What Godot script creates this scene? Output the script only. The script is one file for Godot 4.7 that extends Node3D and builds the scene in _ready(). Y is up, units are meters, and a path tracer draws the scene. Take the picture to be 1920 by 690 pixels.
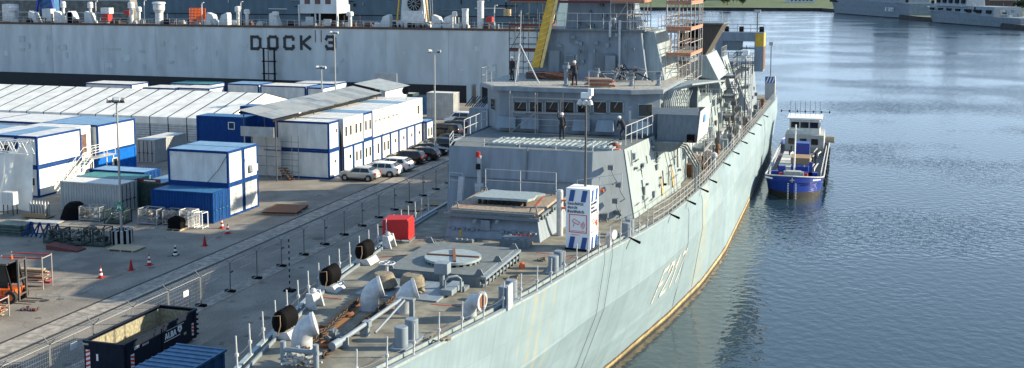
extends Node3D

# ---------------------------------------------------------------- mesh building
class Bld:
	var v := PackedVector3Array()
	var n := PackedVector3Array()
	var uv := PackedVector2Array()
	var col := PackedColorArray()
	func tri(a: Vector3, b: Vector3, c: Vector3) -> void:
		var nn := (b - a).cross(c - a).normalized()
		v.append_array(PackedVector3Array([a, c, b])); n.append_array(PackedVector3Array([nn, nn, nn]))
	func q(a: Vector3, b: Vector3, c: Vector3, d: Vector3) -> void:
		var nn := (c - a).cross(d - b).normalized()
		v.append_array(PackedVector3Array([a, c, b, a, d, c])); n.append_array(PackedVector3Array([nn, nn, nn, nn, nn, nn]))
	func hexa(p: Array) -> void:
		q(p[7], p[6], p[5], p[4]); q(p[0], p[1], p[2], p[3]); q(p[3], p[2], p[6], p[7])
		q(p[1], p[0], p[4], p[5]); q(p[2], p[1], p[5], p[6]); q(p[0], p[3], p[7], p[4])
	func box(c: Vector3, s: Vector3, bs := Basis()) -> void:
		var h := s * 0.5
		var x := bs.x * h.x; var y := bs.y * h.y; var z := bs.z * h.z
		hexa([c - x - y - z, c + x - y - z, c + x - y + z, c - x - y + z, c - x + y - z, c + x + y - z, c + x + y + z, c - x + y + z])
	func rng(x0: float, x1: float, y0: float, y1: float, z0: float, z1: float) -> void:
		box(Vector3(x0 + x1, y0 + y1, z0 + z1) * 0.5, Vector3(absf(x1 - x0), absf(y1 - y0), absf(z1 - z0)))
	func bar(a: Vector3, b: Vector3, w: float, h := -1.0, up := Vector3.UP) -> void:
		if h < 0.0: h = w
		var d := (b - a).normalized()
		if absf(d.dot(up)) > 0.95: up = Vector3.RIGHT
		var s := d.cross(up).normalized()
		box((a + b) * 0.5, Vector3(w, h, a.distance_to(b)), Basis(s, s.cross(d) * -1.0 if s.cross(d).dot(up) < 0 else s.cross(d), -d))
	func ring(c: Vector3, d: Vector3, r: float, seg: int, ph := 0.0) -> PackedVector3Array:
		var up := Vector3.UP if absf(d.y) < 0.9 else Vector3.RIGHT
		var x := d.cross(up).normalized(); var y := d.cross(x).normalized()
		var o := PackedVector3Array()
		for k in seg:
			var a := TAU * k / seg + ph
			o.append(c + (x * cos(a) + y * sin(a)) * r)
		return o
	func cyl(a: Vector3, b: Vector3, r0: float, r1 := -1.0, seg := 8, caps := true) -> void:
		if r1 < 0.0: r1 = r0
		var d := (b - a).normalized()
		var p := ring(a, d, r0, seg); var t := ring(b, d, r1, seg)
		for k in seg:
			var m := (k + 1) % seg
			var n0 := (p[k] - a + t[k] - b).normalized(); var n1 := (p[m] - a + t[m] - b).normalized()
			v.append_array(PackedVector3Array([p[k], t[m], p[m], p[k], t[k], t[m]]))
			n.append_array(PackedVector3Array([n0, n1, n1, n0, n0, n1]))
		if caps:
			for k in seg:
				var m := (k + 1) % seg
				if r0 > 0.0: tri(a, p[m], p[k])
				if r1 > 0.0: tri(b, t[k], t[m])
	func tube(path: Array, r: float, seg := 6, caps := true) -> void:
		var rings := []
		var x := Vector3.ZERO
		for i in path.size():
			var d: Vector3 = (path[mini(i + 1, path.size() - 1)] - path[maxi(i - 1, 0)]).normalized()
			if i == 0: x = d.cross(Vector3.UP if absf(d.y) < 0.9 else Vector3.RIGHT).normalized()
			else: x = (x - d * x.dot(d)).normalized()
			var y := d.cross(x)
			var o := PackedVector3Array()
			for k in seg:
				var a := TAU * k / seg
				o.append(path[i] + (x * cos(a) + y * sin(a)) * r)
			rings.append(o)
		for i in path.size() - 1:
			for k in seg:
				var m := (k + 1) % seg
				var a: Vector3 = rings[i][k]; var b: Vector3 = rings[i][m]; var c: Vector3 = rings[i + 1][m]; var e: Vector3 = rings[i + 1][k]
				v.append_array(PackedVector3Array([a, c, b, a, e, c]))
				var na: Vector3 = (a - path[i]) / r; var nb: Vector3 = (b - path[i]) / r; var nc: Vector3 = (c - path[i + 1]) / r; var ne: Vector3 = (e - path[i + 1]) / r
				n.append_array(PackedVector3Array([na, nc, nb, na, ne, nc]))
		if caps:
			for k in seg:
				var m := (k + 1) % seg
				tri(path[0], rings[0][m], rings[0][k]); tri(path[-1], rings[-1][k], rings[-1][m])
	func lathe(o: Vector3, prof: Array, seg := 12, bs := Basis()) -> void:
		for i in prof.size() - 1:
			var p: Vector2 = prof[i]; var t: Vector2 = prof[i + 1]
			var sl := Vector2(t.y - p.y, p.x - t.x).normalized()
			for k in seg:
				var a0 := TAU * k / seg; var a1 := TAU * (k + 1) / seg
				var c0 := bs * Vector3(cos(a0), 0, sin(a0)); var c1 := bs * Vector3(cos(a1), 0, sin(a1))
				var A := o + c0 * p.x + bs.y * p.y; var B := o + c1 * p.x + bs.y * p.y
				var C := o + c1 * t.x + bs.y * t.y; var D := o + c0 * t.x + bs.y * t.y
				var n0 := c0 * sl.x + bs.y * sl.y; var n1 := c1 * sl.x + bs.y * sl.y
				v.append_array(PackedVector3Array([A, B, C, A, C, D])); n.append_array(PackedVector3Array([n0, n1, n1, n0, n1, n0]))
	func ball(c: Vector3, r: float, seg := 10, sq := Vector3.ONE) -> void:
		var pr := []
		for i in seg / 2 + 1:
			var a := PI * i / (seg / 2) - PI / 2
			pr.append(Vector2(cos(a) * r, sin(a) * r))
		lathe(c, pr, seg, Basis.from_scale(sq))
	func poly(pts: Array, dir: Vector3) -> void:      # any flat outline, extruded
		var nn := Vector3.ZERO
		for i in pts.size():
			nn += (pts[i] - pts[0]).cross(pts[(i + 1) % pts.size()] - pts[0])
		nn = nn.normalized()
		if nn.dot(dir) > 0.0:
			pts = pts.duplicate(); pts.reverse(); nn = -nn
		var x: Vector3 = (pts[1] - pts[0]).normalized(); var y := nn.cross(x)
		var fl := PackedVector2Array()
		for p in pts: fl.append(Vector2((p - pts[0]).dot(x), (p - pts[0]).dot(y)))
		var id := Geometry2D.triangulate_polygon(fl)
		for i in range(0, id.size(), 3):
			var a: Vector3 = pts[id[i]]; var b: Vector3 = pts[id[i + 1]]; var c: Vector3 = pts[id[i + 2]]
			if (b - a).cross(c - a).dot(nn) < 0.0:
				var t := b; b = c; c = t
			tri(a, b, c); tri(a + dir, c + dir, b + dir)
		for i in pts.size():
			var m := (i + 1) % pts.size()
			q(pts[m], pts[i], pts[i] + dir, pts[m] + dir)
	func grid(rows: Array, closed := false) -> void:   # smooth skin over rows of points
		var h := rows.size(); var w: int = rows[0].size()
		var nr := []
		for i in h:
			var o := PackedVector3Array()
			for k in w:
				var k0 := k - 1; var k1 := k + 1
				if closed: k0 = (k - 1 + w) % w; k1 = (k + 1) % w
				else: k0 = maxi(k0, 0); k1 = mini(k1, w - 1)
				var du: Vector3 = rows[i][k1] - rows[i][k0]; var dv: Vector3 = rows[mini(i + 1, h - 1)][k] - rows[maxi(i - 1, 0)][k]
				o.append(du.cross(dv).normalized())
			nr.append(o)
		var kk := w if closed else w - 1
		for i in h - 1:
			for k in kk:
				var m := (k + 1) % w
				v.append_array(PackedVector3Array([rows[i][k], rows[i + 1][m], rows[i][m], rows[i][k], rows[i + 1][k], rows[i + 1][m]]))
				n.append_array(PackedVector3Array([nr[i][k], nr[i + 1][m], nr[i][m], nr[i][k], nr[i + 1][k], nr[i + 1][m]]))
	func mesh() -> ArrayMesh:
		var ar := []
		ar.resize(Mesh.ARRAY_MAX)
		ar[Mesh.ARRAY_VERTEX] = v; ar[Mesh.ARRAY_NORMAL] = n
		if uv.size() == v.size(): ar[Mesh.ARRAY_TEX_UV] = uv
		if col.size() == v.size(): ar[Mesh.ARRAY_COLOR] = col
		var m := ArrayMesh.new()
		m.add_surface_from_arrays(Mesh.PRIMITIVE_TRIANGLES, ar)
		return m

# ---------------------------------------------------------------- naming and parts
var org := Vector3.ZERO          # world point at the root of the thing being built; parts are given relative to its frame
var used := {}
var M := {}
var R := RandomNumberGenerator.new()
var boxes := {}

func numbered(called: String) -> String:
	if not used.has(called):
		used[called] = 0
		return called
	used[called] += 1
	return "%s_%03d" % [called, used[called]]

func thing(called: String, label: String, category: String, at := Vector3.ZERO, turn := 0.0, group := "") -> Node3D:
	var o := Node3D.new()
	o.name = numbered(called)
	add_child(o)
	o.position = at; o.rotation.y = turn
	tag(o, label, category, group)
	org = Vector3.ZERO
	return o

func tag(o: Node, label: String, category: String, group := "") -> void:
	o.set_meta("label", label); o.set_meta("category", category)
	if group: o.set_meta("group", group)

func inst(mesh: Mesh, called: String, mat: Material, parent: Node, at := Vector3.ZERO, bs := Basis()) -> MeshInstance3D:
	var o := MeshInstance3D.new()
	o.mesh = mesh; o.material_override = mat
	if parent == self: o.name = numbered(called)
	else: o.name = called
	parent.add_child(o, true)
	o.transform = Transform3D(bs, at - (org if parent != self and not (parent is MeshInstance3D) else Vector3.ZERO))
	return o

func part(b: Bld, called: String, mat: Material, parent: Node) -> MeshInstance3D:
	return inst(b.mesh(), called, mat, parent)

func struct(b: Bld, called: String, mat: Material) -> MeshInstance3D:
	var o := inst(b.mesh(), called, mat, self)
	o.set_meta("kind", "structure")
	return o

func bx(called: String, mat: Material, parent: Node, c: Vector3, s: Vector3, bs := Basis()) -> MeshInstance3D:
	var k := "%.3f %.3f %.3f" % [s.x, s.y, s.z]
	if not boxes.has(k):
		var b := Bld.new(); b.box(Vector3.ZERO, s); boxes[k] = b.mesh()
	return inst(boxes[k], called, mat, parent, c, bs)

func pole(called: String, mat: Material, parent: Node, a: Vector3, b: Vector3, r: float, seg := 6) -> MeshInstance3D:
	var k := "p %.3f %.2f %d" % [r, a.distance_to(b), seg]
	if not boxes.has(k):
		var g := Bld.new(); g.cyl(Vector3.ZERO, Vector3(0, snappedf(a.distance_to(b), 0.01), 0), r, r, seg); boxes[k] = g.mesh()
	var d := (b - a).normalized()
	var x := d.cross(Vector3.FORWARD if absf(d.z) < 0.9 else Vector3.UP).normalized()
	return inst(boxes[k], called, mat, parent, a, Basis(x, d, x.cross(d)))

func text(t: String, called: String, mat: Material, parent: Node, c: Vector3, w: float, h: float, bs := Basis(), weight := 700) -> MeshInstance3D:
	var f := SystemFont.new()
	f.font_names = PackedStringArray(["Droid Sans"]); f.font_weight = weight
	var m := TextMesh.new()
	m.text = t; m.font = f; m.font_size = 32; m.pixel_size = 0.02; m.depth = 0.02; m.curve_step = 2.0
	var ab := m.get_aabb()
	var sc := Vector3(w / maxf(ab.size.x, 0.001), h / maxf(ab.size.y, 0.001), 1.0)
	var mid := ab.get_center() * sc
	mid.z = 0
	return inst(m, called, mat, parent, c - bs * mid, bs * Basis.from_scale(sc))

# thick strokes laid on a surface: at(u, v) gives the point, out the lift
func strokes(b: Bld, lines: Array, wdt: float, f: Callable, lift: Vector3) -> void:
	var no := 0.0                              # each stroke a little proud of the one before
	for l in lines:
		for i in l.size() - 1:
			var p: Vector2 = l[i]; var r: Vector2 = l[i + 1]
			var d := (r - p).normalized(); var s := Vector2(-d.y, d.x) * wdt * 0.5
			p -= d * wdt * 0.5; r += d * wdt * 0.5
			for k in 3:
				var a := p.lerp(r, k / 3.0); var e := p.lerp(r, (k + 1) / 3.0)
				b.q(f.call(a - s) + lift * no, f.call(e - s) + lift * no, f.call(e + s) + lift * no, f.call(a + s) + lift * no)
			no += 1.0

# ---------------------------------------------------------------- the lens of the photograph: pixels to directions
const FOC := 2050.0
const HOR := -36.0
const EYE := Vector3(0, 20.3, 0)
var cam_r: Vector3
var cam_u: Vector3
var cam_f: Vector3
var cpy := 0.0

func ray(px: float, py: float) -> Vector3:
	return cam_f + cam_r * (px - 960.0) / FOC - cam_u * (py - cpy) / FOC
func at_y(px: float, py: float, y := 0.0) -> Vector3:
	var d := ray(px, py)
	return EYE + d * ((y - EYE.y) / d.y)
func at_z(px: float, py: float, z: float) -> Vector3:
	var d := ray(px, py)
	return EYE + d * (z / d.z)
func at_x(px: float, py: float, x: float) -> Vector3:
	var d := ray(px, py)
	return EYE + d * (x / d.x)

# ---------------------------------------------------------------- materials
func noise_image(size: int, freq: float, oct: int, sd: int, lo: float, hi: float, kind := 0) -> Image:
	var f := FastNoiseLite.new()
	f.noise_type = FastNoiseLite.TYPE_SIMPLEX_SMOOTH if kind == 0 else FastNoiseLite.TYPE_CELLULAR
	f.seed = sd; f.frequency = freq; f.fractal_octaves = oct; f.fractal_gain = 0.55
	var im := f.get_seamless_image(size, size)
	im.convert(Image.FORMAT_RGB8)
	var d := im.get_data()
	for i in d.size():
		d[i] = int(clampf(lo + (hi - lo) * smoothstep(0.15, 0.85, d[i] / 255.0), 0.0, 1.0) * 255.0)
	return Image.create_from_data(size, size, false, Image.FORMAT_RGB8, d)

var T := {}
func tex(k: String, im: Image) -> void:
	T[k] = ImageTexture.create_from_image(im)

func lin(r: float, g: float, b: float) -> Color:
	return Color(r, g, b).linear_to_srgb()

func mat(k: String, c: Color, rough := 0.6, t := "soft", sc := Vector3(0.2, 0.2, 0.2), metal := 0.0, bump := "", bs := 1.0) -> StandardMaterial3D:
	var m := StandardMaterial3D.new()
	m.albedo_color = c.linear_to_srgb(); m.roughness = rough; m.metallic = metal
	if t:
		m.albedo_texture = T[t]; m.uv1_triplanar = true; m.uv1_world_triplanar = true; m.uv1_scale = sc; m.uv1_triplanar_sharpness = 4.0
		if bump:
			m.heightmap_enabled = true; m.heightmap_texture = T[bump]; m.heightmap_scale = bs
	if k in ["blue", "blue2", "brightblue", "skip", "dark", "black"]: m.metallic_specular = 0.2
	M[k] = m
	return m

func make_materials() -> void:
	tex("soft", noise_image(512, 0.012, 5, 1, 0.90, 1.0))
	tex("patch", noise_image(512, 0.02, 6, 2, 0.78, 1.0))
	tex("grain", noise_image(512, 0.09, 4, 3, 0.62, 1.0))
	tex("wave", noise_image(512, 0.022, 4, 4, 0.0, 1.0))
	# water: ripples whose height comes and goes in wide patches of wind
	var fn := FastNoiseLite.new(); fn.seed = 5; fn.frequency = 0.045; fn.fractal_octaves = 4; fn.fractal_gain = 0.5
	var fl := FastNoiseLite.new(); fl.seed = 8; fl.frequency = 0.004; fl.fractal_octaves = 3
	var wa := fn.get_seamless_image(2048, 2048); var wb := fl.get_seamless_image(512, 512)
	wa.convert(Image.FORMAT_L8); wb.convert(Image.FORMAT_L8); wb.resize(2048, 2048, Image.INTERPOLATE_CUBIC)
	var da := wa.get_data(); var db := wb.get_data()
	for i in da.size(): da[i] = 128 + int((da[i] - 128) * (0.25 + 0.75 * smoothstep(60.0, 190.0, float(db[i]))))
	tex("wave2", Image.create_from_data(2048, 2048, false, Image.FORMAT_L8, da))
	# streaks: noise drawn out along the vertical
	var st := noise_image(512, 0.02, 5, 6, 0.90, 1.0)
	tex("streak", st)
	# paving: fine grain, drips of oil, cracks and filled joints
	var pv := noise_image(1024, 0.2, 3, 21, 0.86, 1.0)
	var sp := noise_image(256, 0.03, 4, 22, 0.84, 1.0)
	sp.resize(1024, 1024, Image.INTERPOLATE_CUBIC)
	for y in 1024:
		for x in 1024: pv.set_pixel(x, y, pv.get_pixel(x, y) * sp.get_pixel(x, y))
	R.seed = 2
	for k in 46:
		var cx := R.randf() * 1024; var cy := R.randf() * 1024; var an := R.randf() * TAU
		for s in R.randi_range(30, 190):
			an += R.randf_range(-.35, .35)
			cx += cos(an); cy += sin(an)
			pv.set_pixel(posmod(int(cx), 1024), posmod(int(cy), 1024), Color(.58, .57, .56))
	for k in 150:
		var cx := R.randi() % 1024; var cy := R.randi() % 1024; var rr := R.randi_range(1, 7); var dk := R.randf_range(.62, .9)
		for y in range(-rr, rr + 1):
			for x in range(-rr, rr + 1):
				if x * x + y * y <= rr * rr and R.randf() < .8:
					var q := Vector2i(posmod(cx + x, 1024), posmod(cy + y, 1024))
					pv.set_pixelv(q, pv.get_pixelv(q) * dk)
	tex("paving", pv)
	var C := func(r, g, b): return Color(r, g, b)
	mat("asphalt", C.call(.295, .262, .22), .9, "paving", Vector3(.028, .028, .028))
	mat("concrete", C.call(.37, .33, .28), .9, "patch", Vector3(.13, .13, .13))
	mat("rail", C.call(.05, .045, .04), .6, "grain")
	mat("white", C.call(.68, .69, .66), .5, "soft", Vector3(.12, .05, .12))
	mat("roofwhite", C.call(.60, .61, .60), .55, "soft", Vector3(.1, .1, .1))
	mat("tarp", C.call(.82, .80, .73), .6, "soft", Vector3(.06, .06, .06))
	mat("tarpgrey", C.call(.52, .53, .52), .6, "soft")
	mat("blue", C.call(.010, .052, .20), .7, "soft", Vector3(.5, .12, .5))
	mat("brightblue", C.call(.01, .13, .50), .45, "soft")
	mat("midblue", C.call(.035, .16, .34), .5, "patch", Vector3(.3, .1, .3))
	mat("teal", C.call(.05, .24, .25), .55, "patch", Vector3(.3, .3, .3))
	mat("contwhite", C.call(.60, .61, .59), .5, "streak", Vector3(.5, .08, .5))
	mat("contgrey", C.call(.40, .41, .40), .55, "streak", Vector3(.5, .1, .5))
	mat("corr", C.call(.42, .45, .44), .5, "soft", Vector3(.12, .12, .12), .2)
	mat("greypanel", C.call(.40, .41, .40), .6, "soft", Vector3(.1, .1, .1))
	mat("galv", C.call(.42, .43, .43), .45, "soft", Vector3(1, 1, 1), .5)
	mat("dark", C.call(.02, .021, .023), .6, "soft")
	mat("black", C.call(.007, .007, .008), .8, "grain", Vector3(1, 1, 1))
	mat("rubber", C.call(.02, .02, .02), .85, "")
	mat("glass", C.call(.015, .018, .02), .06, "")
	mat("red", C.call(.42, .02, .018), .5, "soft", Vector3(.6, .6, .6))
	mat("orange", C.call(.72, .13, .02), .45, "soft", Vector3(.8, .8, .8))
	mat("yellow", C.call(.68, .40, .03), .5, "soft", Vector3(.2, .2, .2))
	mat("wood", C.call(.42, .29, .17), .8, "grain", Vector3(.6, 2, .6))
	mat("palewood", C.call(.62, .50, .33), .8, "grain", Vector3(.6, 2, .6))
	mat("rust", C.call(.26, .11, .05), .85, "grain", Vector3(.8, .8, .8))
	mat("maroon", C.call(.16, .035, .03), .7, "patch", Vector3(.5, .5, .5))
	mat("green", C.call(.02, .22, .12), .5, "soft")
	mat("dgreen", C.call(.035, .07, .06), .6, "patch")
	mat("signwhite", C.call(.80, .80, .78), .4, "")
	mat("signblue", C.call(.02, .08, .28), .4, "")
	mat("inkblue", C.call(.02, .03, .10), .5, "")
	mat("signred", C.call(.65, .04, .03), .4, "")
	mat("ship", C.call(.205, .25, .29), .5, "streak", Vector3(.15, .03, .15))
	mat("shipdark", C.call(.14, .17, .19), .55, "streak", Vector3(.4, .1, .4))
	mat("shipdeck", C.call(.225, .215, .175), .85, "patch", Vector3(.07, .07, .07))
	mat("deckplate", C.call(.15, .17, .17), .7, "soft", Vector3(.3, .3, .3))
	mat("shippale", C.call(.29, .35, .365), .5, "streak", Vector3(.3, .04, .3))
	mat("ventwhite", C.call(.48, .50, .515), .4, "soft", Vector3(.6, .6, .6))
	mat("canvas", C.call(.25, .21, .15), .9, "patch", Vector3(.7, .7, .7))
	mat("brass", C.call(.35, .27, .12), .4, "", Vector3.ONE, .6)
	mat("chain", C.call(.09, .06, .045), .7, "grain", Vector3(2, 2, 2), .4)
	mat("plank", C.call(.42, .21, .09), .8, "grain", Vector3(.3, 1, 3))
	mat("scaff", C.call(.46, .40, .36), .5, "soft", Vector3(1, 1, 1), .4)
	mat("scafforange", C.call(.58, .22, .13), .6, "patch", Vector3(.6, .6, .6))
	mat("scaffdark", C.call(.10, .10, .10), .6, "soft", Vector3(1, 1, 1), .3)
	mat("funnelbrown", C.call(.075, .062, .05), .8, "streak", Vector3(.6, .1, .6))
	mat("dock", C.call(.50, .55, .56), .6, "soft", Vector3(.04, .012, .04))
	mat("dockband", C.call(.022, .024, .028), .75, "streak", Vector3(.2, .06, .2))
	mat("dockink", C.call(.022, .024, .027), .7, "")
	mat("dockrust", C.call(.12, .07, .05), .85, "patch")
	mat("dockwhite", C.call(.62, .63, .62), .5, "soft")
	mat("dockship", C.call(.065, .12, .165), .6, "streak", Vector3(.05, .02, .05))
	mat("farship", C.call(.21, .26, .30), .6, "soft", Vector3(.05, .05, .05))
	mat("farshiplight", C.call(.30, .35, .38), .6, "soft", Vector3(.05, .05, .05))
	mat("grass", C.call(.075, .125, .035), .95, "patch", Vector3(.008, .008, .008))
	mat("foliage", C.call(.04, .06, .025), .9, "")
	mat("bankstone", C.call(.05, .05, .05), .9, "patch", Vector3(.02, .02, .02))
	mat("bargeblue", C.call(.012, .045, .30), .35, "soft", Vector3(.3, .3, .3))
	mat("bargeblack", C.call(.035, .032, .028), .6, "patch", Vector3(.3, .3, .3))
	mat("bargedeck", C.call(.16, .16, .16), .8, "patch", Vector3(.4, .4, .4))
	mat("carsilver", C.call(.52, .51, .47), .28, "", Vector3.ONE, .5)
	mat("carwhite", C.call(.72, .72, .71), .25, "")
	mat("carblack", C.call(.012, .013, .015), .18, "")
	mat("carblue", C.call(.03, .045, .06), .2, "", Vector3.ONE, .3)
	mat("rim", C.call(.40, .40, .41), .35, "", Vector3.ONE, .7)
	mat("taillight", C.call(.38, .015, .012), .2, "")
	mat("headlight", C.call(.75, .76, .78), .1, "")
	mat("skip", C.call(.014, .020, .034), .5, "soft", Vector3(.5, .2, .5))
	mat("skipinside", C.call(.33, .30, .20), .8, "patch", Vector3(.5, .35, .5))
	mat("skipblue", C.call(.035, .15, .29), .5, "patch", Vector3(.2, .2, .2))
	mat("skin", C.call(.45, .26, .18), .6, "")
	mat("helmet", C.call(.8, .8, .78), .3, "")
	mat("ochre", C.call(.48, .36, .18), .8, "patch", Vector3(.3, .3, .3))

func setup() -> void:
	var p := deg_to_rad(6.0)
	cpy = HOR + FOC * tan(p)
	var th := atan((1605.0 - 960.0) * cos(p) / FOC)
	var fh := Vector3(-sin(th), 0, -cos(th))
	cam_f = fh * cos(p) + Vector3(0, -sin(p), 0)
	cam_r = Vector3(cos(th), 0, -sin(th))
	cam_u = cam_r.cross(cam_f)
	var cam := Camera3D.new()
	cam.name = "camera"
	cam.projection = Camera3D.PROJECTION_FRUSTUM
	cam.near = 0.5; cam.far = 9000.0
	cam.size = 690.0 / FOC * cam.near
	cam.frustum_offset = Vector2(0, -(345.0 - cpy) / FOC * cam.near)
	cam.transform = Transform3D(Basis(cam_r, cam_u, -cam_f), EYE)
	add_child(cam)
	cam.current = true
	# sky and sun
	var sky := ProceduralSkyMaterial.new()
	sky.sky_top_color = Color(0.42, 0.53, 0.66); sky.sky_horizon_color = Color(0.75, 0.84, 0.92)
	sky.sky_curve = 0.14; sky.sky_energy_multiplier = 1.0
	sky.ground_bottom_color = Color(0.2, 0.22, 0.22); sky.ground_horizon_color = Color(0.75, 0.84, 0.92)
	var s := Sky.new(); s.sky_material = sky
	var e := Environment.new()
	e.background_mode = Environment.BG_SKY; e.sky = s
	e.background_energy_multiplier = 1.0
	e.tonemap_mode = Environment.TONE_MAPPER_LINEAR; e.tonemap_exposure = 2.1
	e.sdfgi_enabled = true; e.ssao_enabled = true; e.ssil_enabled = true
	var we := WorldEnvironment.new(); we.name = "world"; we.environment = e
	add_child(we)
	var sun := DirectionalLight3D.new()
	sun.name = "sun"
	sun.light_energy = 1.6; sun.light_angular_distance = 0.5; sun.light_color = Color(1.0, 0.945, 0.83)
	sun.shadow_enabled = true
	var el := deg_to_rad(21.0)
	var to := Vector3(0.92 * cos(el), sin(el), -0.392 * cos(el))
	sun.transform = Transform3D(Basis.looking_at(-to, Vector3.UP), Vector3(0, 60, 0))
	add_child(sun)

# ---------------------------------------------------------------- setting
const WL := -4.0
const QX := -28.0

func build_setting() -> void:
	R.seed = 11
	var b := Bld.new()
	b.q(Vector3(-4000, WL, 400), Vector3(4000, WL, 400), Vector3(4000, WL, -4000), Vector3(-4000, WL, -4000))
	struct(b, "water", M.water)
	b = Bld.new()
	b.rng(-700, QX, -8, 0, -170.5, 90)
	var g := struct(b, "ground", M.asphalt)
	b = Bld.new()                                   # quay coping
	b.rng(QX - 0.9, QX + 0.06, -0.6, 0.02, -170.6, 60)
	part(b, "coping", M.concrete, g)
	# crane track: two rails in a strip of concrete slabs
	var z := 6.0
	while z > -150.0:
		bx("slab", M.concrete if R.randf() < 0.6 else M.concrete2, g, Vector3(-44.4, 0.0, z - 1.2), Vector3(1.64, 0.012 + R.randf() * 0.008, 2.36))
		z -= 2.42
	for x in [-45.33, -43.47]:
		b = Bld.new(); b.rng(x - 0.11, x + 0.11, -0.05, 0.004, -165, 20)
		part(b, "rail_groove", M.dark, g)
		b = Bld.new(); b.rng(x - 0.035, x + 0.035, -0.05, 0.012, -165, 20)
		part(b, "rail", M.rail, g)
	# strip of kerb slabs below the fence
	z = 0.0
	while z > -140.0:
		bx("kerb_slab", M.concrete if R.randf() < 0.7 else M.concrete2, g, Vector3(-38.55, 0.0, z - 1.0), Vector3(1.15, 0.05, 1.96))
		z -= 2.0
	# painted dashes and repaired strips of asphalt
	for k in 18:
		bx("road_marking", M.paintline, g, Vector3(-41.15, 0.004, -46.0 - k * 4.3), Vector3(0.12, 0.006, 1.5))
	for k in 4:
		bx("road_marking", M.paintline, g, Vector3(-47.9, 0.004, -59.0 - k * 4.9), Vector3(0.1, 0.006, 1.0))
	for d in [[-33.5, -50, 1.6, 9], [-51, -64, 6, 5], [-33.2, -63, 2.2, 6], [-57, -66, 3, 12], [-35.0, -78, 2.4, 11]]:
		bx("asphalt_patch", M.asphalt2, g, Vector3(d[0], 0.001, d[1]), Vector3(d[2], 0.006, d[3]), Basis(Vector3.UP, 0.05))
	for d in [[-41.9, -45.4, .55], [-40.0, -76.5, .5], [-33.5, -57.0, .35], [-48.8, -56.0, .3]]:
		b = Bld.new(); b.cyl(Vector3(d[0], -0.05, d[1]), Vector3(d[0], 0.008, d[1]), d[2], d[2], 20)
		part(b, "manhole_cover", M.rail, g)
	# far bank
	var px := [[1000, 18.5], [1300, 19], [1540, 20.5], [1640, 29], [1720, 38], [1760, 41], [1840, 48], [1925, 57], [2100, 75]]
	var front := []
	for p in px: front.append(at_y(p[0], p[1], WL))
	b = Bld.new()
	var back := []
	for f in front:
		back.append(f + Vector3((f.x) * 1.0, 0, -1500))
	for i in front.size() - 1:
		var a: Vector3 = front[i]; var c: Vector3 = front[i + 1]; var up := Vector3(0, 2.2, 0)
		b.q(a + up, c + up, back[i + 1] + up, back[i] + up)
	struct(b, "bank", M.grass)
	b = Bld.new()
	for i in front.size() - 1:
		b.poly([front[i] - Vector3(0, 1, 0), front[i + 1] - Vector3(0, 1, 0), front[i + 1] + Vector3(0, 2.4, 0), front[i] + Vector3(0, 2.4, 0)], Vector3(0.3, 0, -2.5))
	struct(b, "bank_wall", M.bankstone)
	b = Bld.new()
	for i in front.size() - 1:
		var o := Vector3(0, 2.215, -6)
		b.q(front[i] + o, front[i + 1] + o, front[i + 1] + o + Vector3(0, 0, -9), front[i] + o + Vector3(0, 0, -9))
	struct(b, "bank_path", M.concrete)

# ---------------------------------------------------------------- the frigate
const SX := -18.9
var deck_t := [[-27, 6.25], [-36, 6.0], [-44, 5.93], [-48, 5.8], [-56, 5.62], [-60, 5.45], [-64, 5.25], [-70, 5.0], [-80, 4.75], [-95, 4.45], [-115, 4.1], [-140, 3.6], [-170, 3.0]]
var wd_t := [[-27, .05], [-30, 1.3], [-33, 2.25], [-36, 2.97], [-40, 3.8], [-44, 4.62], [-48, 5.25], [-52, 5.73], [-56, 6.17], [-60, 6.7], [-64, 7.2], [-70, 7.75], [-76, 8.08], [-84, 8.35], [-100, 8.4], [-130, 8.45], [-160, 8.4], [-170, 8.0]]
var ww_t := [[-27, .03], [-38, .06], [-45, 1.3], [-52, 2.5], [-58, 3.55], [-65.7, 4.85], [-76.5, 6.6], [-86, 7.75], [-97, 8.4], [-130, 8.35], [-160, 7.9], [-170, 7.3]]

func look(t: Array, z: float) -> float:
	if z >= t[0][0]: return t[0][1]
	for i in t.size() - 1:
		if z <= t[i][0] and z >= t[i + 1][0]:
			var k: float = (z - t[i][0]) / (t[i + 1][0] - t[i][0])
			return lerpf(t[i][1], t[i + 1][1], k)
	return t[-1][1]

func yd(z: float) -> float: return look(deck_t, z)
func wd(z: float) -> float: return look(wd_t, z)

# point of the port side skin: z along the ship, t from the deck edge (0) to below the water (1.2)
func hull(z: float, t: float) -> Vector3:
	var d := wd(z); var w := look(ww_t, z)
	var y0 := yd(z)
	var y := lerpf(y0, WL, t)
	var r: float
	if t < 0.36: r = lerpf(1.0, 0.84, t / 0.36)
	elif t < 0.72: r = lerpf(0.84, 0.42, (t - 0.36) / 0.36)
	else: r = lerpf(0.42, 0.0, (t - 0.72) / 0.28)
	var x := w + (d - w) * r
	var mid := smoothstep(-60.0, -95.0, z)
	x += mid * 0.28 * (1.0 - absf(t - 0.36) / 0.7)
	x -= mid * 0.28 * (1.0 - 0.36 / 0.7) * (1.0 - t)
	return Vector3(maxf(x, 0.03), y, z)

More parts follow.
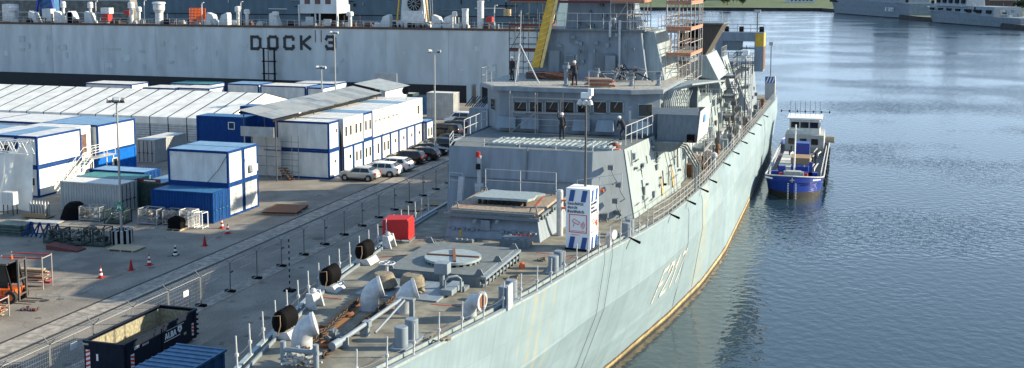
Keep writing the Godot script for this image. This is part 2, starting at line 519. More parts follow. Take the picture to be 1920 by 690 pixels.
func hull_relief() -> Texture2D:                # dents between the frames and raised weld seams
	var f := FastNoiseLite.new(); f.seed = 12; f.frequency = 0.03; f.fractal_octaves = 3
	var im := Image.create(1024, 256, false, Image.FORMAT_RGB8)
	for y in 256:
		for x in 1024:
			var h := .5 + .25 * f.get_noise_2d(x * 1.5, y) - .10 * absf(sin(x * PI / 7.0)) * absf(sin(y * PI / 40.0))
			if x % 56 == 0 or y % 82 == 0: h += .16
			im.set_pixel(x, y, Color(h, h, h))
	return ImageTexture.create_from_image(im)

func hull_mat() -> StandardMaterial3D:
	var W := 2048; var H := 512
	var im := Image.create(W, H, false, Image.FORMAT_RGB8)
	var f := FastNoiseLite.new(); f.seed = 5; f.frequency = 0.02; f.fractal_octaves = 4
	var f2 := FastNoiseLite.new(); f2.seed = 9; f2.frequency = 0.05; f2.fractal_octaves = 3
	var base := Vector3(.208, .285, .322)
	# column tones: repainted stretches of plating
	var tone := PackedFloat32Array(); var streak := PackedFloat32Array(); var ochre := PackedFloat32Array()
	var edges := [[-30, 1.0], [-47, 1.03], [-56, .97], [-63, 1.06], [-74, 1.0], [-82, 1.09], [-88, .98], [-97, 1.07], [-106, 1.0], [-120, 1.08], [-133, .98], [-150, 1.04]]
	for x in W:
		var z := -27.0 - 153.0 * x / W
		var t := 1.0
		for e in edges:
			if z < e[0]: t = e[1]
		tone.append(t)
		streak.append(f2.get_noise_1d(x * 6.0) * 0.6 + f2.get_noise_1d(x * 17.0 + 999) * 0.4)
		var o := 0.0
		for r in [[-47.6, .25, .9], [-48.6, .18, .7], [-50.0, .14, .6], [-46.4, .10, .4], [-72.0, .2, .3], [-83.5, 1.1, .75], [-85.6, .5, .5], [-90.5, .4, .5], [-104, .5, .35], [-118, .6, .4], [-127, .5, .4]]:
			o = maxf(o, r[2] * exp(-pow((z - r[0]) / r[1], 2)))
		ochre.append(o)
	for y in H:
		var t := y / float(H) * 1.1
		for x in W:
			var n := f.get_noise_2d(x * 1.6, y * 0.5)
			var c := base * tone[x] * (1.0 + 0.10 * n + 0.28 * streak[x] * (0.3 + 0.9 * absf(f.get_noise_2d(x * 0.5 + 500, y * 0.3))))
			var k := ochre[x] * clampf(0.65 + f.get_noise_2d(x * 3.0, y * 0.6 + 300) * 1.3, 0.0, 1.0)
			c = c.lerp(Vector3(.36, .33, .22), k * 0.8)
			if x % 112 < 2 or y % 78 < 2: c *= 0.90
			elif ((x / 112) * 7 + (y / 78) * 5) % 6 == 0: c *= 1.06
			elif ((x / 112) * 3 + (y / 78) * 11) % 7 == 0: c *= 0.94
			var wob := 0.008 * f2.get_noise_1d(x * 3.0)
			if t > 0.925 + wob: c = Vector3(.10, .09, .075) * (1.0 + 0.4 * n)
			if t > 0.95 + wob: c = Vector3(.50, .37, .18) * (1.0 + 0.6 * n)
			if t > 0.982 + wob: c = Vector3(.13, .09, .05) * (1.0 + 0.5 * n)
			im.set_pixel(x, y, Color(c.x, c.y, c.z).linear_to_srgb())
	# plate seams: welded joints show as thin lines of another tone
	var m := StandardMaterial3D.new()
	m.albedo_texture = ImageTexture.create_from_image(im); m.roughness = 0.5
	m.texture_repeat = false
	m.heightmap_enabled = true; m.heightmap_texture = hull_relief(); m.heightmap_scale = 5.0
	return m

func build_ship() -> void:
	R.seed = 3
	var s := thing("frigate", "grey frigate with hull number on its bow, moored at the quay and under refit", "warship", Vector3(SX, WL, -96))
	org = Vector3(0, WL, -96)
	# hull skin, both sides
	var zs := []
	var z := -27.0
	while z > -170.0:
		zs.append(z); z -= 1.5 if z > -90 else 4.0
	zs.append(-170.0)
	var b := Bld.new()
	for band in [[0.0, .36, 4], [.36, .72, 4], [.72, 1.1, 5]]:
		for side in [1.0, -1.0]:
			var rows := []
			for i in band[2] + 1:
				var t: float = lerpf(band[0], band[1], i / float(band[2]))
				var o := PackedVector3Array()
				for zz in zs:
					var p := hull(zz, t); p.x *= side
					o.append(p)
				rows.append(o)
			if side > 0: rows.reverse()
			b.grid(rows)
	for p in b.v:
		var t := 0.0
		var y0 := yd(p.z)
		t = (y0 - p.y) / (y0 - WL)
		b.uv.append(Vector2((-27.0 - p.z) / 153.0, t / 1.1))
	var tr := hull(-170, 0.0)                     # transom
	var t1 := hull(-170, 1.1)
	b.q(Vector3(-tr.x, tr.y, -170), Vector3(tr.x, tr.y, -170), Vector3(t1.x, t1.y, -170), Vector3(-t1.x, t1.y, -170))
	for k in 6: b.uv.append(Vector2(.9, .3))
	part(b, "hull", hull_mat(), s)
	# deck
	b = Bld.new()
	var l := PackedVector3Array(); var c := PackedVector3Array(); var r := PackedVector3Array()
	for zz in zs:
		l.append(Vector3(-wd(zz) + .02, yd(zz) - .04, zz)); c.append(Vector3(0, yd(zz) + .06, zz)); r.append(Vector3(wd(zz) - .02, yd(zz) - .04, zz))
	b.grid([l, c, r])
	var dk := part(b, "deck", M.shipdeck, s)
	# gunwale strip round the deck edge, both sides
	for side in [1.0, -1.0]:
		b = Bld.new()
		for i in zs.size() - 1:
			var a := Vector3(side * (wd(zs[i]) - .10), yd(zs[i]) + .02, zs[i]); var e := Vector3(side * (wd(zs[i + 1]) - .10), yd(zs[i + 1]) + .02, zs[i + 1])
			b.bar(a, e, .2, .12)
		part(b, "gunwale", M.shippale, s)
		b = Bld.new()
		for i in zs.size() - 1:
			var a := Vector3(side * (wd(zs[i]) - .5), yd(zs[i]) + .05, zs[i]); var e := Vector3(side * (wd(zs[i + 1]) - .5), yd(zs[i + 1]) + .05, zs[i + 1])
			if zs[i] > -66: b.bar(a, e, .07, .14)
		part(b, "waterway_bar", M.shippale if side > 0 else M.ship, s)
	# hull number
	var put := func(p: Vector2) -> Vector3:
		return hull(-69.95 - p.x - p.y * .45, .645 - p.y / 9.4) + Vector3(0.03, 0.01, 0.012)
	var glyph := {"F": [[[0, 0], [0, 1]], [[0, 1], [.85, 1]], [[0, .52], [.65, .52]]],
		"2": [[[0, .82], [.15, 1], [.75, 1], [.9, .82], [.9, .62], [0, .05]], [[0, 0], [.95, 0]]],
		"1": [[[.25, .75], [.55, 1], [.55, 0]]], "7": [[[0, 1], [.9, 1], [.35, 0]]]}
	var gi := 0
	for ch in ["F", "2", "1", "7"]:
		var ls := []
		for ln in glyph[ch]:
			var o := []
			for p in ln: o.append(Vector2(gi * 1.78 + p[0] * 1.25, p[1] * 2.0))
			ls.append(o)
		b = Bld.new(); strokes(b, ls, .30, put, Vector3(.003, 0, 0))
		part(b, "hull_number", M.fadedwhite, s)
		gi += 1
	deck_fittings(s)
	forward_house(s)
	superstructure(s)

func gooseneck(s: Node3D, at: Vector3, h: float, r: float, dir: Vector3) -> void:
	var b := Bld.new()
	var path := [at, at + Vector3(0, .3, 0)]
	var c := at + Vector3(0, .42, 0) + dir * .66
	for k in 13:
		var a := PI - k * PI * .43 / 12.0
		path.append(c + dir * cos(a) * .66 + Vector3(0, sin(a) * .66, 0))
	b.tube(path, r, 18)
	var v := part(b, "vent_cowl", M.ventwhite, s)
	var e: Vector3 = path[-1]; var d: Vector3 = (path[-1] - path[-2]).normalized()
	b = Bld.new(); b.cyl(e - d * .1, e + d * .03, r * 1.13, r * 1.13, 18)
	part(b, "rim", M.ventwhite, v)
	b = Bld.new(); b.cyl(at - Vector3(0, .02, 0), at + Vector3(0, .06, 0), r * 1.2, r * 1.2, 18)
	part(b, "flange", M.ship, v)

func stanchion_mesh(h: float) -> Mesh:
	var b := Bld.new()
	b.cyl(Vector3.ZERO, Vector3(0, h, 0), .035, .03, 6)
	b.cyl(Vector3(0, h * .38, 0), Vector3(0, h * .38 + .12, 0), .075, .075, 6)
	b.cyl(Vector3(0, 0, 0), Vector3(0, .06, 0), .08, .08, 6)
	return b.mesh()

func bollard_pair(s: Node3D, at: Vector3, dz := 1.05, h := .78) -> void:
	var b := Bld.new()
	b.rng(at.x - .35, at.x + .35, at.y, at.y + .12, at.z - dz * .5 - .4, at.z + dz * .5 + .4)
	var base := part(b, "bollard", M.ship, s)
	for k in [-.5, .5]:
		b = Bld.new()
		b.lathe(at + Vector3(0, .1, dz * k), [Vector2(.27, 0), Vector2(.27, h), Vector2(.24, h + .03), Vector2(0, h + .03)], 14)
		part(b, "post", M.ship, base)

func deck_fittings(s: Node3D) -> void:
	var b := Bld.new()
	# stanchions with wires along both deck edges
	var sm := stanchion_mesh(1.25)
	var tops := {1.0: [], -1.0: []}
	for side in [1.0, -1.0]:
		var z := -34.2
		while z > -66.5:
			var p := Vector3(side * (wd(z) - .14), yd(z) + .03, z)
			inst(sm, "stanchion", M.ventwhite, s, p, Basis(Vector3.FORWARD, side * .03))
			tops[side].append(p)
			z -= 1.72 if side > 0 else 1.55
		b = Bld.new()
		for i in tops[side].size() - 1:
			for h in [.5]:
				b.tube([tops[side][i] + Vector3(0, h, 0), (tops[side][i] + tops[side][i + 1]) * .5 + Vector3(0, h - .06, 0), tops[side][i + 1] + Vector3(0, h, 0)], .008, 4, false)
		part(b, "guard_wire", M.fencepost, s)
	# port deck edge further aft: railings
	b = Bld.new()
	var last := Vector3.ZERO
	var z2 := -66.5
	while z2 > -166:
		var p := Vector3(wd(z2) - .12, yd(z2), z2)
		pole("stanchion", M.ventwhite, s, p, p + Vector3(0, 1.15, 0), .03)
		if last != Vector3.ZERO:
			for h in [.4, .75, 1.12]: b.cyl(last + Vector3(0, h, 0), p + Vector3(0, h, 0), .017, .017, 5, false)
		last = p
		z2 -= 1.25 if z2 > -95 else 2.2
	part(b, "guard_rail", M.ventwhite, s)
	# stub outriggers on the deck edge carrying fender lines
	for zz in [-61.5, -70.5, -76.0, -81.5, -86.0, -95.5, -103.0, -111.0, -119.0, -128.0, -138.0]:
		var p := Vector3(wd(zz) - .1, yd(zz) + .1, zz)
		b = Bld.new(); b.cyl(p, p + Vector3(.7, -.2, .3), .045, .085, 7)
		var o := part(b, "outrigger", M.black, s)
		b = Bld.new()
		var h1 := hull(zz - 1, .36) + Vector3(.05, 0, 0); var h2 := hull(zz - 1, .9) + Vector3(.05, 0, 0)
		b.tube([p + Vector3(.0, 0, 0), hull(zz - .5, .1) + Vector3(.06, 0, 0), h1, h2], .014, 5)
		if R.randf() < .4: part(b, "rope", M.scaffdark, o)
	# rubbing cables hanging by the bow
	for zz in [-57.0, -58.2]:
		b = Bld.new(); b.tube([hull(zz, 0) + Vector3(.05, .6, 0), hull(zz, .05) + Vector3(.1, 0, 0), hull(zz, .36) + Vector3(.06, 0, 0), hull(zz, 1.0) + Vector3(.3, 0, 0)], .012, 4)
		part(b, "hanging_line", M.scaffdark, s)
	# goosenecks
	gooseneck(s, Vector3(-1.25, 5.98, -37.0), 1.15, .41, Vector3(.9, 0, -.43))
	gooseneck(s, Vector3(-1.0, 5.95, -42.7), 1.15, .41, Vector3(.9, 0, -.43))
	gooseneck(s, Vector3(.6, 5.95, -42.8), 1.15, .41, Vector3(.9, 0, -.43))
	# capstans under canvas
	for d in [[-1.75, -45.8, .6, .85], [-.25, -45.8, .62, .9]]:
		b = Bld.new()
		var pr := [Vector2(d[2] * .95, 0), Vector2(d[2], .1), Vector2(d[2] * .82, .25), Vector2(d[2] * .98, .4), Vector2(d[2] * .9, d[3] * .8), Vector2(d[2] * .72, d[3]), Vector2(0, d[3] + .03)]
		if d[0] < -1: pr = [Vector2(.62, .22), Vector2(.72, .28), Vector2(.48, d[3] * .95), Vector2(.38, d[3]), Vector2(0, d[3])]
		b.lathe(Vector3(d[0], 5.9, d[1]), pr, 11)
		var cv := part(b, "capstan_cover", M.canvas, s)
		b = Bld.new(); b.cyl(Vector3(d[0], 5.85, d[1]), Vector3(d[0], 6.25, d[1]), .5, .45, 12)
		part(b, "capstan_foot", M.shipdark, cv)
	b = Bld.new()                                   # handwheel over the first capstan
	b.cyl(Vector3(-1.9, 6.3, -46.6), Vector3(-1.9, 7.0, -46.6), .08, .08, 8)
	for k in 16:
		var a := TAU * k / 16; var e := TAU * (k + 1) / 16
		b.cyl(Vector3(-1.9 + cos(a) * .38, 7.0, -46.6 + sin(a) * .38), Vector3(-1.9 + cos(e) * .38, 7.0, -46.6 + sin(e) * .38), .035, .035, 5)
	for k in 4: b.cyl(Vector3(-1.9, 6.98, -46.6), Vector3(-1.9 + cos(k * PI / 2) * .38, 7.0, -46.6 + sin(k * PI / 2) * .38), .03, .03, 5)
	part(b, "handwheel", M.ventwhite, s)
	# base plate of the windlass
	b = Bld.new(); b.rng(-2.6, 1.4, 5.9, 6.02, -47.6, -44.6)
	part(b, "windlass_plate", M.ship, s)
	b = Bld.new(); b.rng(1.2, 1.75, 6.0, 6.25, -47.2, -45.6); b.cyl(Vector3(.9, 6, -46.6), Vector3(.9, 6.9, -46.6), .12, .12, 10); b.rng(.6, 1.25, 6.75, 7.25, -46.85, -46.35)
	b.tube([Vector3(1.3, 6, -45.9), Vector3(1.3, 6.6, -45.9), Vector3(1.45, 6.75, -46.0), Vector3(1.75, 6.75, -46.3), Vector3(1.9, 6.6, -46.4), Vector3(1.9, 6, -46.4)], .06, 8)
	part(b, "windlass_control", M.ship, s)
	# anchor chains over timber planks
	for ch in [[Vector3(-2.0, 6.05, -45.2), Vector3(-.85, 6.05, -36.0)], [Vector3(-.5, 6.05, -45.1), Vector3(.1, 6.05, -36.2)]]:
		var a: Vector3 = ch[0]; var e: Vector3 = ch[1]
		var n := int(a.distance_to(e) / .23)
		var d := (e - a).normalized(); var sd := d.cross(Vector3.UP)
		b = Bld.new()
		for i in n:
			var c := a.lerp(e, (i + .5) / n) + Vector3(0, .12 + .02 * sin(i * .7), 0)
			var w := sd if i % 2 == 0 else Vector3.UP
			var lp := []
			for k in 9:
				var t := TAU * k / 8
				lp.append(c + d * cos(t) * .185 + w * sin(t) * .105)
			b.tube(lp, .048, 5, false)
		part(b, "anchor_chain", M.chain, s)
		for k in 2:
			var o := sd * (-.15 + .5 * k)
			b = Bld.new()
			var p0 := a.lerp(e, .12) + o - Vector3(0, .08, 0); var p1 := a.lerp(e, .97) + o - Vector3(0, .08, 0)
			b.bar(p0, p1, .42, .07)
			part(b, "plank", M.plank if k == 0 else M.plank2, s)
	for d in [[-1.5, -41.5], [-.5, -37.6], [-1.6, -39.2]]:
		b = Bld.new(); b.lathe(Vector3(d[0], 5.98, d[1]), [Vector2(.3, 0), Vector2(.32, .16), Vector2(.22, .22), Vector2(.2, .06)], 14)
		part(b, "chain_pipe", M.rust, s)
	b = Bld.new()
	for k in 14: b.box(Vector3(-.75 + R.randf() * .35, 6.15 + R.randf() * .25, -38.6 + R.randf() * .5), Vector3(.2, .14, .24), Basis(Vector3(.3, 1, .2).normalized(), k * 1.3))
	part(b, "chain_stopper", M.shipdark, s)
	# stowed davit boom lying on the port side
	b = Bld.new()
	b.cyl(Vector3(.25, 6.4, -37.2), Vector3(.75, 6.75, -42.2), .1, .08, 10)
	b.cyl(Vector3(.85, 6.2, -39.2), Vector3(.95, 6.75, -42.0), .05, .05, 8)
	b.cyl(Vector3(.2, 6.38, -36.7), Vector3(.25, 6.4, -37.2), .17, .17, 12)
	b.box(Vector3(.45, 6.5, -39.3), Vector3(.3, .25, .3)); b.box(Vector3(.28, 6.25, -37.6), Vector3(.35, .45, .08))
	b.box(Vector3(.95, 6.75, -42.2), Vector3(.75, .1, .3)); b.box(Vector3(1.25, 6.35, -42.1), Vector3(.2, .75, .15)); b.box(Vector3(.45, 6.2, -39.3), Vector3(.18, .4, .2))
	part(b, "davit_boom", M.ship, s)
	# H-frame near the stem
	b = Bld.new()
	for x in [-1.05, .3]:
		b.cyl(Vector3(x, 5.9, -35.2), Vector3(x, 6.95, -35.2), .11, .11, 12)
	b.cyl(Vector3(-1.15, 6.65, -35.2), Vector3(.4, 6.65, -35.2), .09, .09, 10)
	part(b, "towing_frame", M.ship, s)
	b = Bld.new()
	for k in 40:
		var p := Vector3(-.9 + R.randf() * 1.0, 6.05 + R.randf() * .4, -35.6 + R.randf() * .7)
		b.bar(p, p + Vector3(R.randf_range(-.5, .5), R.randf_range(-.1, .2), R.randf_range(-.5, .5)), .07)
	part(b, "rope_heap", M.contgrey, s)
	# black-wrapped fairleads on the starboard side
	for d in [[-2.75, -38.4, .41], [-4.2, -45.3, .40], [-5.0, -50.8, .41]]:
		var o := Vector3(d[0], yd(d[1]), d[1])
		b = Bld.new()
		var rows := []
		for i in 15:
			var f := i / 14.0
			var zz := o.z + .55 - f * 1.1
			var rw := PackedVector3Array()
			for k in 14:
				var a := TAU * k / 14
				var rr: float = d[2] * (.86 + .16 * absf(sin(i * 1.1 + .25 * sin(k * .9))) + .07 * R.randf())
				if i == 0 or i == 14: rr *= .7
				rw.append(Vector3(o.x + cos(a) * rr * .82, o.y + .68 + sin(a) * rr * 1.12, zz))
			rows.append(rw)
		b.grid(rows, true)
		for e in [0, 14]:
			for k in range(1, 13):
				if e == 14: b.tri(rows[e][0], rows[e][k], rows[e][k + 1])
				else: b.tri(rows[e][0], rows[e][k + 1], rows[e][k])
		var wr := part(b, "wrapped_fairlead", M.black, s)
		b = Bld.new(); b.hexa([o + Vector3(-.3, 0, -.6), o + Vector3(.55, 0, -.6), o + Vector3(.55, 0, .5), o + Vector3(-.3, 0, .5), o + Vector3(-.3, .3, -.6), o + Vector3(.35, .3, -.6), o + Vector3(.35, .3, .5), o + Vector3(-.3, .3, .5)])
		part(b, "foot", M.ventwhite, wr)
		b = Bld.new(); b.tube([o + Vector3(-.25, .95, .56), o + Vector3(.1, 1.0, .58), o + Vector3(.12, .6, .6), o + Vector3(.0, .2, .62)], .02, 6)
		part(b, "strap", M.wood, wr)
	# roller fairleads
	for d in [[-3.55, -42.4], [-5.35, -54.6]]:
		var o := Vector3(d[0], yd(d[1]), d[1])
		b = Bld.new()
		for k in [-.5, .5]:
			b.poly([o + Vector3(-.2, 0, k * .7), o + Vector3(.35, 0, k * .7), o + Vector3(.15, .7, k * .7), o + Vector3(-.15, .7, k * .7)], Vector3(0, 0, .1))
		b.cyl(o + Vector3(.0, .45, -.32), o + Vector3(.0, .45, .36), .2, .2, 12)
		b.lathe(o + Vector3(.0, .65, .05), [Vector2(.08, 0), Vector2(.16, .08), Vector2(.08, .2), Vector2(0, .22)], 8)
		part(b, "roller_fairlead", M.ventwhite, s)
	# bollards to port
	for d in [[2.35, -38.9], [4.35, -45.9], [4.85, -52.4], [6.5, -62.6]]:
		bollard_pair(s, Vector3(d[0], yd(d[1]) - .02, d[1]))
	# open vent pipe and plate on the port deck edge
	var o2 := Vector3(3.9, yd(-42.9), -42.9)
	b = Bld.new()
	b.tube([o2 + Vector3(-.35, 0, -.1), o2 + Vector3(-.35, .5, -.1), o2 + Vector3(-.15, .8, 0), o2 + Vector3(.25, .82, .1)], .3, 14)
	b.cyl(o2 + Vector3(.2, .82, .08), o2 + Vector3(.3, .82, .1), .42, .42, 16)
	part(b, "panama_fairlead", M.ventwhite, s)
	b = Bld.new(); b.cyl(o2 + Vector3(.3, .82, .1), o2 + Vector3(.312, .82, .103), .3, .3, 14)
	part(b, "fairlead_throat", M.rust, s)
	b = Bld.new(); b.box(Vector3(4.75, yd(-45.2) + .55, -44.9), Vector3(.08, 1.1, .7)); part(b, "notice_plate", M.ventwhite, s)
	o2 = Vector3(6.1, yd(-59.4), -59.0)
	b = Bld.new(); b.tube([o2, o2 + Vector3(0, .55, 0), o2 + Vector3(.1, .75, .1), o2 + Vector3(.35, .75, .2)], .18, 12); b.cyl(o2 + Vector3(.3, .75, .18), o2 + Vector3(.4, .75, .22), .28, .28, 14)
	part(b, "panama_fairlead", M.ventwhite, s)
	# painted red lines on the deck
	for d in [[Vector3(-4.6, 0, -44.0), Vector3(-2.9, 0, -43.9)], [Vector3(1.3, 0, -44.3), Vector3(4.2, 0, -44.6)], [Vector3(-4.9, 0, -52.0), Vector3(-2.9, 0, -53.6)], [Vector3(2.8, 0, -55.9), Vector3(5.9, 0, -55.4)]]:
		b = Bld.new()
		var a: Vector3 = d[0]; var e: Vector3 = d[1]
		var pts := []
		for k in 5:
			var p := a.lerp(e, k / 4.0); p.y = yd(p.z) + .06 - .1 * absf(p.x) / wd(p.z) + .008
			pts.append(p)
		for k in 4: b.bar(pts[k], pts[k + 1], .1, .008)
		part(b, "deck_line", M.deckred, s)
	# small deck gear
	for d in [[3.3, -50.0, .3], [3.6, -54.2, .25], [-3.6, -57.2, .55], [3.4, -39.8, .45], [-5.2, -56.0, .5], [.6, -55.6, .5]]:
		b = Bld.new()
		for k in 9:
			var a := R.randf() * TAU
			b.bar(Vector3(d[0] + cos(a) * d[2], yd(d[1]) + .05, d[1] + sin(a) * d[2]), Vector3(d[0] - sin(a) * d[2], yd(d[1]) + .15 * R.randf() + .05, d[1] + cos(a) * d[2]), .06)
		part(b, "coiled_line", M.canvas if d[0] > 0 else M.shipdark, s)
	b = Bld.new(); b.lathe(Vector3(3.1, yd(-52.2), -52.2), [Vector2(.2, 0), Vector2(.12, .3), Vector2(0, .34)], 8)
	part(b, "deck_eye", M.orange, s)
	for d in [[1.9, -57.0, 1.6, .45, 1.0], [-1.2, -57.3, 1.1, .12, .8], [2.0, -47.1, 1.1, .16, .7]]:
		b = Bld.new(); b.box(Vector3(d[0] - .6, yd(d[1]) + d[3] * .5 + .05, d[1]), Vector3(d[2], d[3], d[4]))
		for k in 4: b.box(Vector3(d[0] - .6 + (k - 1.5) * d[2] * .28, yd(d[1]) + d[3] + .06, d[1] + d[4] * .3), Vector3(.1, .12, .2))
		part(b, "deck_locker", M.shipdark, s)

func forward_house(s: Node3D) -> void:
	# round-lid platform
	var b := Bld.new()
	b.hexa([Vector3(-2.5, 6.1, -53.6), Vector3(2.35, 6.1, -53.6), Vector3(2.35, 6.1, -47.9), Vector3(-2.5, 6.1, -47.9), Vector3(-2.5, 6.38, -53.6), Vector3(2.35, 6.38, -53.6), Vector3(2.35, 6.38, -47.9), Vector3(-2.5, 6.38, -47.9)])
	var pl := part(b, "hatch_platform", M.deckplate, s)
	for q in [[-2.5, 2.35, -47.98, -47.82], [-2.5, 2.35, -53.68, -53.52], [-2.58, -2.42, -53.5, -48.0]]:
		b = Bld.new(); b.rng(q[0], q[1], 5.75, 6.3, q[2], q[3]); part(b, "side_beam", M.shipdark, pl)
	for k in 11:
		b = Bld.new(); b.rng(2.36, 2.55, 5.62, 6.28, -48.15 - k * .55, -48.05 - k * .55); part(b, "bracket", M.shipdark, pl)
	b = Bld.new(); b.rng(2.352, 2.62, 6.2, 6.33, -53.6, -47.9); b.rng(2.352, 2.5, 5.85, 5.98, -53.6, -47.9)
	part(b, "edge_rail", M.ship, pl)
	for p in [Vector3(-2.4, 6.38, -48.05), Vector3(2.25, 6.38, -48.05), Vector3(2.3, 6.38, -53.4), Vector3(-2.4, 6.38, -53.4), Vector3(2.3, 6.38, -50.7)]:
		b = Bld.new(); b.poly([p + Vector3(-.25, 0, 0), p + Vector3(.25, 0, 0), p + Vector3(.08, .3, 0), p + Vector3(-.08, .3, 0)], Vector3(0, 0, .08))
		part(b, "lifting_lug", M.shipdark, pl)
	var lc := Vector3(.1, 6.38, -50.2)
	b = Bld.new(); b.cyl(lc + Vector3(0, .12, 0), lc + Vector3(0, .24, 0), 1.42, 1.42, 36)
	var lid := part(b, "round_lid", M.shippale, pl)
	b = Bld.new()
	for k in 24:
		var a := TAU * k / 24
		b.box(lc + Vector3(cos(a) * 1.3, .06, sin(a) * 1.3), Vector3(.16, .14, .16), Basis(Vector3.UP, -a))
	part(b, "clamp", M.shipdark, lid)
	b = Bld.new(); b.bar(lc + Vector3(-1.35, .27, .1), lc + Vector3(1.35, .27, -.1), .12, .06); b.bar(lc + Vector3(.5, .28, 1.1), lc + Vector3(-.4, .28, -1.2), .14, .07)
	part(b, "lid_strap", M.rust, lid)
	# lower house with the gun ring plate on its roof
	b = Bld.new()
	b.hexa([Vector3(-3.5, 5.3, -65), Vector3(2.35, 5.2, -65), Vector3(2.35, 5.35, -58.3), Vector3(-3.5, 5.35, -58.3), Vector3(-3.3, 6.85, -65), Vector3(1.75, 6.85, -65), Vector3(1.95, 6.85, -59.0), Vector3(-3.3, 6.85, -59.0)])
	var hs := part(b, "gun_house", M.ship, s)
	b = Bld.new(); b.hexa([Vector3(-3.45, 6.86, -64.6), Vector3(2.0, 6.86, -64.6), Vector3(2.15, 6.86, -58.75), Vector3(-3.45, 6.86, -58.75), Vector3(-3.3, 7.12, -64.5), Vector3(1.9, 7.12, -64.5), Vector3(2.0, 7.12, -58.9), Vector3(-3.3, 7.12, -58.9)])
	part(b, "roof_plate", M.roofbrown, hs)
	b = Bld.new(); b.rng(-3.6, 2.2, 6.72, 6.9, -58.72, -58.45); b.rng(-3.2, 1.9, 6.98, 7.08, -58.74, -58.62)
	for k in 10: b.rng(2.02, 2.25, 6.7, 7.0, -59.1 - k * .56, -59.3 - k * .56)
	b.rng(2.22, 2.32, 6.98, 7.1, -64.5, -58.7)
	part(b, "roof_edge", M.shipdark, hs)
	var o := Vector3(-.55, 7.12, -61.6)
	b = Bld.new()
	var ol := []
	for p in [[-1.9, 1.1], [-1.2, 1.25], [.6, 1.15], [1.5, 1.2], [1.75, .5], [1.6, -.4], [2.0, -.9], [1.3, -1.2], [-.6, -1.1], [-1.5, -1.25], [-1.7, -.3]]:
		ol.append(o + Vector3(p[0], .3, p[1]))
	b.poly(ol, Vector3(0, .14, 0))
	var pt := part(b, "cover_plate", M.shippale, hs)
	b = Bld.new()
	for k in 18: b.box(o + Vector3(-1.5 + (k % 9) * .35, .15, 1.05 if k < 9 else -1.0), Vector3(.16, .3, .16))
	part(b, "packing_block", M.dark, pt)
	for p in [Vector3(-3.1, 7.12, -59.1), Vector3(1.7, 7.12, -59.1), Vector3(-3.0, 7.12, -64.1), Vector3(1.6, 7.12, -64.1)]:
		b = Bld.new(); b.tube([p + Vector3(-.22, 0, 0), p + Vector3(-.15, .28, 0), p + Vector3(.15, .28, 0), p + Vector3(.22, 0, 0)], .05, 6); part(b, "lifting_lug", M.shipdark, hs)
	b = Bld.new(); b.bar(Vector3(-3.0, 7.13, -59.3), Vector3(-1.8, 7.13, -60.6), .1, .012); b.bar(Vector3(1.4, 7.13, -60.2), Vector3(1.0, 7.13, -63.6), .12, .012)
	part(b, "roof_line", M.deckred, hs)
	# wall gear
	b = Bld.new()
	b.rng(-1.3, -.75, 6.0, 6.6, -58.75, -58.5)
	for x in [-3.0, -2.4, -1.8, .0, .7, 1.4, 1.7]:
		b.box(Vector3(x, 6.0, -58.6), Vector3(.25, .2, .2)); b.cyl(Vector3(x + .3, 6.0, -58.6), Vector3(x + .3, 6.0, -58.35), .06, .06, 6)
	b.cyl(Vector3(-3.3, 6.05, -58.55), Vector3(1.9, 6.05, -58.55), .03, .03, 5)
	b.cyl(Vector3(-1.6, 6.55, -58.5), Vector3(-1.6, 6.55, -58.2), .12, .12, 8); b.cyl(Vector3(-.25, 6.6, -58.5), Vector3(-.25, 6.6, -58.2), .1, .1, 8)
	part(b, "fittings", M.ship, hs)
	b = Bld.new()
	for k in 4:
		b.lathe(Vector3(.95 + k * .25, 5.62, -58.12), [Vector2(.07, 0), Vector2(.07, .25), Vector2(.04, .3), Vector2(.05, .4), Vector2(0, .42)], 7)
	part(b, "red_valves", M.red, hs)
	b = Bld.new(); b.rng(.8, 1.9, 5.5, 5.62, -58.3, -58.0); part(b, "valve_shelf", M.ship, hs)
	b = Bld.new(); b.lathe(Vector3(-2.35, 5.4, -58.0), [Vector2(.12, 0), Vector2(.07, .1), Vector2(.07, .45), Vector2(.1, .6), Vector2(0, .62)], 8); part(b, "hydrant", M.yellow, hs)
	b = Bld.new(); b.cyl(Vector3(.55, 5.75, -58.15), Vector3(.55, 5.75, -58.28), .22, .22, 12); part(b, "vent_disc", M.ship, hs)
	# white post and orange brackets beside the house
	b = Bld.new(); b.lathe(Vector3(2.75, 5.3, -61.0), [Vector2(.2, 0), Vector2(.2, 2.75), Vector2(.16, 2.85), Vector2(0, 2.85)], 12)
	part(b, "white_post", M.ventwhite, s)
	b = Bld.new(); b.box(Vector3(3.15, 7.55, -60.9), Vector3(.5, .1, .14)); b.box(Vector3(3.15, 7.1, -60.9), Vector3(.5, .12, .14))
	part(b, "bracket", M.orange, s)

func rail_run(b: Bld, pts: Array, h := 1.05, step := 1.3, r := .026) -> void:
	for i in pts.size() - 1:
		var a: Vector3 = pts[i]; var e: Vector3 = pts[i + 1]
		for k in [.5, 1.0]: b.cyl(a + Vector3(0, h * k, 0), e + Vector3(0, h * k, 0), r * .8, r * .8, 5, false)
		var n := maxi(1, int(a.distance_to(e) / step))
		for k in n + 1: b.cyl(a.lerp(e, k / float(n)), a.lerp(e, k / float(n)) + Vector3(0, h, 0), r, r, 5, false)

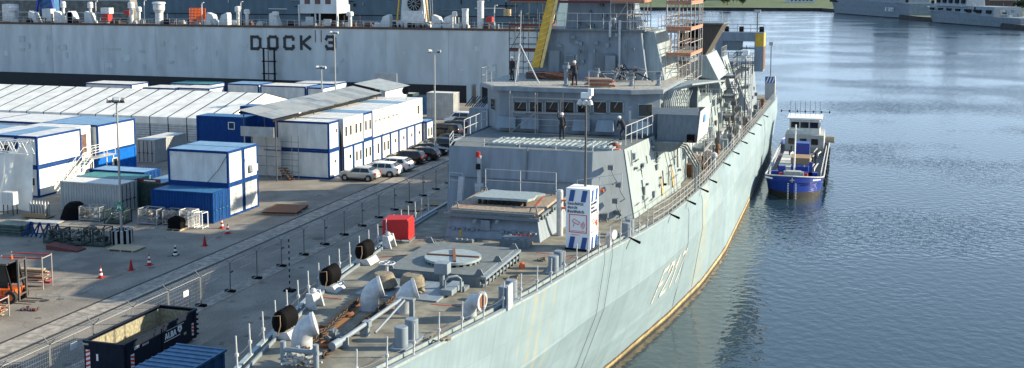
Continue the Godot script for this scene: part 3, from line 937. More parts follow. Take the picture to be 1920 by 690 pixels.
func superstructure(s: Node3D) -> void:
	var b := Bld.new()
	# forward block: plan from starboard round the front to port, bottom and top
	var lo := [Vector3(-7.5, 4.3, -82), Vector3(-7.4, 4.8, -69.4), Vector3(-6.35, 5.0, -66.3), Vector3(3.35, 5.0, -66.3), Vector3(5.75, 4.9, -68.4), Vector3(6.7, 4.3, -82)]
	var hi := [Vector3(-7.0, 9.48, -82), Vector3(-7.1, 9.48, -69.6), Vector3(-6.4, 9.48, -67.0), Vector3(3.3, 9.48, -67.0), Vector3(4.95, 9.48, -68.7), Vector3(6.3, 9.48, -82)]
	for i in 5: b.q(lo[i], lo[i + 1], hi[i + 1], hi[i])
	var fb := part(b, "forward_block", M.ship, s)
	b = Bld.new(); b.poly([Vector3(-7.0, 9.3, -82), Vector3(-6.9, 9.3, -69.6), Vector3(-6.15, 9.3, -67.0), Vector3(3.3, 9.3, -67.0), Vector3(4.95, 9.3, -68.7), Vector3(6.3, 9.3, -82)], Vector3(0, .1, 0))
	part(b, "upper_deck", M.deckplate, fb)
	# port side of the block in a paler tone than its front
	b = Bld.new()
	var out := Vector3(.03, .01, .01)
	b.q(lo[4] + out, lo[5] + out, hi[5] + out, hi[4] + out)
	part(b, "side_plating", M.shippale, fb)
	b = Bld.new(); b.rng(-6.2, 3.2, 7.48, 7.52, -66.66, -66.58); b.cyl(Vector3(-1.0, 7.55, -66.6), Vector3(-1.0, 9.6, -66.95), .05, .05, 6)
	part(b, "seam", M.shipdark, fb)
	b = Bld.new(); b.cyl(Vector3(.9, 6.6, -66.55), Vector3(.9, 6.6, -66.4), .45, .45, 18); part(b, "round_hatch", M.ship, fb)
	# signal post on the front
	b = Bld.new(); b.rng(-4.35, -3.8, 6.7, 7.2, -66.5, -66.2); b.rng(-4.3, -3.9, 6.2, 6.68, -66.45, -66.15); b.rng(-4.22, -3.98, 7.2, 9.0, -66.5, -66.3)
	part(b, "signal_box", M.ventwhite, fb)
	for y in [8.95, 8.15]:
		b = Bld.new(); b.cyl(Vector3(-4.1, y, -66.15), Vector3(-4.1, y + .35, -66.15), .16, .14, 10); part(b, "signal_lamp", M.red if y > 8.5 else M.dark, fb)
	# fittings on the pale port wall
	R.seed = 21
	for k in 46:
		var u := R.randf(); var v := R.randf()
		var z := lerpf(-69.2, -81.5, u)
		var f: float = (z + 68.4) / (-13.6)
		var x0 := lerpf(5.75, 6.7, f); var x1 := lerpf(4.95, 6.3, f)
		var y := lerpf(5.4, 9.2, v)
		var p := Vector3(lerpf(x0, x1, (y - 4.9) / 4.8) + .12, y, z)
		b = Bld.new()
		if k % 4 == 0: b.cyl(p + Vector3(.02, -R.randf() * 1.4, 0), p + Vector3(-.06, R.randf() * 1.4, 0), .045, .045, 5)
		elif k % 4 == 1: b.cyl(p, p + Vector3(.0, 0, R.randf_range(.5, 2.2)), .03, .03, 5)
		elif k % 4 == 2: b.box(p, Vector3(.2, R.randf_range(.2, .6), R.randf_range(.2, .5)))
		else: b.box(p, Vector3(.25, .12, .3))
		part(b, "wall_fitting", [M.shipdark, M.ship, M.black, M.shippale][R.randi() % 4], fb)
	for zz in [-71.5, -76.2, -79.5]:                # watertight doors
		b = Bld.new()
		var f: float = (zz + 68.4) / (-13.6)
		var x := lerpf(5.75, 6.7, f) - .12
		b.hexa([Vector3(x - .1, 5.2, zz - .4), Vector3(x + .16, 5.2, zz - .4), Vector3(x + .16, 5.2, zz + .4), Vector3(x - .1, 5.2, zz + .4), Vector3(x - .4, 7.1, zz - .4), Vector3(x - .08, 7.1, zz - .4), Vector3(x - .08, 7.1, zz + .4), Vector3(x - .4, 7.1, zz + .4)])
		part(b, "door", M.shippale if zz > -75 else M.ochre, fb)
	for p in [Vector3(4.9, 7.4, -67.5), Vector3(4.75, 6.4, -67.2), Vector3(4.9, 5.6, -67.5), Vector3(4.2, 5.5, -66.8), Vector3(4.4, 8.5, -67.4)]:
		b = Bld.new(); b.box(p, Vector3(.35, .3, .35)); b.tube([p, p + Vector3(.2, -.4, .3), p + Vector3(.4, -.9, 0), p + Vector3(.1, -1.1, .1)], .035, 5)
		part(b, "corner_fitting", M.shipdark, fb)
	b = Bld.new(); b.box(Vector3(3.95, 7.15, -66.5), Vector3(.4, .16, .2)); part(b, "lamp", M.orange, fb)
	# railing in front of the block's foot and on the deck edge
	b = Bld.new(); rail_run(b, [Vector3(-6.0, 6.9, -65.9), Vector3(-5.0, 6.9, -65.7)], 1.0, 1.2); rail_run(b, [Vector3(-3.0, 7.12, -64.4), Vector3(1.6, 7.12, -64.4)], 1.4, 1.8); rail_run(b, [Vector3(2.8, 6.9, -65.0), Vector3(5.4, 7.3, -66.0)], 1.1, 1.3)
	part(b, "roof_rail", M.ventwhite, s)
	b = Bld.new(); b.box(Vector3(-5.1, 6.9, -65.6), Vector3(.35, 1.6, .25), Basis(Vector3.FORWARD, .08)); part(b, "fire_cabinet", M.ventwhite, s)
	b = Bld.new(); rail_run(b, [hi[1] + Vector3(0, .05, 0), hi[2] + Vector3(0, .05, .02), hi[3] + Vector3(0, .05, .02)], .55, 2.2, .03)
	part(b, "edge_rail", M.ventwhite, s)
	b = Bld.new(); rail_run(b, [Vector3(5.0, 9.72, -69.0), Vector3(5.7, 9.75, -74.9)], 1.25, 1.0, .035)
	part(b, "edge_rail", M.ventwhite, s)
	b = Bld.new(); rail_run(b, [Vector3(-6.3, 9.72, -69.6), Vector3(-6.5, 9.75, -75.0)], 1.15, 1.2, .035)
	part(b, "edge_rail", M.ventwhite, s)
	# launcher covers on the upper deck
	for k in 4:
		b = Bld.new()
		b.rng(-4.2 + k * 2.15, -2.2 + k * 2.15, 9.36, 9.55, -71.4, -68.4)
		var cv := part(b, "launcher_cover", M.shippale, s)
		b = Bld.new()
		for j in 5: b.rng(-4.05 + k * 2.15 + j * .37, -3.9 + k * 2.15 + j * .37, 9.54, 9.62, -71.2, -68.6)
		part(b, "cover_rib", M.shippale, cv)
	# bridge
	var yl := 9.3; var yh := 12.38
	var bp := [Vector2(-7.4, -84.3), Vector2(-7.4, -77.9), Vector2(-5.7, -75.5), Vector2(3.9, -75.5), Vector2(5.9, -76.7), Vector2(5.9, -84.3)]
	b = Bld.new()
	for i in 5:
		var a: Vector2 = bp[i]; var e: Vector2 = bp[i + 1]
		b.q(Vector3(a.x, yl, a.y), Vector3(e.x, yl, e.y), Vector3(e.x, yh, e.y), Vector3(a.x, yh, a.y))
	var br := part(b, "bridge", M.ship, s)
	# bridge windows in recessed frames
	for x in [976.7, 1006, 1035.7, 1065, 1095.7, 1126, 1156.7]:
		var p := at_z(x, 201, -75.6); p.x -= SX
		b = Bld.new()
		var hw := .49; var hh := .42
		var zt := -75.5 
		for e in [[-1, 0], [1, 0]]: b.box(Vector3(p.x + e[0] * hw, p.y, zt + .03), Vector3(.07, hh * 2 + .1, .1))
		for e in [-1, 1]: b.box(Vector3(p.x, p.y + e * hh, zt + .03), Vector3(hw * 2 + .1, .07, .1))
		var fr := part(b, "window", M.shippale, br)
		b = Bld.new(); b.box(Vector3(p.x, p.y, zt + .005), Vector3(hw * 2, hh * 2, .02)); part(b, "pane", M.glass, fr)
		b = Bld.new(); b.bar(Vector3(p.x - .15, p.y - .05, zt + .09), Vector3(p.x + .12, p.y + hh, zt + .1), .03); part(b, "wiper", M.ventwhite, fr)
	for d in [[1202, 201, Vector2(3.9, -75.5), Vector2(5.9, -76.7)], [939, 200, Vector2(-7.4, -77.9), Vector2(-5.7, -75.5)]]:
		var q0: Vector2 = d[2]; var q1: Vector2 = d[3]
		var dd := (q1 - q0).normalized(); var nn := Vector3(-dd.y, 0, dd.x)
		if nn.z < 0: nn = -nn
		var c2 := q0.lerp(q1, .52)
		var c3 := Vector3(c2.x, 11.2, c2.y) + nn * .02
		var bs := Basis(Vector3(dd.x, 0, dd.y), Vector3.UP, Vector3(dd.x, 0, dd.y).cross(Vector3.UP))
		b = Bld.new(); b.box(c3, Vector3(1.1, .92, .08), bs); var fr := part(b, "window", M.shippale, br)
		b = Bld.new(); b.box(c3 + nn * .04, Vector3(.98, .8, .03), bs); part(b, "pane", M.glass, fr)
	# lower wall panels and lockers below the windows
	for d in [[-5.0, 1.5], [-3.2, 1.4], [.6, 1.3], [2.3, 1.3], [4.9, 1.2]]:
		b = Bld.new(); b.hexa([Vector3(d[0] - d[1] * .5, 9.72, -75.4), Vector3(d[0] + d[1] * .5, 9.72, -75.4), Vector3(d[0] + d[1] * .5, 9.72, -74.7), Vector3(d[0] - d[1] * .5, 9.72, -74.7), Vector3(d[0] - d[1] * .45, 10.5, -75.4), Vector3(d[0] + d[1] * .45, 10.5, -75.4), Vector3(d[0] + d[1] * .45, 10.5, -75.1), Vector3(d[0] - d[1] * .45, 10.5, -75.1)])
		part(b, "locker", M.ship if d[0] < 4 else M.shippale, s)
	# roof
	b = Bld.new()
	var rp := [Vector3(-7.9, 12.385, -86.3), Vector3(-7.9, 12.385, -77.7), Vector3(-6.0, 12.385, -75.05), Vector3(4.15, 12.385, -75.05), Vector3(6.2, 12.385, -76.25), Vector3(6.2, 12.385, -86.3)]
	b.poly(rp, Vector3(0, .3, 0))
	var rf := part(b, "bridge_roof", M.ship, s)
	b = Bld.new()
	var rq := []
	for p in rp: rq.append(Vector3(p.x * .985, 12.684, p.z if p.z < -81.3 else p.z - .1))
	b.poly(rq, Vector3(0, .02, 0))
	part(b, "roof_deck", M.roofpale, rf)
	b = Bld.new(); rail_run(b, [Vector3(-7.7, 12.7, -80.8), Vector3(-7.7, 12.7, -77.4), Vector3(-6.0, 12.7, -74.6)], 1.1, 1.2); part(b, "roof_rail", M.galv, rf)
	b = Bld.new(); rail_run(b, [Vector3(.9, 12.7, -75.9), Vector3(4.2, 12.7, -75.9), Vector3(6.0, 12.7, -76.9)], 1.2, 1.7); part(b, "roof_rail", M.galv, rf)
	for z in [-77.6, -79.2, -80.8]:
		bx("side_window", M.glass, br, Vector3(5.92, 11.2, z), Vector3(.06, .8, 1.1))
	# wing to port: front, outer panel with a blue sign, canopy
	b = Bld.new()
	b.hexa([Vector3(5.9, 9.1, -81.1), Vector3(8.65, 9.1, -81.1), Vector3(8.65, 9.1, -75.6), Vector3(5.9, 9.1, -75.6), Vector3(5.9, 11.0, -81.1), Vector3(8.85, 11.0, -81.1), Vector3(8.85, 11.0, -75.8), Vector3(5.9, 11.0, -75.8)])
	var wg := part(b, "bridge_wing", M.shipdark, s)
	b = Bld.new(); b.q(Vector3(8.7, 9.12, -75.63), Vector3(8.7, 9.12, -81.6), Vector3(8.9, 11.3, -81.6), Vector3(8.9, 11.3, -75.7))
	part(b, "outer_panel", M.ventwhite, wg)
	b = Bld.new(); b.box(Vector3(8.86, 10.55, -78.2), Vector3(.06, .5, .8)); part(b, "blue_sign", M.signlight, wg)
	b = Bld.new(); b.rng(8.05, 8.6, 9.15, 9.7, -75.55, -75.2); var nl := part(b, "side_light_box", M.black, wg)
	b = Bld.new(); b.rng(8.15, 8.5, 9.22, 9.3, -75.21, -75.15); part(b, "side_light", M.maroon, nl)
	b = Bld.new(); b.rng(5.5, 8.75, 11.0, 11.45, -75.9, -75.82); part(b, "wind_screen", M.galv, wg)
	b = Bld.new(); b.poly([Vector3(6.7, 12.55, -77), Vector3(8.1, 12.95, -77.2), Vector3(9.8, 12.85, -82.1), Vector3(6.8, 12.55, -84.6)], Vector3(0, .12, 0))
	part(b, "wing_canopy", M.shippale, wg)
	b = Bld.new(); b.rng(7.4, 8, 11.0, 12.7, -81.2, -80.6); part(b, "canopy_pillar", M.shipdark, wg)
	b = Bld.new()
	for k in 14: b.tube([Vector3(5.95 + k * .12, 11.0, -78.2 - k * .1), Vector3(6.0 + k * .12, 11.7, -78.1 - k * .1), Vector3(6.2 + k * .12, 12.4, -78.4 - k * .1)], .04, 5)
	part(b, "cable_run", M.shippale, wg)
	# starboard wing
	b = Bld.new(); b.hexa([Vector3(-9.0, 8.6, -81), Vector3(-7.3, 8.6, -81), Vector3(-7.3, 8.6, -77.6), Vector3(-9.0, 8.6, -77.6), Vector3(-9.0, 10.7, -81), Vector3(-7.3, 10.7, -81), Vector3(-7.3, 10.7, -77.7), Vector3(-8.8, 10.7, -77.7)])
	part(b, "bridge_wing", M.ship, s)
	b = Bld.new()
	for k in 9: b.bar(Vector3(-9.2 + k * .18, 10.8, -77.9), Vector3(-8.9 + k * .2, 11.3 + .3 * R.randf(), -78.8), .06)
	part(b, "cable_run", M.scaffdark, s)
	# mast house
	b = Bld.new()
	b.hexa([Vector3(-5.3, 12.6, -88), Vector3(3.9, 12.6, -88), Vector3(3.9, 12.6, -82.5), Vector3(-5.3, 12.6, -82.5), Vector3(-4.7, 16.5, -88), Vector3(3.3, 16.5, -88), Vector3(3.3, 16.5, -82.8), Vector3(-4.7, 16.5, -82.8)])
	var mh := part(b, "mast_house", M.ship, s)
	b = Bld.new(); b.rng(-5.1, 3.7, 16.45, 16.58, -88, -82.4); part(b, "house_deck", M.shipdark, mh)
	b = Bld.new(); b.hexa([Vector3(-3.2, 16.5, -87.6), Vector3(2.6, 16.5, -87.6), Vector3(2.6, 16.5, -85), Vector3(-3.2, 16.5, -85), Vector3(-2.8, 22, -87.6), Vector3(1.6, 22, -87.6), Vector3(1.6, 22, -85.5), Vector3(-2.8, 22, -85.5)])
	part(b, "mast_base", M.ship, mh)
	b = Bld.new(); b.rng(-3.9, 1.2, 18.55, 18.75, -84.8, -84.1); part(b, "red_beam", M.maroon, mh)
	for d in [[-3.9, 13.0, .9, 1.9, "ship"], [-2.6, 13.0, .75, 1.6, "ship"], [-.1, 12.8, 1.5, 1.9, "shipdark"]]:
		b = Bld.new(); b.rng(d[0], d[0] + d[2], d[1], d[1] + d[3], -82.5, -82.38); var dr := part(b, "door", M[d[4]], mh)
		b = Bld.new(); b.rng(d[0] + .08, d[0] + d[2] - .08, d[1] + .1, d[1] + d[3] - .1, -82.4, -82.35); part(b, "leaf", M.shipdark if d[0] > -3 else M.ship, dr)
	b = Bld.new(); b.rng(.75, 1.5, 12.9, 14.6, -82.35, -81.9); part(b, "cabinet_door", M.ship, mh)
	b = Bld.new(); b.tube([Vector3(1.0, 16.0, -82.4), Vector3(1.0, 17.1, -82.4), Vector3(1.15, 17.4, -82.4), Vector3(1.35, 17.4, -82.4), Vector3(1.45, 17.1, -82.4)], .1, 8); b.tube([Vector3(1.75, 13.2, -82.4), Vector3(1.75, 17.3, -82.4)], .1, 8)
	part(b, "vent_pipe", M.ventwhite, mh)
	b = Bld.new(); rail_run(b, [Vector3(-4.7, 16.6, -82.6), Vector3(3.5, 16.6, -82.6)], 1.2, 1.0, .03); rail_run(b, [Vector3(2.2, 16.6, -83.1), Vector3(3.6, 16.6, -83.1)], 1.4, .4, .04)
	part(b, "house_rail", M.ventwhite, mh)
	R.seed = 77
	for k in 64:                                  # pipes, boxes and brackets on the mast house
		var p := Vector3(R.randf_range(-4.5, 3.2), R.randf_range(13, 16.2), -82.45)
		b = Bld.new()
		if k % 3 == 0: b.cyl(p, p + Vector3(0, R.randf_range(.3, 1.4), 0), .03, .03, 5)
		elif k % 3 == 1: b.box(p, Vector3(.15 + R.randf() * .2, .15 + R.randf() * .3, .25))
		else:
			p.y += 3.6; p.x *= .62; p.z = -85; b.box(p, Vector3(.2, .3, .4))
		part(b, "house_fitting", [M.shipdark, M.ship, M.ship][R.randi() % 3], mh)
	# side panel behind the scaffold
	b = Bld.new(); b.hexa([Vector3(3.5, 12.7, -89), Vector3(5.3, 12.7, -89), Vector3(5.1, 12.7, -83.4), Vector3(3.5, 12.7, -83.4), Vector3(3.3, 16.4, -89), Vector3(4.3, 16.4, -89), Vector3(4.2, 16.4, -83.7), Vector3(3.3, 16.4, -83.7)])
	part(b, "side_house", M.shippale, s)
	# main deckhouse aft of the bridge and the casings above it
	var dh: MeshInstance3D
	for q in [[-106.0, -82.0, -5.6], [-113.0, -106.0, .5], [-150.0, -113.0, -5.6]]:
		b = Bld.new()
		b.hexa([Vector3(q[2], 4.0, q[0]), Vector3(6.4, 4.0, q[0]), Vector3(6.5, 4.0, q[1]), Vector3(q[2], 4.0, q[1]), Vector3(q[2] + .2, 9.4, q[0]), Vector3(5.7, 9.4, q[0]), Vector3(5.8, 9.4, q[1]), Vector3(q[2] + .2, 9.4, q[1])])
		dh = part(b, "deckhouse", M.shippale, s)
	b = Bld.new(); b.hexa([Vector3(-1.0, 9.4, -105), Vector3(5.0, 9.4, -105), Vector3(5.2, 9.4, -86), Vector3(-1.0, 9.4, -86), Vector3(-.8, 11.6, -105), Vector3(4.4, 11.6, -105), Vector3(4.6, 11.6, -86), Vector3(-.8, 11.6, -86)])
	part(b, "upper_house", M.shippale, dh)
	b = Bld.new(); b.rng(-.9, 4.4, 11.6, 11.7, -105, -90); part(b, "upper_house_deck", M.shipdeck, dh)
	b = Bld.new(); b.hexa([Vector3(2.5, 11.5, -112), Vector3(6.8, 11.0, -112), Vector3(6.8, 11.0, -104), Vector3(2.5, 11.5, -104), Vector3(2.5, 13.3, -112), Vector3(5.6, 13.3, -112), Vector3(5.6, 13.3, -104), Vector3(2.5, 13.3, -104)])
	part(b, "casing_side", M.shippale, dh)
	# funnel pair
	b = Bld.new(); b.hexa([Vector3(3.7, 13.2, -109), Vector3(5.4, 13.2, -109), Vector3(5.4, 13.2, -104.4), Vector3(3.7, 13.2, -104.4), Vector3(4.3, 16.2, -109.5), Vector3(7.0, 16.2, -109.5), Vector3(7.0, 16.2, -104.8), Vector3(4.3, 16.2, -104.8)])
	var fu := part(b, "funnel", M.funnelbrown, s)
	b = Bld.new(); b.q(Vector3(2.9, 13.2, -104.38), Vector3(4.35, 13.2, -104.38), Vector3(5.2, 16.2, -104.78), Vector3(3.9, 16.2, -104.78)); b.rng(3.0, 4.0, 13.2, 16.1, -109, -104.5)
	part(b, "black_face", M.black, fu)
	b = Bld.new(); b.rng(4.2, 7.1, 16.2, 16.32, -109.6, -104.6); part(b, "funnel_cap", M.shipdark, fu)
	b = Bld.new(); rail_run(b, [Vector3(3.6, 16.35, -104.8), Vector3(6.9, 16.35, -104.8)], 1.1, .9, .03); part(b, "funnel_rail", M.galv, fu)
	# aft portal: open hangar frame with yellow end
	var zp := -128.0
	var pa := at_z(1350, 60, zp); var pb := at_z(1432, 60, zp); var pc := at_z(1425, 118, zp)
	var x0 := pa.x - SX; var x1 := pb.x - SX; var yt := pa.y; var yb := pc.y
	b = Bld.new()
	b.rng(x0 - 1.5, x1, yt - 1.0, yt, zp - 3, zp)            # roof beam
	b.rng(x1 - 1.0, x1, yb - 1, yt - 1.0, zp - 3, zp)         # outer pillar
	b.rng(x0 - 1.5, x0 + .3, yb - 1, yt - 1.0, zp - 3, zp)
	b.rng(x0, x1 - 1.0, yb - .2, yb, zp - 3, zp)
	b.rng(x0, x1 - 1.0, (yt + yb) * .5 - .25, (yt + yb) * .5 - .1, zp - 2, zp - 1.6)
	var po := part(b, "hangar_frame", M.ship, s)
	b = Bld.new(); b.rng(x1 + .004, x1 + .03, yt - 1.6, yt - .1, zp - 2.6, zp - .1); b.rng(x1 - .9, x1 - .05, yt - 1.6, yt - .1, zp + .004, zp + .03); part(b, "yellow_panel", M.yellow, po)
	b = Bld.new(); b.rng(x1 + .004, x1 + .03, yb - .8, yt - 1.65, zp - 2.6, zp - .1); part(b, "rusty_panel", M.rust, po)
	b = Bld.new(); b.rng(x0 + .3, x0 + 2.4, yt - 2.1, yt - 1.0, zp - 2.9, zp - .1); part(b, "door_housing", M.shipdark, po)
	b = Bld.new(); rail_run(b, [Vector3(x0 + 2.4, yb + 1.9, zp - .5), Vector3(x1 - 1, yb + 1.9, zp - .5)], 1.1, .8, .035); rail_run(b, [Vector3(x0, yb, zp - .5), Vector3(x1 - 1, yb, zp - .5)], 1.1, .9, .035); rail_run(b, [Vector3(x0 - 1, yt, zp - .3), Vector3(x1, yt, zp - .3)], .9, 1.2, .03)
	part(b, "hangar_rail", M.scaffdark, po)
	for d in [[.6, .8], [2.3, 1.2], [4.6, .6]]:
		b = Bld.new(); b.ball(Vector3(x0 + d[0], yt + .35, zp - 1.5), .28, 10); b.box(Vector3(x0 + d[0], yt + .3, zp - 1.5), Vector3(.5, .6, .5)); part(b, "roof_gear", M.dark, po)
	b = Bld.new(); b.hexa([Vector3(-6.0, 4.0, -146), Vector3(7.0, 4.0, -146), Vector3(7.0, 4.0, -126), Vector3(-6.0, 4.0, -126), Vector3(-5.5, yb - .2, -146), Vector3(6.4, yb - .2, -146), Vector3(6.4, yb - .2, -126), Vector3(-5.5, yb - .2, -126)])
	part(b, "hangar", M.ship, s)
	# slanted bulkheads between wing and portal
	for d in [[5.4, -108.0, 6.8, 9.3, 12.8], [5.6, -117.0, 7.2, 7.6, 12.2], [6.2, -123.0, 8.0, 6.0, 10.5]]:
		b = Bld.new(); b.poly([Vector3(d[0] - 1.6, d[3], d[1]), Vector3(d[2], d[3], d[1]), Vector3(d[0], d[4], d[1]), Vector3(d[0] - 1.2, d[4], d[1])], Vector3(0, 0, -.3))
		part(b, "bulkhead", M.ship, s)
		b = Bld.new(); b.poly([Vector3(d[2] - .2, d[3], d[1] - .4), Vector3(d[0], d[4], d[1] - .4), Vector3(d[0], d[4], d[1] - 5.0), Vector3(d[2] - .2, d[3], d[1] - 5.0)], Vector3(-.2, 0, 0))
		part(b, "sloping_side", M.shippale, s)
	R.seed = 61
	for d in [[5.4, -108.0, 6.8, 9.3, 12.8], [5.6, -117.0, 7.2, 7.6, 12.2], [6.2, -123.0, 8.0, 6.0, 10.5]]:
		for k in 12:
			var f := R.randf(); var z: float = d[1] - .6 - R.randf() * 4.2
			var p := Vector3(lerpf(d[2] - .2, d[0], f) + .08, lerpf(d[3], d[4], f), z)
			b = Bld.new()
			if k % 3 == 0: b.cyl(p, p + Vector3((d[0] - d[2]) * .25, (d[4] - d[3]) * .25, 0), .05, .05, 5)
			elif k % 3 == 1: b.cyl(p, p + Vector3(0, 0, R.randf_range(.6, 1.5)), .05, .05, 5)
			else: b.box(p, Vector3(.3, .4, .5))
			part(b, "side_fitting", [M.shipdark, M.ship, M.ventwhite][k % 3], s)
		b = Bld.new(); rail_run(b, [Vector3(d[0] - .1, d[4], d[1] - .5), Vector3(d[0] - .1, d[4], d[1] - 5.0)], 1.05, 1.1, .03); part(b, "side_rail", M.galv, s)
	# aft clutter at the side: lockers, vents, posts
	R.seed = 31
	for k in 90:
		var zz := R.randf_range(-84, -148)
		var p := Vector3(R.randf_range(6.4, 7.9), yd(zz), zz)
		b = Bld.new()
		match k % 5:
			0: b.cyl(p, p + Vector3(0, R.randf_range(1.2, 3.2), 0), .07, .07, 6)
			1: b.box(p + Vector3(0, .5, 0), Vector3(.6, 1.0, .7))
			2: b.lathe(p, [Vector2(.2, 0), Vector2(.2, .9), Vector2(.35, 1.0), Vector2(.3, 1.3), Vector2(0, 1.4)], 8)
			3: b.bar(p + Vector3(0, .2, 0), p + Vector3(R.randf_range(-.8, .4), R.randf_range(.8, 2.6), R.randf_range(-2, 2)), .12)
			4: b.box(p + Vector3(-.3, R.randf_range(1.5, 4.0), 0), Vector3(.5, .4, .8))
		part(b, "deck_gear", [M.shipdark, M.ship, M.ventwhite, M.galv, M.scaffdark, M.rust][R.randi() % 6], s)
	for k in 110:                                 # fittings up the deckhouse side
		var zz := R.randf_range(-83, -146); var y := R.randf_range(5.0, 11.4 if zz > -104 else 9.2)
		var p := Vector3(lerpf(6.6, 5.9, (y - 4) / 5.4) if y < 9.4 else lerpf(5.2, 4.5, (y - 9.4) / 2.2), y, zz)
		b = Bld.new()
		match k % 4:
			0: b.cyl(p, p + Vector3(0, R.randf_range(.5, 2.0), 0), .05, .05, 5)
			1: b.cyl(p, p + Vector3(0, 0, R.randf_range(.8, 4.0)), .05, .05, 5)
			2: b.box(p, Vector3(.4, R.randf_range(.3, 1.2), R.randf_range(.3, 1.0)))
			3: b.box(p, Vector3(.9, .06, R.randf_range(1, 3)))
		part(b, "wall_fitting", [M.shipdark, M.shippale, M.dark, M.ventwhite, M.ship][R.randi() % 5], dh)
	R.seed = 91
	for k in 120:                                 # gear crowding the upper decks aft of the bridge
		var zz := R.randf_range(-90, -150); var y0 := 11.6 if zz > -104 and R.randf() < .5 else 9.4
		var p := Vector3(R.randf_range(1.5, 4.4 if y0 > 10 else 5.8), y0, zz)
		b = Bld.new()
		match k % 6:
			0: b.cyl(p, p + Vector3(0, R.randf_range(1.5, 5.0), 0), .06, .05, 6)
			1: b.box(p + Vector3(0, .6, 0), Vector3(R.randf_range(.5, 1.4), 1.2, R.randf_range(.5, 2)))
			2: b.lathe(p, [Vector2(.25, 0), Vector2(.25, 1.2), Vector2(.45, 1.3), Vector2(.4, 1.7), Vector2(0, 1.8)], 8)
			3: rail_run(b, [p, p + Vector3(0, 0, R.randf_range(-5, -2))], 1.05, 1.0, .03)
			4: b.tube([p, p + Vector3(0, 1.5, 0), p + Vector3(.3, 1.8, 0), p + Vector3(.9, 1.8, 0)], .12, 7)
			5: rail_run(b, [p, p + Vector3(R.randf_range(1, 2.5), 0, 0)], 1.05, .8, .03)
		part(b, "deck_gear", [M.shipdark, M.ship, M.shippale, M.ventwhite, M.galv, M.scaffdark][R.randi() % 6], s)
	for d in [[3.6, -100.0, 8.0], [2.0, -103.0, 9.0], [5.0, -104.0, 6.5]]:       # whip aerials and a pole mast
		pole("aerial", M.ventwhite, s, Vector3(d[0], 11.6, d[1]), Vector3(d[0], 11.6 + d[2], d[1]), .05)
	# wing strut frame under the platform
	b = Bld.new()
	for d in [[0.0], [.9], [1.8]]:
		b.tube([Vector3(8.1, 4.9, -79.5 - d[0]), Vector3(8.1, 6.7, -79.5 - d[0]), Vector3(7.4, 8.3, -78.2 - d[0]), Vector3(6.3, 8.7, -77.4 - d[0])], .07, 7)
	part(b, "support_frame", M.shipdark, s)
	b = Bld.new(); b.hexa([Vector3(5.6, 8.5, -76.6), Vector3(7.3, 8.5, -76.6), Vector3(7.0, 8.5, -74.8), Vector3(5.7, 8.5, -74.8), Vector3(5.3, 9.2, -76.6), Vector3(7.8, 9.2, -76.6), Vector3(7.6, 9.2, -74.6), Vector3(5.3, 9.2, -74.6)])
	part(b, "lookout_tub", M.shipdark, s)

# ---------------------------------------------------------------- yard
func corr_wall(b: Bld, a: Vector3, e: Vector3, h: float, nrm: Vector3, pitch := .28, dep := .05) -> void:
	var n := maxi(2, int(a.distance_to(e) / pitch))
	var up := Vector3(0, h, 0)
	var d := (e - a) / n
	for i in n:
		var p := a + d * i
		var q0 := p; var q1 := p + d * .35 ; var q2 := p + d * .5 - nrm * dep; var q3 := p + d * .85 - nrm * dep; var q4 := p + d
		for s in [[q0, q1], [q1, q2], [q2, q3], [q3, q4]]: b.q(s[0], s[1], s[1] + up, s[0] + up)

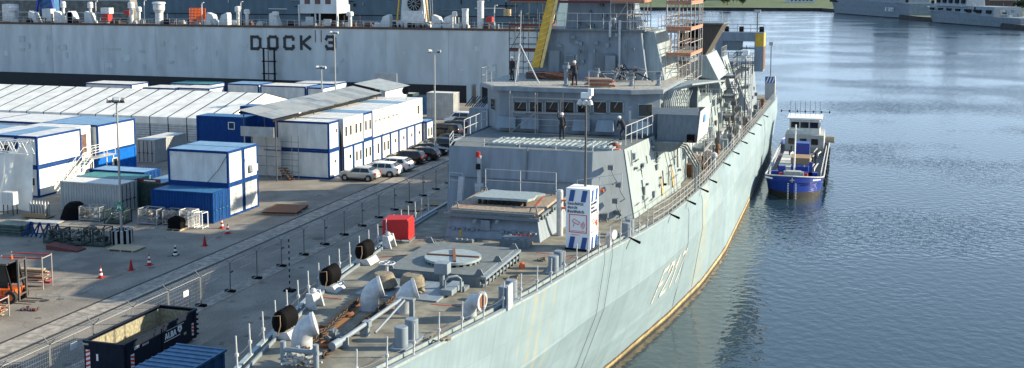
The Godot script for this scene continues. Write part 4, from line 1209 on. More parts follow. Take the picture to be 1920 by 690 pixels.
# shipping container: mn is the low corner, doors at dface
func iso(label: String, mn: Vector3, sz: Vector3, wall: Material, roof: Material, dface := "+x", group := "", bars: Material = null) -> Node3D:
	if bars == null: bars = wall
	var t := thing("shipping_container", label, "container", mn + Vector3(sz.x * .5, 0, sz.z * .5), 0.0, group)
	var hx := sz.x * .5; var hz := sz.z * .5; var h := sz.y
	var b := Bld.new()
	for sx in [-1, 1]:
		for s2 in [-1, 1]: b.box(Vector3(sx * (hx - .07), h * .5, s2 * (hz - .07)), Vector3(.14, h, .14))
	for s2 in [-1, 1]:
		for y in [.09, h - .06]: b.box(Vector3(0, y, s2 * (hz - .06)), Vector3(sz.x - .28, .12, .12))
	for sx in [-1, 1]:
		for y in [.09, h - .06]: b.box(Vector3(sx * (hx - .06), y, 0), Vector3(.12, .12, sz.z - .28))
	part(b, "frame", wall, t)
	for f in ["+x", "-x", "+z", "-z"]:
		var nr := Vector3(1, 0, 0) if f == "+x" else Vector3(-1, 0, 0) if f == "-x" else Vector3(0, 0, 1) if f == "+z" else Vector3(0, 0, -1)
		var along := Vector3.UP.cross(nr)
		var half: float = (hz if absf(nr.x) > 0 else hx) - .14
		var dist: float = (hx if absf(nr.x) > 0 else hz) - .03
		if f != dface:
			b = Bld.new(); corr_wall(b, nr * dist - along * half + Vector3(0, .14, 0), nr * dist + along * half + Vector3(0, .14, 0), h - .26, nr)
			part(b, "wall", wall, t)
		else:
			for k in [-1, 1]:
				b = Bld.new()
				var c: Vector3 = nr * (dist - .02) + along * half * .5 * k + Vector3(0, h * .5, 0)
				var sx := Vector3(.05, h - .26, half - .02) if absf(nr.x) > 0 else Vector3(half - .02, h - .26, .05)
				b.box(c, sx)
				for j in 3: b.box(c + nr * .03 + Vector3(0, (j - 1) * h * .28, 0), (Vector3(.04, .1, half - .1) if absf(nr.x) > 0 else Vector3(half - .1, .1, .04)))
				var dr := part(b, "door", wall, t)
				for j in [-.25, .25]:
					b = Bld.new(); b.cyl(c + nr * .07 + along * half * j * 1.1 + Vector3(0, -h * .46, 0), c + nr * .07 + along * half * j * 1.1 + Vector3(0, h * .46, 0), .025, .025, 6)
					b.box(c + nr * .08 + along * half * j * 1.1 + Vector3(0, -h * .08, 0), Vector3(.08, .06, .28) if absf(nr.x) > 0 else Vector3(.28, .06, .08))
					part(b, "locking_bar", bars, dr)
	b = Bld.new()
	var lx := sz.x >= sz.z
	var n := int((sz.x if lx else sz.z) / .33)
	for i in n:
		var f0 := -1.0 + 2.0 * i / n; var f1 := -1.0 + 2.0 * (i + .5) / n; var f2 := -1.0 + 2.0 * (i + 1) / n
		var y0 := h - .02; var y1 := h - .05
		if lx:
			b.q(Vector3(f0 * (hx - .1), y0, hz - .08), Vector3(f1 * (hx - .1), y0, hz - .08), Vector3(f1 * (hx - .1), y0, -hz + .08), Vector3(f0 * (hx - .1), y0, -hz + .08))
			b.q(Vector3(f1 * (hx - .1), y0, hz - .08), Vector3(f2 * (hx - .1), y1, hz - .08), Vector3(f2 * (hx - .1), y1, -hz + .08), Vector3(f1 * (hx - .1), y0, -hz + .08))
			b.q(Vector3(f2 * (hx - .1), y1, hz - .08), Vector3(f2 * (hx - .1) + .001, y0, hz - .08), Vector3(f2 * (hx - .1) + .001, y0, -hz + .08), Vector3(f2 * (hx - .1), y1, -hz + .08))
		else:
			b.q(Vector3(-hx + .08, y0, f1 * (hz - .1)), Vector3(hx - .08, y0, f1 * (hz - .1)), Vector3(hx - .08, y0, f0 * (hz - .1)), Vector3(-hx + .08, y0, f0 * (hz - .1)))
			b.q(Vector3(-hx + .08, y1, f2 * (hz - .1)), Vector3(hx - .08, y1, f2 * (hz - .1)), Vector3(hx - .08, y0, f1 * (hz - .1)), Vector3(-hx + .08, y0, f1 * (hz - .1)))
	part(b, "roof", roof, t)
	b = Bld.new()
	for sx in [-1, 1]:
		for s2 in [-1, 1]:
			for y in [.06, h - .06]: b.box(Vector3(sx * (hx - .07), y, s2 * (hz - .07)), Vector3(.18, .12, .18))
	part(b, "corner_casting", wall, t)
	return t

# site office module: flat panels in a steel frame, windows [face, along 0..1, y, w, h, kind]
func module(label: String, mn: Vector3, sz: Vector3, wall: Material, frame: Material, roof: Material, wins := [], group := "", ribs := 6) -> Node3D:
	var t := thing("office_module", label, "site office", mn + Vector3(sz.x * .5, 0, sz.z * .5), 0.0, group)
	var hx := sz.x * .5 - .012; var hz := sz.z * .5 - .012; var h := sz.y - .012
	var b := Bld.new()
	var p := .17
	for sx in [-1, 1]:
		for s2 in [-1, 1]: b.box(Vector3(sx * (hx - p * .5), h * .5, s2 * (hz - p * .5)), Vector3(p, h, p))
	for s2 in [-1, 1]:
		b.box(Vector3(0, .08, s2 * (hz - .07)), Vector3(sz.x - p * 2.1, .16, .14)); b.box(Vector3(0, h - .1, s2 * (hz - .07)), Vector3(sz.x - p * 2.1, .2, .14))
	for sx in [-1, 1]:
		b.box(Vector3(sx * (hx - .07), .08, 0), Vector3(.14, .16, sz.z - p * 2.1)); b.box(Vector3(sx * (hx - .07), h - .1, 0), Vector3(.14, .2, sz.z - p * 2.1))
	part(b, "frame", frame, t)
	for f in ["+x", "-x", "+z", "-z"]:
		var nr := Vector3(1, 0, 0) if f == "+x" else Vector3(-1, 0, 0) if f == "-x" else Vector3(0, 0, 1) if f == "+z" else Vector3(0, 0, -1)
		var along := Vector3.UP.cross(nr)
		var half: float = (hz if absf(nr.x) > 0 else hx) - p
		var dist: float = (hx if absf(nr.x) > 0 else hz) - .09
		var n := maxi(2, int(half * 2 / 1.1))
		for i in n:
			var c := nr * dist + along * lerpf(-half, half, (i + .5) / n) + Vector3(0, h * .5, 0)
			var w := half * 2 / n - .012
			bx("wall_panel", wall, t, c, Vector3(.06, h - .36, w) if absf(nr.x) > 0 else Vector3(w, h - .36, .06))
		for wn in wins:
			if wn[0] != f: continue
			var c: Vector3 = nr * (dist + .04) + along * lerpf(-half, half, wn[1]) + Vector3(0, wn[2], 0)
			var w: float = wn[3]; var hh: float = wn[4]
			var bs := Basis(along, Vector3.UP, nr)
			b = Bld.new()
			for k in [-1, 1]:
				b.box(c + along * k * w * .5, Vector3(.07, hh + .07, .09), bs); b.box(c + Vector3(0, k * hh * .5, 0), Vector3(w, .07, .09), bs)
			var kind: String = wn[5] if wn.size() > 5 else "win"
			var wf := part(b, "door" if kind == "door" else "window", M.signwhite if kind != "door" else frame, t)
			b = Bld.new()
			if kind == "shutter":
				for k in int(hh / .1): b.box(c + Vector3(0, -hh * .5 + .05 + k * .1, .0), Vector3(w - .06, .085, .05), bs)
				part(b, "shutter", M.contwhite, wf)
			elif kind == "slot":
				b.box(c, Vector3(w - .05, hh - .05, .05), bs); part(b, "vent_slot", M.dark, wf)
			else:
				b.box(c - nr * .01, Vector3(w - .05, hh - .05, .04), bs); part(b, "pane" if kind == "win" else "leaf", M.glass if kind == "win" else M.maroon2, wf)  # leaf: dark sheet, the shade inside an open doorway put in as colour
	var lx := sz.x >= sz.z
	for i in ribs:
		var f := (i + .5) / ribs
		var mt := roof
		if lx: bx("roof_sheet", mt, t, Vector3(lerpf(-hx + .1, hx - .1, f), h - .015, 0), Vector3((sz.x - .2) / ribs - .05, .05, sz.z - .16))
		else: bx("roof_sheet", mt, t, Vector3(0, h - .015, lerpf(-hz + .1, hz - .1, f)), Vector3(sz.x - .16, .05, (sz.z - .2) / ribs - .05))
	b = Bld.new(); b.rng(-hx + .06, hx - .06, h - .09, h - .045, -hz + .06, hz - .06)
	part(b, "roof_bed", frame, t)
	return t

func lamp_post(label: String, at: Vector3, h: float, heads: int, r := .11) -> void:
	var t := thing("lamp_post", label, "lamp post", at)
	var b := Bld.new(); b.cyl(Vector3.ZERO, Vector3(0, h, 0), r, r * .6, 10); b.cyl(Vector3.ZERO, Vector3(0, .4, 0), r * 1.5, r * 1.4, 10)
	part(b, "post", M.galv, t)
	b = Bld.new(); b.cyl(Vector3(-.55, h, 0), Vector3(.55, h, 0), .04, .04, 6); part(b, "crossarm", M.galv, t)
	for k in heads:
		var x := lerpf(-.5, .5, k / maxf(1, heads - 1))
		b = Bld.new(); b.box(Vector3(x, h + .16, .12 - .24 * (k % 2)), Vector3(.42, .3, .28), Basis(Vector3.UP, .5 - x) * Basis(Vector3.RIGHT, .5)); var hd := part(b, "lamp_head", M.contwhite if k % 2 == 0 else M.galv, t)
		b = Bld.new(); b.box(Vector3(x, h + .05, .28 - .24 * (k % 2)), Vector3(.34, .05, .2), Basis(Vector3.RIGHT, .5)); part(b, "lens", M.glass, hd)

func car(called: String, label: String, at: Vector3, turn: float, kind: String, paint: Material, L := 4.3, W := 1.75, Ht := 1.45) -> void:
	var t := thing(called, label, "van" if kind == "van" else "car", at, turn, "cars parked along the office block")
	# stations along local z (front at -z): z fraction, bonnet/roof height, belt height, half width at roof share
	var tops := {"hatch": [[0, .50], [.04, .60], [.22, .68], [.30, .72], [.42, .98], [.55, 1.0], [.78, .96], [.90, .78], [.965, .66], [1, .45]],
		"wagon": [[0, .48], [.04, .58], [.22, .66], [.29, .70], [.40, .96], [.55, 1.0], [.85, .97], [.955, .74], [.985, .62], [1, .42]],
		"suv": [[0, .50], [.04, .62], [.22, .67], [.28, .70], [.39, .97], [.55, 1.0], [.88, .97], [.965, .72], [.99, .6], [1, .42]],
		"van": [[0, .42], [.04, .55], [.12, .60], [.17, .66], [.28, .97], [.45, 1.0], [.93, .99], [.985, .72], [.995, .55], [1, .35]]}
	var rows := []
	for st in tops[kind]:
		var z: float = (st[0] - .5) * L; var top: float = st[1] * Ht
		var belt := minf(top, Ht * .66)
		var nose := 1.0 - .22 * pow(absf(st[0] - .5) * 2.0, 6.0)
		var hw := W * .5 * nose
		var tw := hw if top <= belt + .02 else hw * lerpf(1.0, .76, (top - belt) / (Ht - belt + .01))
		var lo := .22 if st[0] > .03 and st[0] < .97 else .36
		var r := PackedVector3Array()
		for p in [[-hw * .96, lo], [-hw, lo + .22], [-hw, belt * .8], [-hw * .97, belt - .02], [-tw, top - .05], [-tw * .8, top], [0, top + .02], [tw * .8, top], [tw, top - .05], [hw * .97, belt - .02], [hw, belt * .8], [hw, lo + .22], [hw * .96, lo]]:
			r.append(Vector3(p[0], minf(p[1], top + .02), z))
		rows.append(r)
	var b := Bld.new(); b.grid(rows, true)
	for e in [0, rows.size() - 1]:
		var rr: PackedVector3Array = rows[e]
		for i in range(1, rr.size() - 1):
			if e == 0: b.tri(rr[0], rr[i + 1], rr[i])
			else: b.tri(rr[0], rr[i], rr[i + 1])
	part(b, "body", paint, t)
	# glass: side panes, windscreen and rear screen set a little proud
	var f0 := .33; var f1 := .86
	if kind == "van": f0 = .22; f1 = .94
	if kind == "hatch": f1 = .84
	var yb := Ht * .665; var yt := Ht * .93
	var ns := 2 if kind == "hatch" else 3
	for sd in [-1.0, 1.0]:
		for i in ns:
			var a := lerpf(f0, f1, i / float(ns)) + .008; var e := lerpf(f0, f1, (i + 1) / float(ns)) - .008
			var at0 := a + (.085 if i == 0 else 0.0); var e0 := e - (.05 if i == ns - 1 and kind != "van" else 0.0)
			var P := func(f: float, y: float) -> Vector3:
				var k: float = (y - Ht * .66) / (Ht * .34)
				var nose := 1.0 - .22 * pow(absf(f - .5) * 2.0, 6.0)
				return Vector3(sd * (W * .5 * nose * lerpf(.99, .765, k) + .012), y, (f - .5) * L)
			b = Bld.new()
			if sd > 0: b.q(P.call(e, yb), P.call(a, yb), P.call(at0, yt), P.call(e0, yt))
			else: b.q(P.call(a, yb), P.call(e, yb), P.call(e0, yt), P.call(at0, yt))
			part(b, "side_window", M.glass, t)
	var tp: Array = tops[kind]
	for d in [[3, 4, "windscreen", 1.0], [tp.size() - 4, tp.size() - 3, "rear_window", -1.0]]:
		var A: Array = tp[d[0]]; var E: Array = tp[d[1]]
		var za: float = (A[0] - .5) * L; var ze: float = (E[0] - .5) * L
		var ya: float = A[1] * Ht; var ye: float = E[1] * Ht
		var lw := W * .40; var uw := W * .345
		if d[3] < 0: lw = W * .345; uw = W * .40
		b = Bld.new()
		var o := Vector3(0, .022, -.02 * d[3])
		var k0 := .1; var k1 := .92
		var p0 := Vector3(0, lerpf(ya, ye, k0) + .012, lerpf(za, ze, k0)) + o; var p1 := Vector3(0, lerpf(ya, ye, k1) + .012, lerpf(za, ze, k1)) + o
		b.q(p1 + Vector3(-uw, 0, 0), p1 + Vector3(uw, 0, 0), p0 + Vector3(lw, 0, 0), p0 + Vector3(-lw, 0, 0))
		part(b, d[2], M.glass, t)
	for sd in [-1.0, 1.0]:
		for f in [.18, .80]:
			var c := Vector3(sd * (W * .5 - .10), .315, (f - .5) * L)
			b = Bld.new(); b.cyl(c + Vector3(-sd * .1, 0, 0), c + Vector3(sd * .115, 0, 0), .315, .315, 18)
			var w := part(b, "wheel", M.rubber, t)
			b = Bld.new(); b.cyl(c + Vector3(sd * .1, 0, 0), c + Vector3(sd * .125, 0, 0), .2, .18, 14); part(b, "rim", M.rim, w)
			b = Bld.new(); b.lathe(c + Vector3(sd * .045, 0, 0), [Vector2(.34, -.05), Vector2(.39, -.05), Vector2(.39, .05), Vector2(.34, .05)], 18, Basis(Vector3.FORWARD, PI / 2)); part(b, "wheel_arch", M.rubber, t)
		b = Bld.new(); b.box(Vector3(sd * W * .40, Ht * .56, L * .482), Vector3(.2, .22, .12)); part(b, "tail_light", M.taillight, t)
		b = Bld.new(); b.box(Vector3(sd * W * .37, Ht * .46, -L * .47), Vector3(.34, .15, .2)); part(b, "headlight", M.headlight, t)
		b = Bld.new(); b.box(Vector3(sd * (W * .5 + .07), Ht * .66, -L * .17), Vector3(.16, .12, .1)); part(b, "mirror", paint, t)
	b = Bld.new(); b.box(Vector3(0, .48, L * .5 - .02), Vector3(.52, .12, .06)); part(b, "number_plate", M.signwhite, t)
	b = Bld.new(); b.rng(-W * .46, W * .46, .26, .40, L * .44, L * .505); part(b, "bumper", M.rubber, t)

func cone(label: String, at: Vector3, kind: String) -> void:
	var t := thing("traffic_cone", label, "cone", at, 0.0, "cones on the yard")
	bx("base", M.black if kind == "white" else M.red, t, Vector3(0, .025, 0), Vector3(.42, .05, .42))
	var cols := [M.red, M.signwhite, M.red, M.signwhite, M.red] if kind == "striped" else [M.signwhite, M.black, M.signwhite, M.black, M.signwhite] if kind == "white" else [M.red, M.red, M.red, M.red, M.red]
	for i in 5:
		var b := Bld.new(); b.cyl(Vector3(0, .05 + i * .15, 0), Vector3(0, .05 + (i + 1) * .15, 0), .165 - i * .027, .165 - (i + 1) * .027, 12, i == 4)
		part(b, "band", cols[i], t)

func mesh_box(label: String, at: Vector3, turn: float, sz: Vector3, sd: int, fill: Array, frame: Material) -> void:
	var t := thing("wire_crate", label, "crate", at, turn, "crates of scrap in the yard")
	R.seed = sd
	var b := Bld.new()
	var hx := sz.x * .5; var hz := sz.z * .5
	for sx in [-1, 1]:
		for s2 in [-1, 1]: b.box(Vector3(sx * hx, sz.y * .5, s2 * hz), Vector3(.07, sz.y, .07))
	for y in [.12, sz.y]:
		for s2 in [-1, 1]: b.box(Vector3(0, y, s2 * hz), Vector3(sz.x, .06, .05)); b.box(Vector3(s2 * hx, y, 0), Vector3(.05, .06, sz.z))
	b.box(Vector3(0, .1, 0), Vector3(sz.x, .04, sz.z))
	part(b, "frame", frame, t)
	b = Bld.new()
	for s2 in [-1, 1]:
		for k in int(sz.x / .12): b.box(Vector3(-hx + k * .12, sz.y * .5, s2 * hz), Vector3(.012, sz.y - .1, .012))
		for k in int(sz.z / .12): b.box(Vector3(s2 * hx, sz.y * .5, -hz + k * .12), Vector3(.012, sz.y - .1, .012))
		for k in 5:
			b.box(Vector3(0, .15 + k * sz.y / 5.5, s2 * hz), Vector3(sz.x, .012, .012)); b.box(Vector3(s2 * hx, .15 + k * sz.y / 5.5, 0), Vector3(.012, .012, sz.z))
	part(b, "wire_mesh", frame, t)
	for k in 26:
		b = Bld.new()
		var p := Vector3(R.randf_range(-hx, hx) * .8, R.randf_range(.2, sz.y * .95), R.randf_range(-hz, hz) * .8)
		var d := Vector3(R.randf_range(-1, 1), R.randf_range(-.4, .9), R.randf_range(-1, 1)).normalized() * R.randf_range(.25, .75)
		if k % 3 == 0: b.cyl(p - d * .5, p + d * .5, .05, .05, 6)
		elif k % 3 == 1: b.bar(p - d * .5, p + d * .5, .1, .04)
		else: b.box(p, Vector3(.3, .18, .22) * R.randf_range(.6, 1.4), Basis(d.normalized(), R.randf() * 3))
		part(b, "scrap_piece", fill[R.randi() % fill.size()], t)

func pallet(t: Node3D, y0: float, w: float, l: float, m: Material) -> void:
	for k in 6: bx("board", m, t, Vector3(0, y0 + .13, -l * .5 + (k + .5) * l / 6), Vector3(w, .025, l / 6 - .04))
	for k in 3: bx("bearer", m, t, Vector3(-w * .42 + k * w * .42, y0 + .06, 0), Vector3(.1, .115, l))

func build_yard() -> void:
	R.seed = 8
	var b: Bld
	# long marquee
	var t := thing("marquee", "long white marquee tent with ribbed roof in front of the floating dock", "tent", Vector3(-75, 0, -129.0))
	var nb := 24; var bay := 2.74
	for i in nb:
		var x1 := -i * bay; var x0 := x1 - bay
		b = Bld.new(); b.poly([Vector3(x0 + .04, 3.0, 10), Vector3(x1 - .04, 3.0, 10), Vector3(x1 - .04, 5.35, 0), Vector3(x0 + .04, 5.35, 0)], Vector3(0, -.06, -.03)); part(b, "roof_panel", M.tarp, t)
		b = Bld.new(); b.poly([Vector3(x0 + .04, 3.0, -10), Vector3(x1 - .04, 3.0, -10), Vector3(x1 - .04, 5.35, 0), Vector3(x0 + .04, 5.35, 0)], Vector3(0, -.06, .03)); part(b, "roof_panel", M.tarp, t)
		bx("valance", M.tarp, t, Vector3((x0 + x1) * .5, 2.55, 10), Vector3(bay - .08, .86, .06))
		b = Bld.new()
		for k in 7: b.box(Vector3((x0 + x1) * .5, .15 + k * .31, 9.96), Vector3(bay - .08, .27, .07))
		part(b, "wall_sheeting", M.tarpgrey, t)
		b = Bld.new(); b.bar(Vector3(x1, 3.0, 9.98), Vector3(x1, 5.37, 0), .09, .09); b.box(Vector3(x1, 1.5, 10), Vector3(.1, 3.0, .1)); b.bar(Vector3(x1, 3.0, -9.98), Vector3(x1, 5.37, 0), .09, .09)
		part(b, "frame_rib", M.dark, t)
	b = Bld.new(); b.poly([Vector3(.03, 0, 10), Vector3(.03, 3, 10), Vector3(.03, 5.35, 0), Vector3(.03, 3, -10), Vector3(.03, 0, -10)], Vector3(-.06, 0, 0)); part(b, "gable", M.tarp, t)
	# blue shipping container and white stack
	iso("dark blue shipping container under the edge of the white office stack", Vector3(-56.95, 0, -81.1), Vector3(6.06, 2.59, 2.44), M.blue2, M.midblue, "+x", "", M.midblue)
	var gw := [["+x", .5, 1.4, .35, .1, "slot"]]
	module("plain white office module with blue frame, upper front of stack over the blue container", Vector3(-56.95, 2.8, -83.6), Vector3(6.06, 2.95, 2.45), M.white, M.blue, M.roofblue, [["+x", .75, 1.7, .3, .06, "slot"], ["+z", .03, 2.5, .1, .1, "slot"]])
	b = Bld.new(); b.tube([at_z(425, 292, -81.1), at_z(410, 318, -81.05), at_z(395, 335, -81.0), at_z(386, 345, -80.9)], .025, 5)
	t = thing("power_cable", "dark cable hanging across the plain upper office module", "cable", Vector3.ZERO); part(b, "cable", M.dark, t)
	module("white office module with blue frame, lower front of stack behind the blue container", Vector3(-56.95, 0, -83.6), Vector3(6.06, 2.8, 2.45), M.white, M.blue, M.roofblue, [["+x", .4, 1.2, .12, .12, "slot"]])
	var ac := module("white office module with air conditioner on its end wall, upper rear of stack", Vector3(-56.95, 2.8, -86.1), Vector3(6.06, 2.95, 2.45), M.white, M.blue, M.roofblue, [["+x", .2, 1.75, .6, .1, "slot"], ["+x", .75, 1.8, .5, .1, "slot"]])
	b = Bld.new(); b.box(Vector3(3.2, .95, -.1), Vector3(.35, .6, .85)); part(b, "air_conditioner", M.signwhite, ac)
	module("white office module with blue frame, lower rear of stack", Vector3(-56.95, 0, -86.1), Vector3(6.06, 2.8, 2.45), M.white, M.blue, M.roofblue, [["+x", .4, 1.3, .35, .1, "slot"]])
	# white iso container etc
	iso("white ribbed shipping container with open-looking dark door bars beside the lamp post", Vector3(-67.0, 0, -81.95), Vector3(6.2, 2.59, 2.44), M.contgrey, M.contwhite, "+x", "", M.dark)
	iso("teal shipping container squeezed behind the white ribbed container", Vector3(-67.2, 0, -84.5), Vector3(6.06, 2.62, 2.44), M.teal, M.teal)
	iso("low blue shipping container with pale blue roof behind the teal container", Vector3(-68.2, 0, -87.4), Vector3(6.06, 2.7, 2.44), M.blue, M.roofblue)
	iso("dark container with red signboard between white container and office stack", Vector3(-61.0, 0, -88.6), Vector3(2.44, 2.3, 6.06), M.dgreen, M.roofblue, "+z")
	iso("grey-white shipping container with door bars facing the yard, below the marquee", Vector3(-76.7, 0, -109.6), Vector3(2.44, 2.59, 6.06), M.contgrey, M.contwhite, "+z", "", M.dark)
	b = Bld.new()
	t = thing("signboard", "long red signboard on the edge of the dark container roof", "sign", Vector3(-59.9, 2.3, -82.5))
	bx("board", M.maroon, t, Vector3(0, .2, 0), Vector3(2.4, .32, .06)); bx("band", M.signwhite, t, Vector3(.1, .2, .034), Vector3(1.2, .1, .01))
	# left office block, two storeys
	for lv in 2:
		for k in 5:
			var x := -72.6 - 2.44 * (k + 1)
			module("white blue-cornered office module, %s storey, %s counting away from the outdoor stair" % [["lower", "upper"][lv], ["first", "second", "third", "fourth", "fifth"][k]], Vector3(x, lv * 2.92, -89.5), Vector3(2.42, 2.9, 6.2), M.white, M.blue, M.roofwhite if k % 2 == 0 else M.roofblue, [["+z", .5, 1.6, 1.0, .8, "win"], ["+x", .5, 2.2, .12, .12, "slot"]] if lv == 1 else [["+z", .7, 1.5, .8, .8, "win"]], "modules of the office block with the outdoor stair")
	for lv in 2:
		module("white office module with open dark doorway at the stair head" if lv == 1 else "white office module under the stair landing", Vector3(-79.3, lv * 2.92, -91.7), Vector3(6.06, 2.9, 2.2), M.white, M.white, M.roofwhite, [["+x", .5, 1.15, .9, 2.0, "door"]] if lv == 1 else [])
		module("white office module with blue roof edge behind the stair landing" if lv == 1 else "bright blue office module with small white window under the landing", Vector3(-79.3, lv * 2.92, -98.0), Vector3(6.7, 2.9, 6.1), M.white if lv == 1 else M.brightblue, M.blue if lv == 1 else M.brightblue, M.roofblue, [] if lv == 1 else [["+x", .42, 1.6, .8, .9, "win"]])
		module("white office module far end of the block, %s storey, beside the marquee" % ["lower", "upper"][lv], Vector3(-86.0, lv * 2.92, -98.0), Vector3(6.6, 2.9, 6.1), M.white, M.blue, M.roofwhite, [["+z", .3, 1.6, .8, .8]])
		module("white office module at the edge of the block, %s storey, with striped roof" % ["lower", "upper"][lv], Vector3(-97, lv * 2.92, -98.0), Vector3(10.9, 2.9, 6.1), M.white, M.blue, M.roofwhite, [["+z", .3, 1.6, .8, .8]], "", 10)
	b = Bld.new()
	t = thing("outdoor_stair", "white steel stair climbing to the office doorway", "stair", Vector3(-71.6, 0, -90.0))
	for k in 13: bx("tread", M.signwhite, t, Vector3(.0, .3 + k * .205, 3.6 - k * .29 + .9), Vector3(.95, .05, .26))
	for sx in [-.5, .5]:
		b = Bld.new(); b.bar(Vector3(sx, .1, 4.8), Vector3(sx, 2.85, .9), .05, .22); part(b, "stringer", M.signwhite, t)
		b = Bld.new(); rail_run(b, [Vector3(sx, .3, 4.6), Vector3(sx, 2.9, .9), Vector3(sx, 2.9, -2.6)], 1.05, 1.2, .03); part(b, "handrail", M.signwhite, t)
	bx("landing", M.galv, t, Vector3(0, 2.86, -.9), Vector3(1.1, .08, 3.6))
	for p in [Vector3(-.4, 0, -2.4), Vector3(.4, 0, -2.4), Vector3(.4, 0, .7)]: pole("post", M.signwhite, t, p, p + Vector3(0, 2.84, 0), .05)
	# dark blue units and grey sheds by the marquee
	for d in [[-69.9, -107.6, 5.35, "dark blue cabin with small white-framed window by the corrugated canopy", M.blue, true], [-67.6, -113.0, 5.9, "dark blue cabin standing behind the windowed cabin", M.blue, false]]:
		module(d[3], Vector3(d[0], 0, d[1]), Vector3(6.3, d[2], 2.44), d[4], d[4], M.midblue, [["+z", .72, 4.35, .75, .75]] if d[5] else [])
	# canopy of corrugated sheets over the walkway
	t = thing("corrugated_canopy", "long grey corrugated sheet canopy beside the white office block", "canopy", Vector3(-57.4, 0, -110))
	for i in 14:
		for j in 2:
			b = Bld.new()
			var z0 := 13.2 - i * 1.9; var z1 := z0 - 1.94
			var xa := -1.95 + j * 1.95; var xb := xa + 2.0
			var f := func(x: float) -> float: return 7.25 - (x + 1.95) / 3.9 * .75 + (.02 if j == 0 else 0.0)
			var n := 8
			for k in n:
				var za := lerpf(z0, z1, k / float(n)); var zb := lerpf(z0, z1, (k + .5) / n); var zc := lerpf(z0, z1, (k + 1.0) / n)
				b.q(Vector3(xa, f.call(xa), za), Vector3(xb, f.call(xb), za), Vector3(xb, f.call(xb) + .05, zb), Vector3(xa, f.call(xa) + .05, zb))
				b.q(Vector3(xa, f.call(xa) + .05, zb), Vector3(xb, f.call(xb) + .05, zb), Vector3(xb, f.call(xb), zc), Vector3(xa, f.call(xa), zc))
			part(b, "roof_sheet", [M.corr, M.corr2, M.contgrey][R.randi() % 3], t)
	for i in 7:
		for x in [-1.8, 1.85]: pole("post", M.scaffdark, t, Vector3(x, 0, 12.5 - i * 4.1), Vector3(x, 7.1 if x < 0 else 6.4, 12.5 - i * 4.1), .06)
	b = Bld.new(); b.rng(-1.9, 1.9, 4.6, 5.6, 12.9, 13.0); part(b, "front_panel", M.corr2, t)
	b = Bld.new(); b.rng(1.85, 1.95, 6.2, 6.4, -13.3, 13.2); b.rng(-1.95, -1.85, 6.9, 7.1, -13.3, 13.2); part(b, "edge_beam", M.dark, t)
	t = thing("corrugated_canopy", "short higher corrugated roof on white walls at the far end of the long canopy", "canopy", Vector3(-57.4, 0, -128.0))
	b = Bld.new()
	for k in 18:
		var za := 3.9 - k * .42
		b.q(Vector3(-2.1, 7.5, za), Vector3(2.3, 6.7, za), Vector3(2.3, 6.75, za - .21), Vector3(-2.1, 7.55, za - .21)); b.q(Vector3(-2.1, 7.55, za - .21), Vector3(2.3, 6.75, za - .21), Vector3(2.3, 6.7, za - .42), Vector3(-2.1, 7.5, za - .42))
	part(b, "roof_sheet", M.corr, t)
	b = Bld.new(); b.rng(-1.9, 1.9, 0, 6.6, -3.4, -3.3); b.rng(1.8, 1.9, 0, 6.55, -3.3, 3.4); b.rng(-1.9, -.2, 0, 6.8, 3.4, 3.5); part(b, "wall", M.white, t)
	# office block by the car park
	module("white office module with blue frame, upper one at the corner of the car park", Vector3(-57.0, 2.95, -102.5), Vector3(6.1, 2.98, 2.45), M.white, M.blue, M.roofwhite, [["+x", .78, 1.9, .4, .5]])
	module("white office module with blue frame, lower one behind the brown steps", Vector3(-57.0, 0, -102.5), Vector3(6.1, 2.93, 2.45), M.white, M.blue, M.roofwhite, [["+x", .6, 1.7, .4, .4]])
	var ord := ["first", "second", "third", "fourth", "fifth", "sixth", "seventh", "eighth", "ninth"]
	for lv in 2:
		for k in 9:
			var w := []
			if lv == 1:
				if k in [0, 1, 2]: w = [["+x", .25, 1.55, .5, 1.1], ["+x", .78, 1.55, .5, 1.1]]
				elif k in [3, 4, 5]: w = [["+x", .3, 1.75, .55, .28, "slot"], ["+x", .78, 1.75, .55, .28, "slot"], ["+x", .5, 1.1, .9, 1.6, "shutter"]]
				elif k == 8: w = [["+x", .5, 1.6, .6, 1.1]]
				else: w = [["+x", .5, 1.1, .9, 1.6, "shutter"]]
			else:
				if k in [1, 2, 4]: w = [["+x", .28, 1.5, .5, 1.1], ["+x", .75, 1.5, .5, 1.1]]
				elif k == 0: w = [["+x", .7, 1.7, .5, .5]]
				elif k == 3: w = [["+x", .6, 1.5, .5, 1.2], ["+x", .2, 1.3, .9, 1.5, "shutter"]]
				else: w = [["+x", .6, 1.7, .5, .5]]
			module("white office module beside the cars, %s storey, %s from the corner stack" % [["lower", "upper"][lv], ord[k]], Vector3(-56.85, lv * 2.95, -105.6 - k * 2.45), Vector3(6.05, 2.93 if lv == 0 else 2.98, 2.44), M.white, M.blue if lv == 0 or k == 2 else M.white, M.roofwhite if k % 4 != 2 else M.roofblue, w, "modules of the long office block")
	module("single-storey white office module with blue frame at the far end of the long block", Vector3(-56.6, 0, -127.7), Vector3(6.3, 2.95, 2.44), M.white, M.blue, M.roofblue, [["+x", .3, 1.5, .5, 1.1], ["+x", .75, 1.5, .5, 1.1]])
	b = Bld.new()
	t = thing("downpipe", "dark drainpipe in the gap between corner stack and long block", "pipe", Vector3(-50.95, 0, -102.85))
	b = Bld.new(); b.cyl(Vector3(0, 0, 0), Vector3(0, 3.2, 0), .16, .16, 10); b.tube([Vector3(0, 3.2, 0), Vector3(0, 4.2, .05), Vector3(-.3, 5.4, .1)], .14, 8); part(b, "pipe", M.dark, t)
	t = thing("satellite_dish", "dark satellite dish on a pole above the office block roof", "dish", Vector3(-51.6, 5.93, -122.0))
	b = Bld.new(); b.cyl(Vector3.ZERO, Vector3(0, .9, 0), .04, .04, 6); part(b, "pole", M.galv, t)
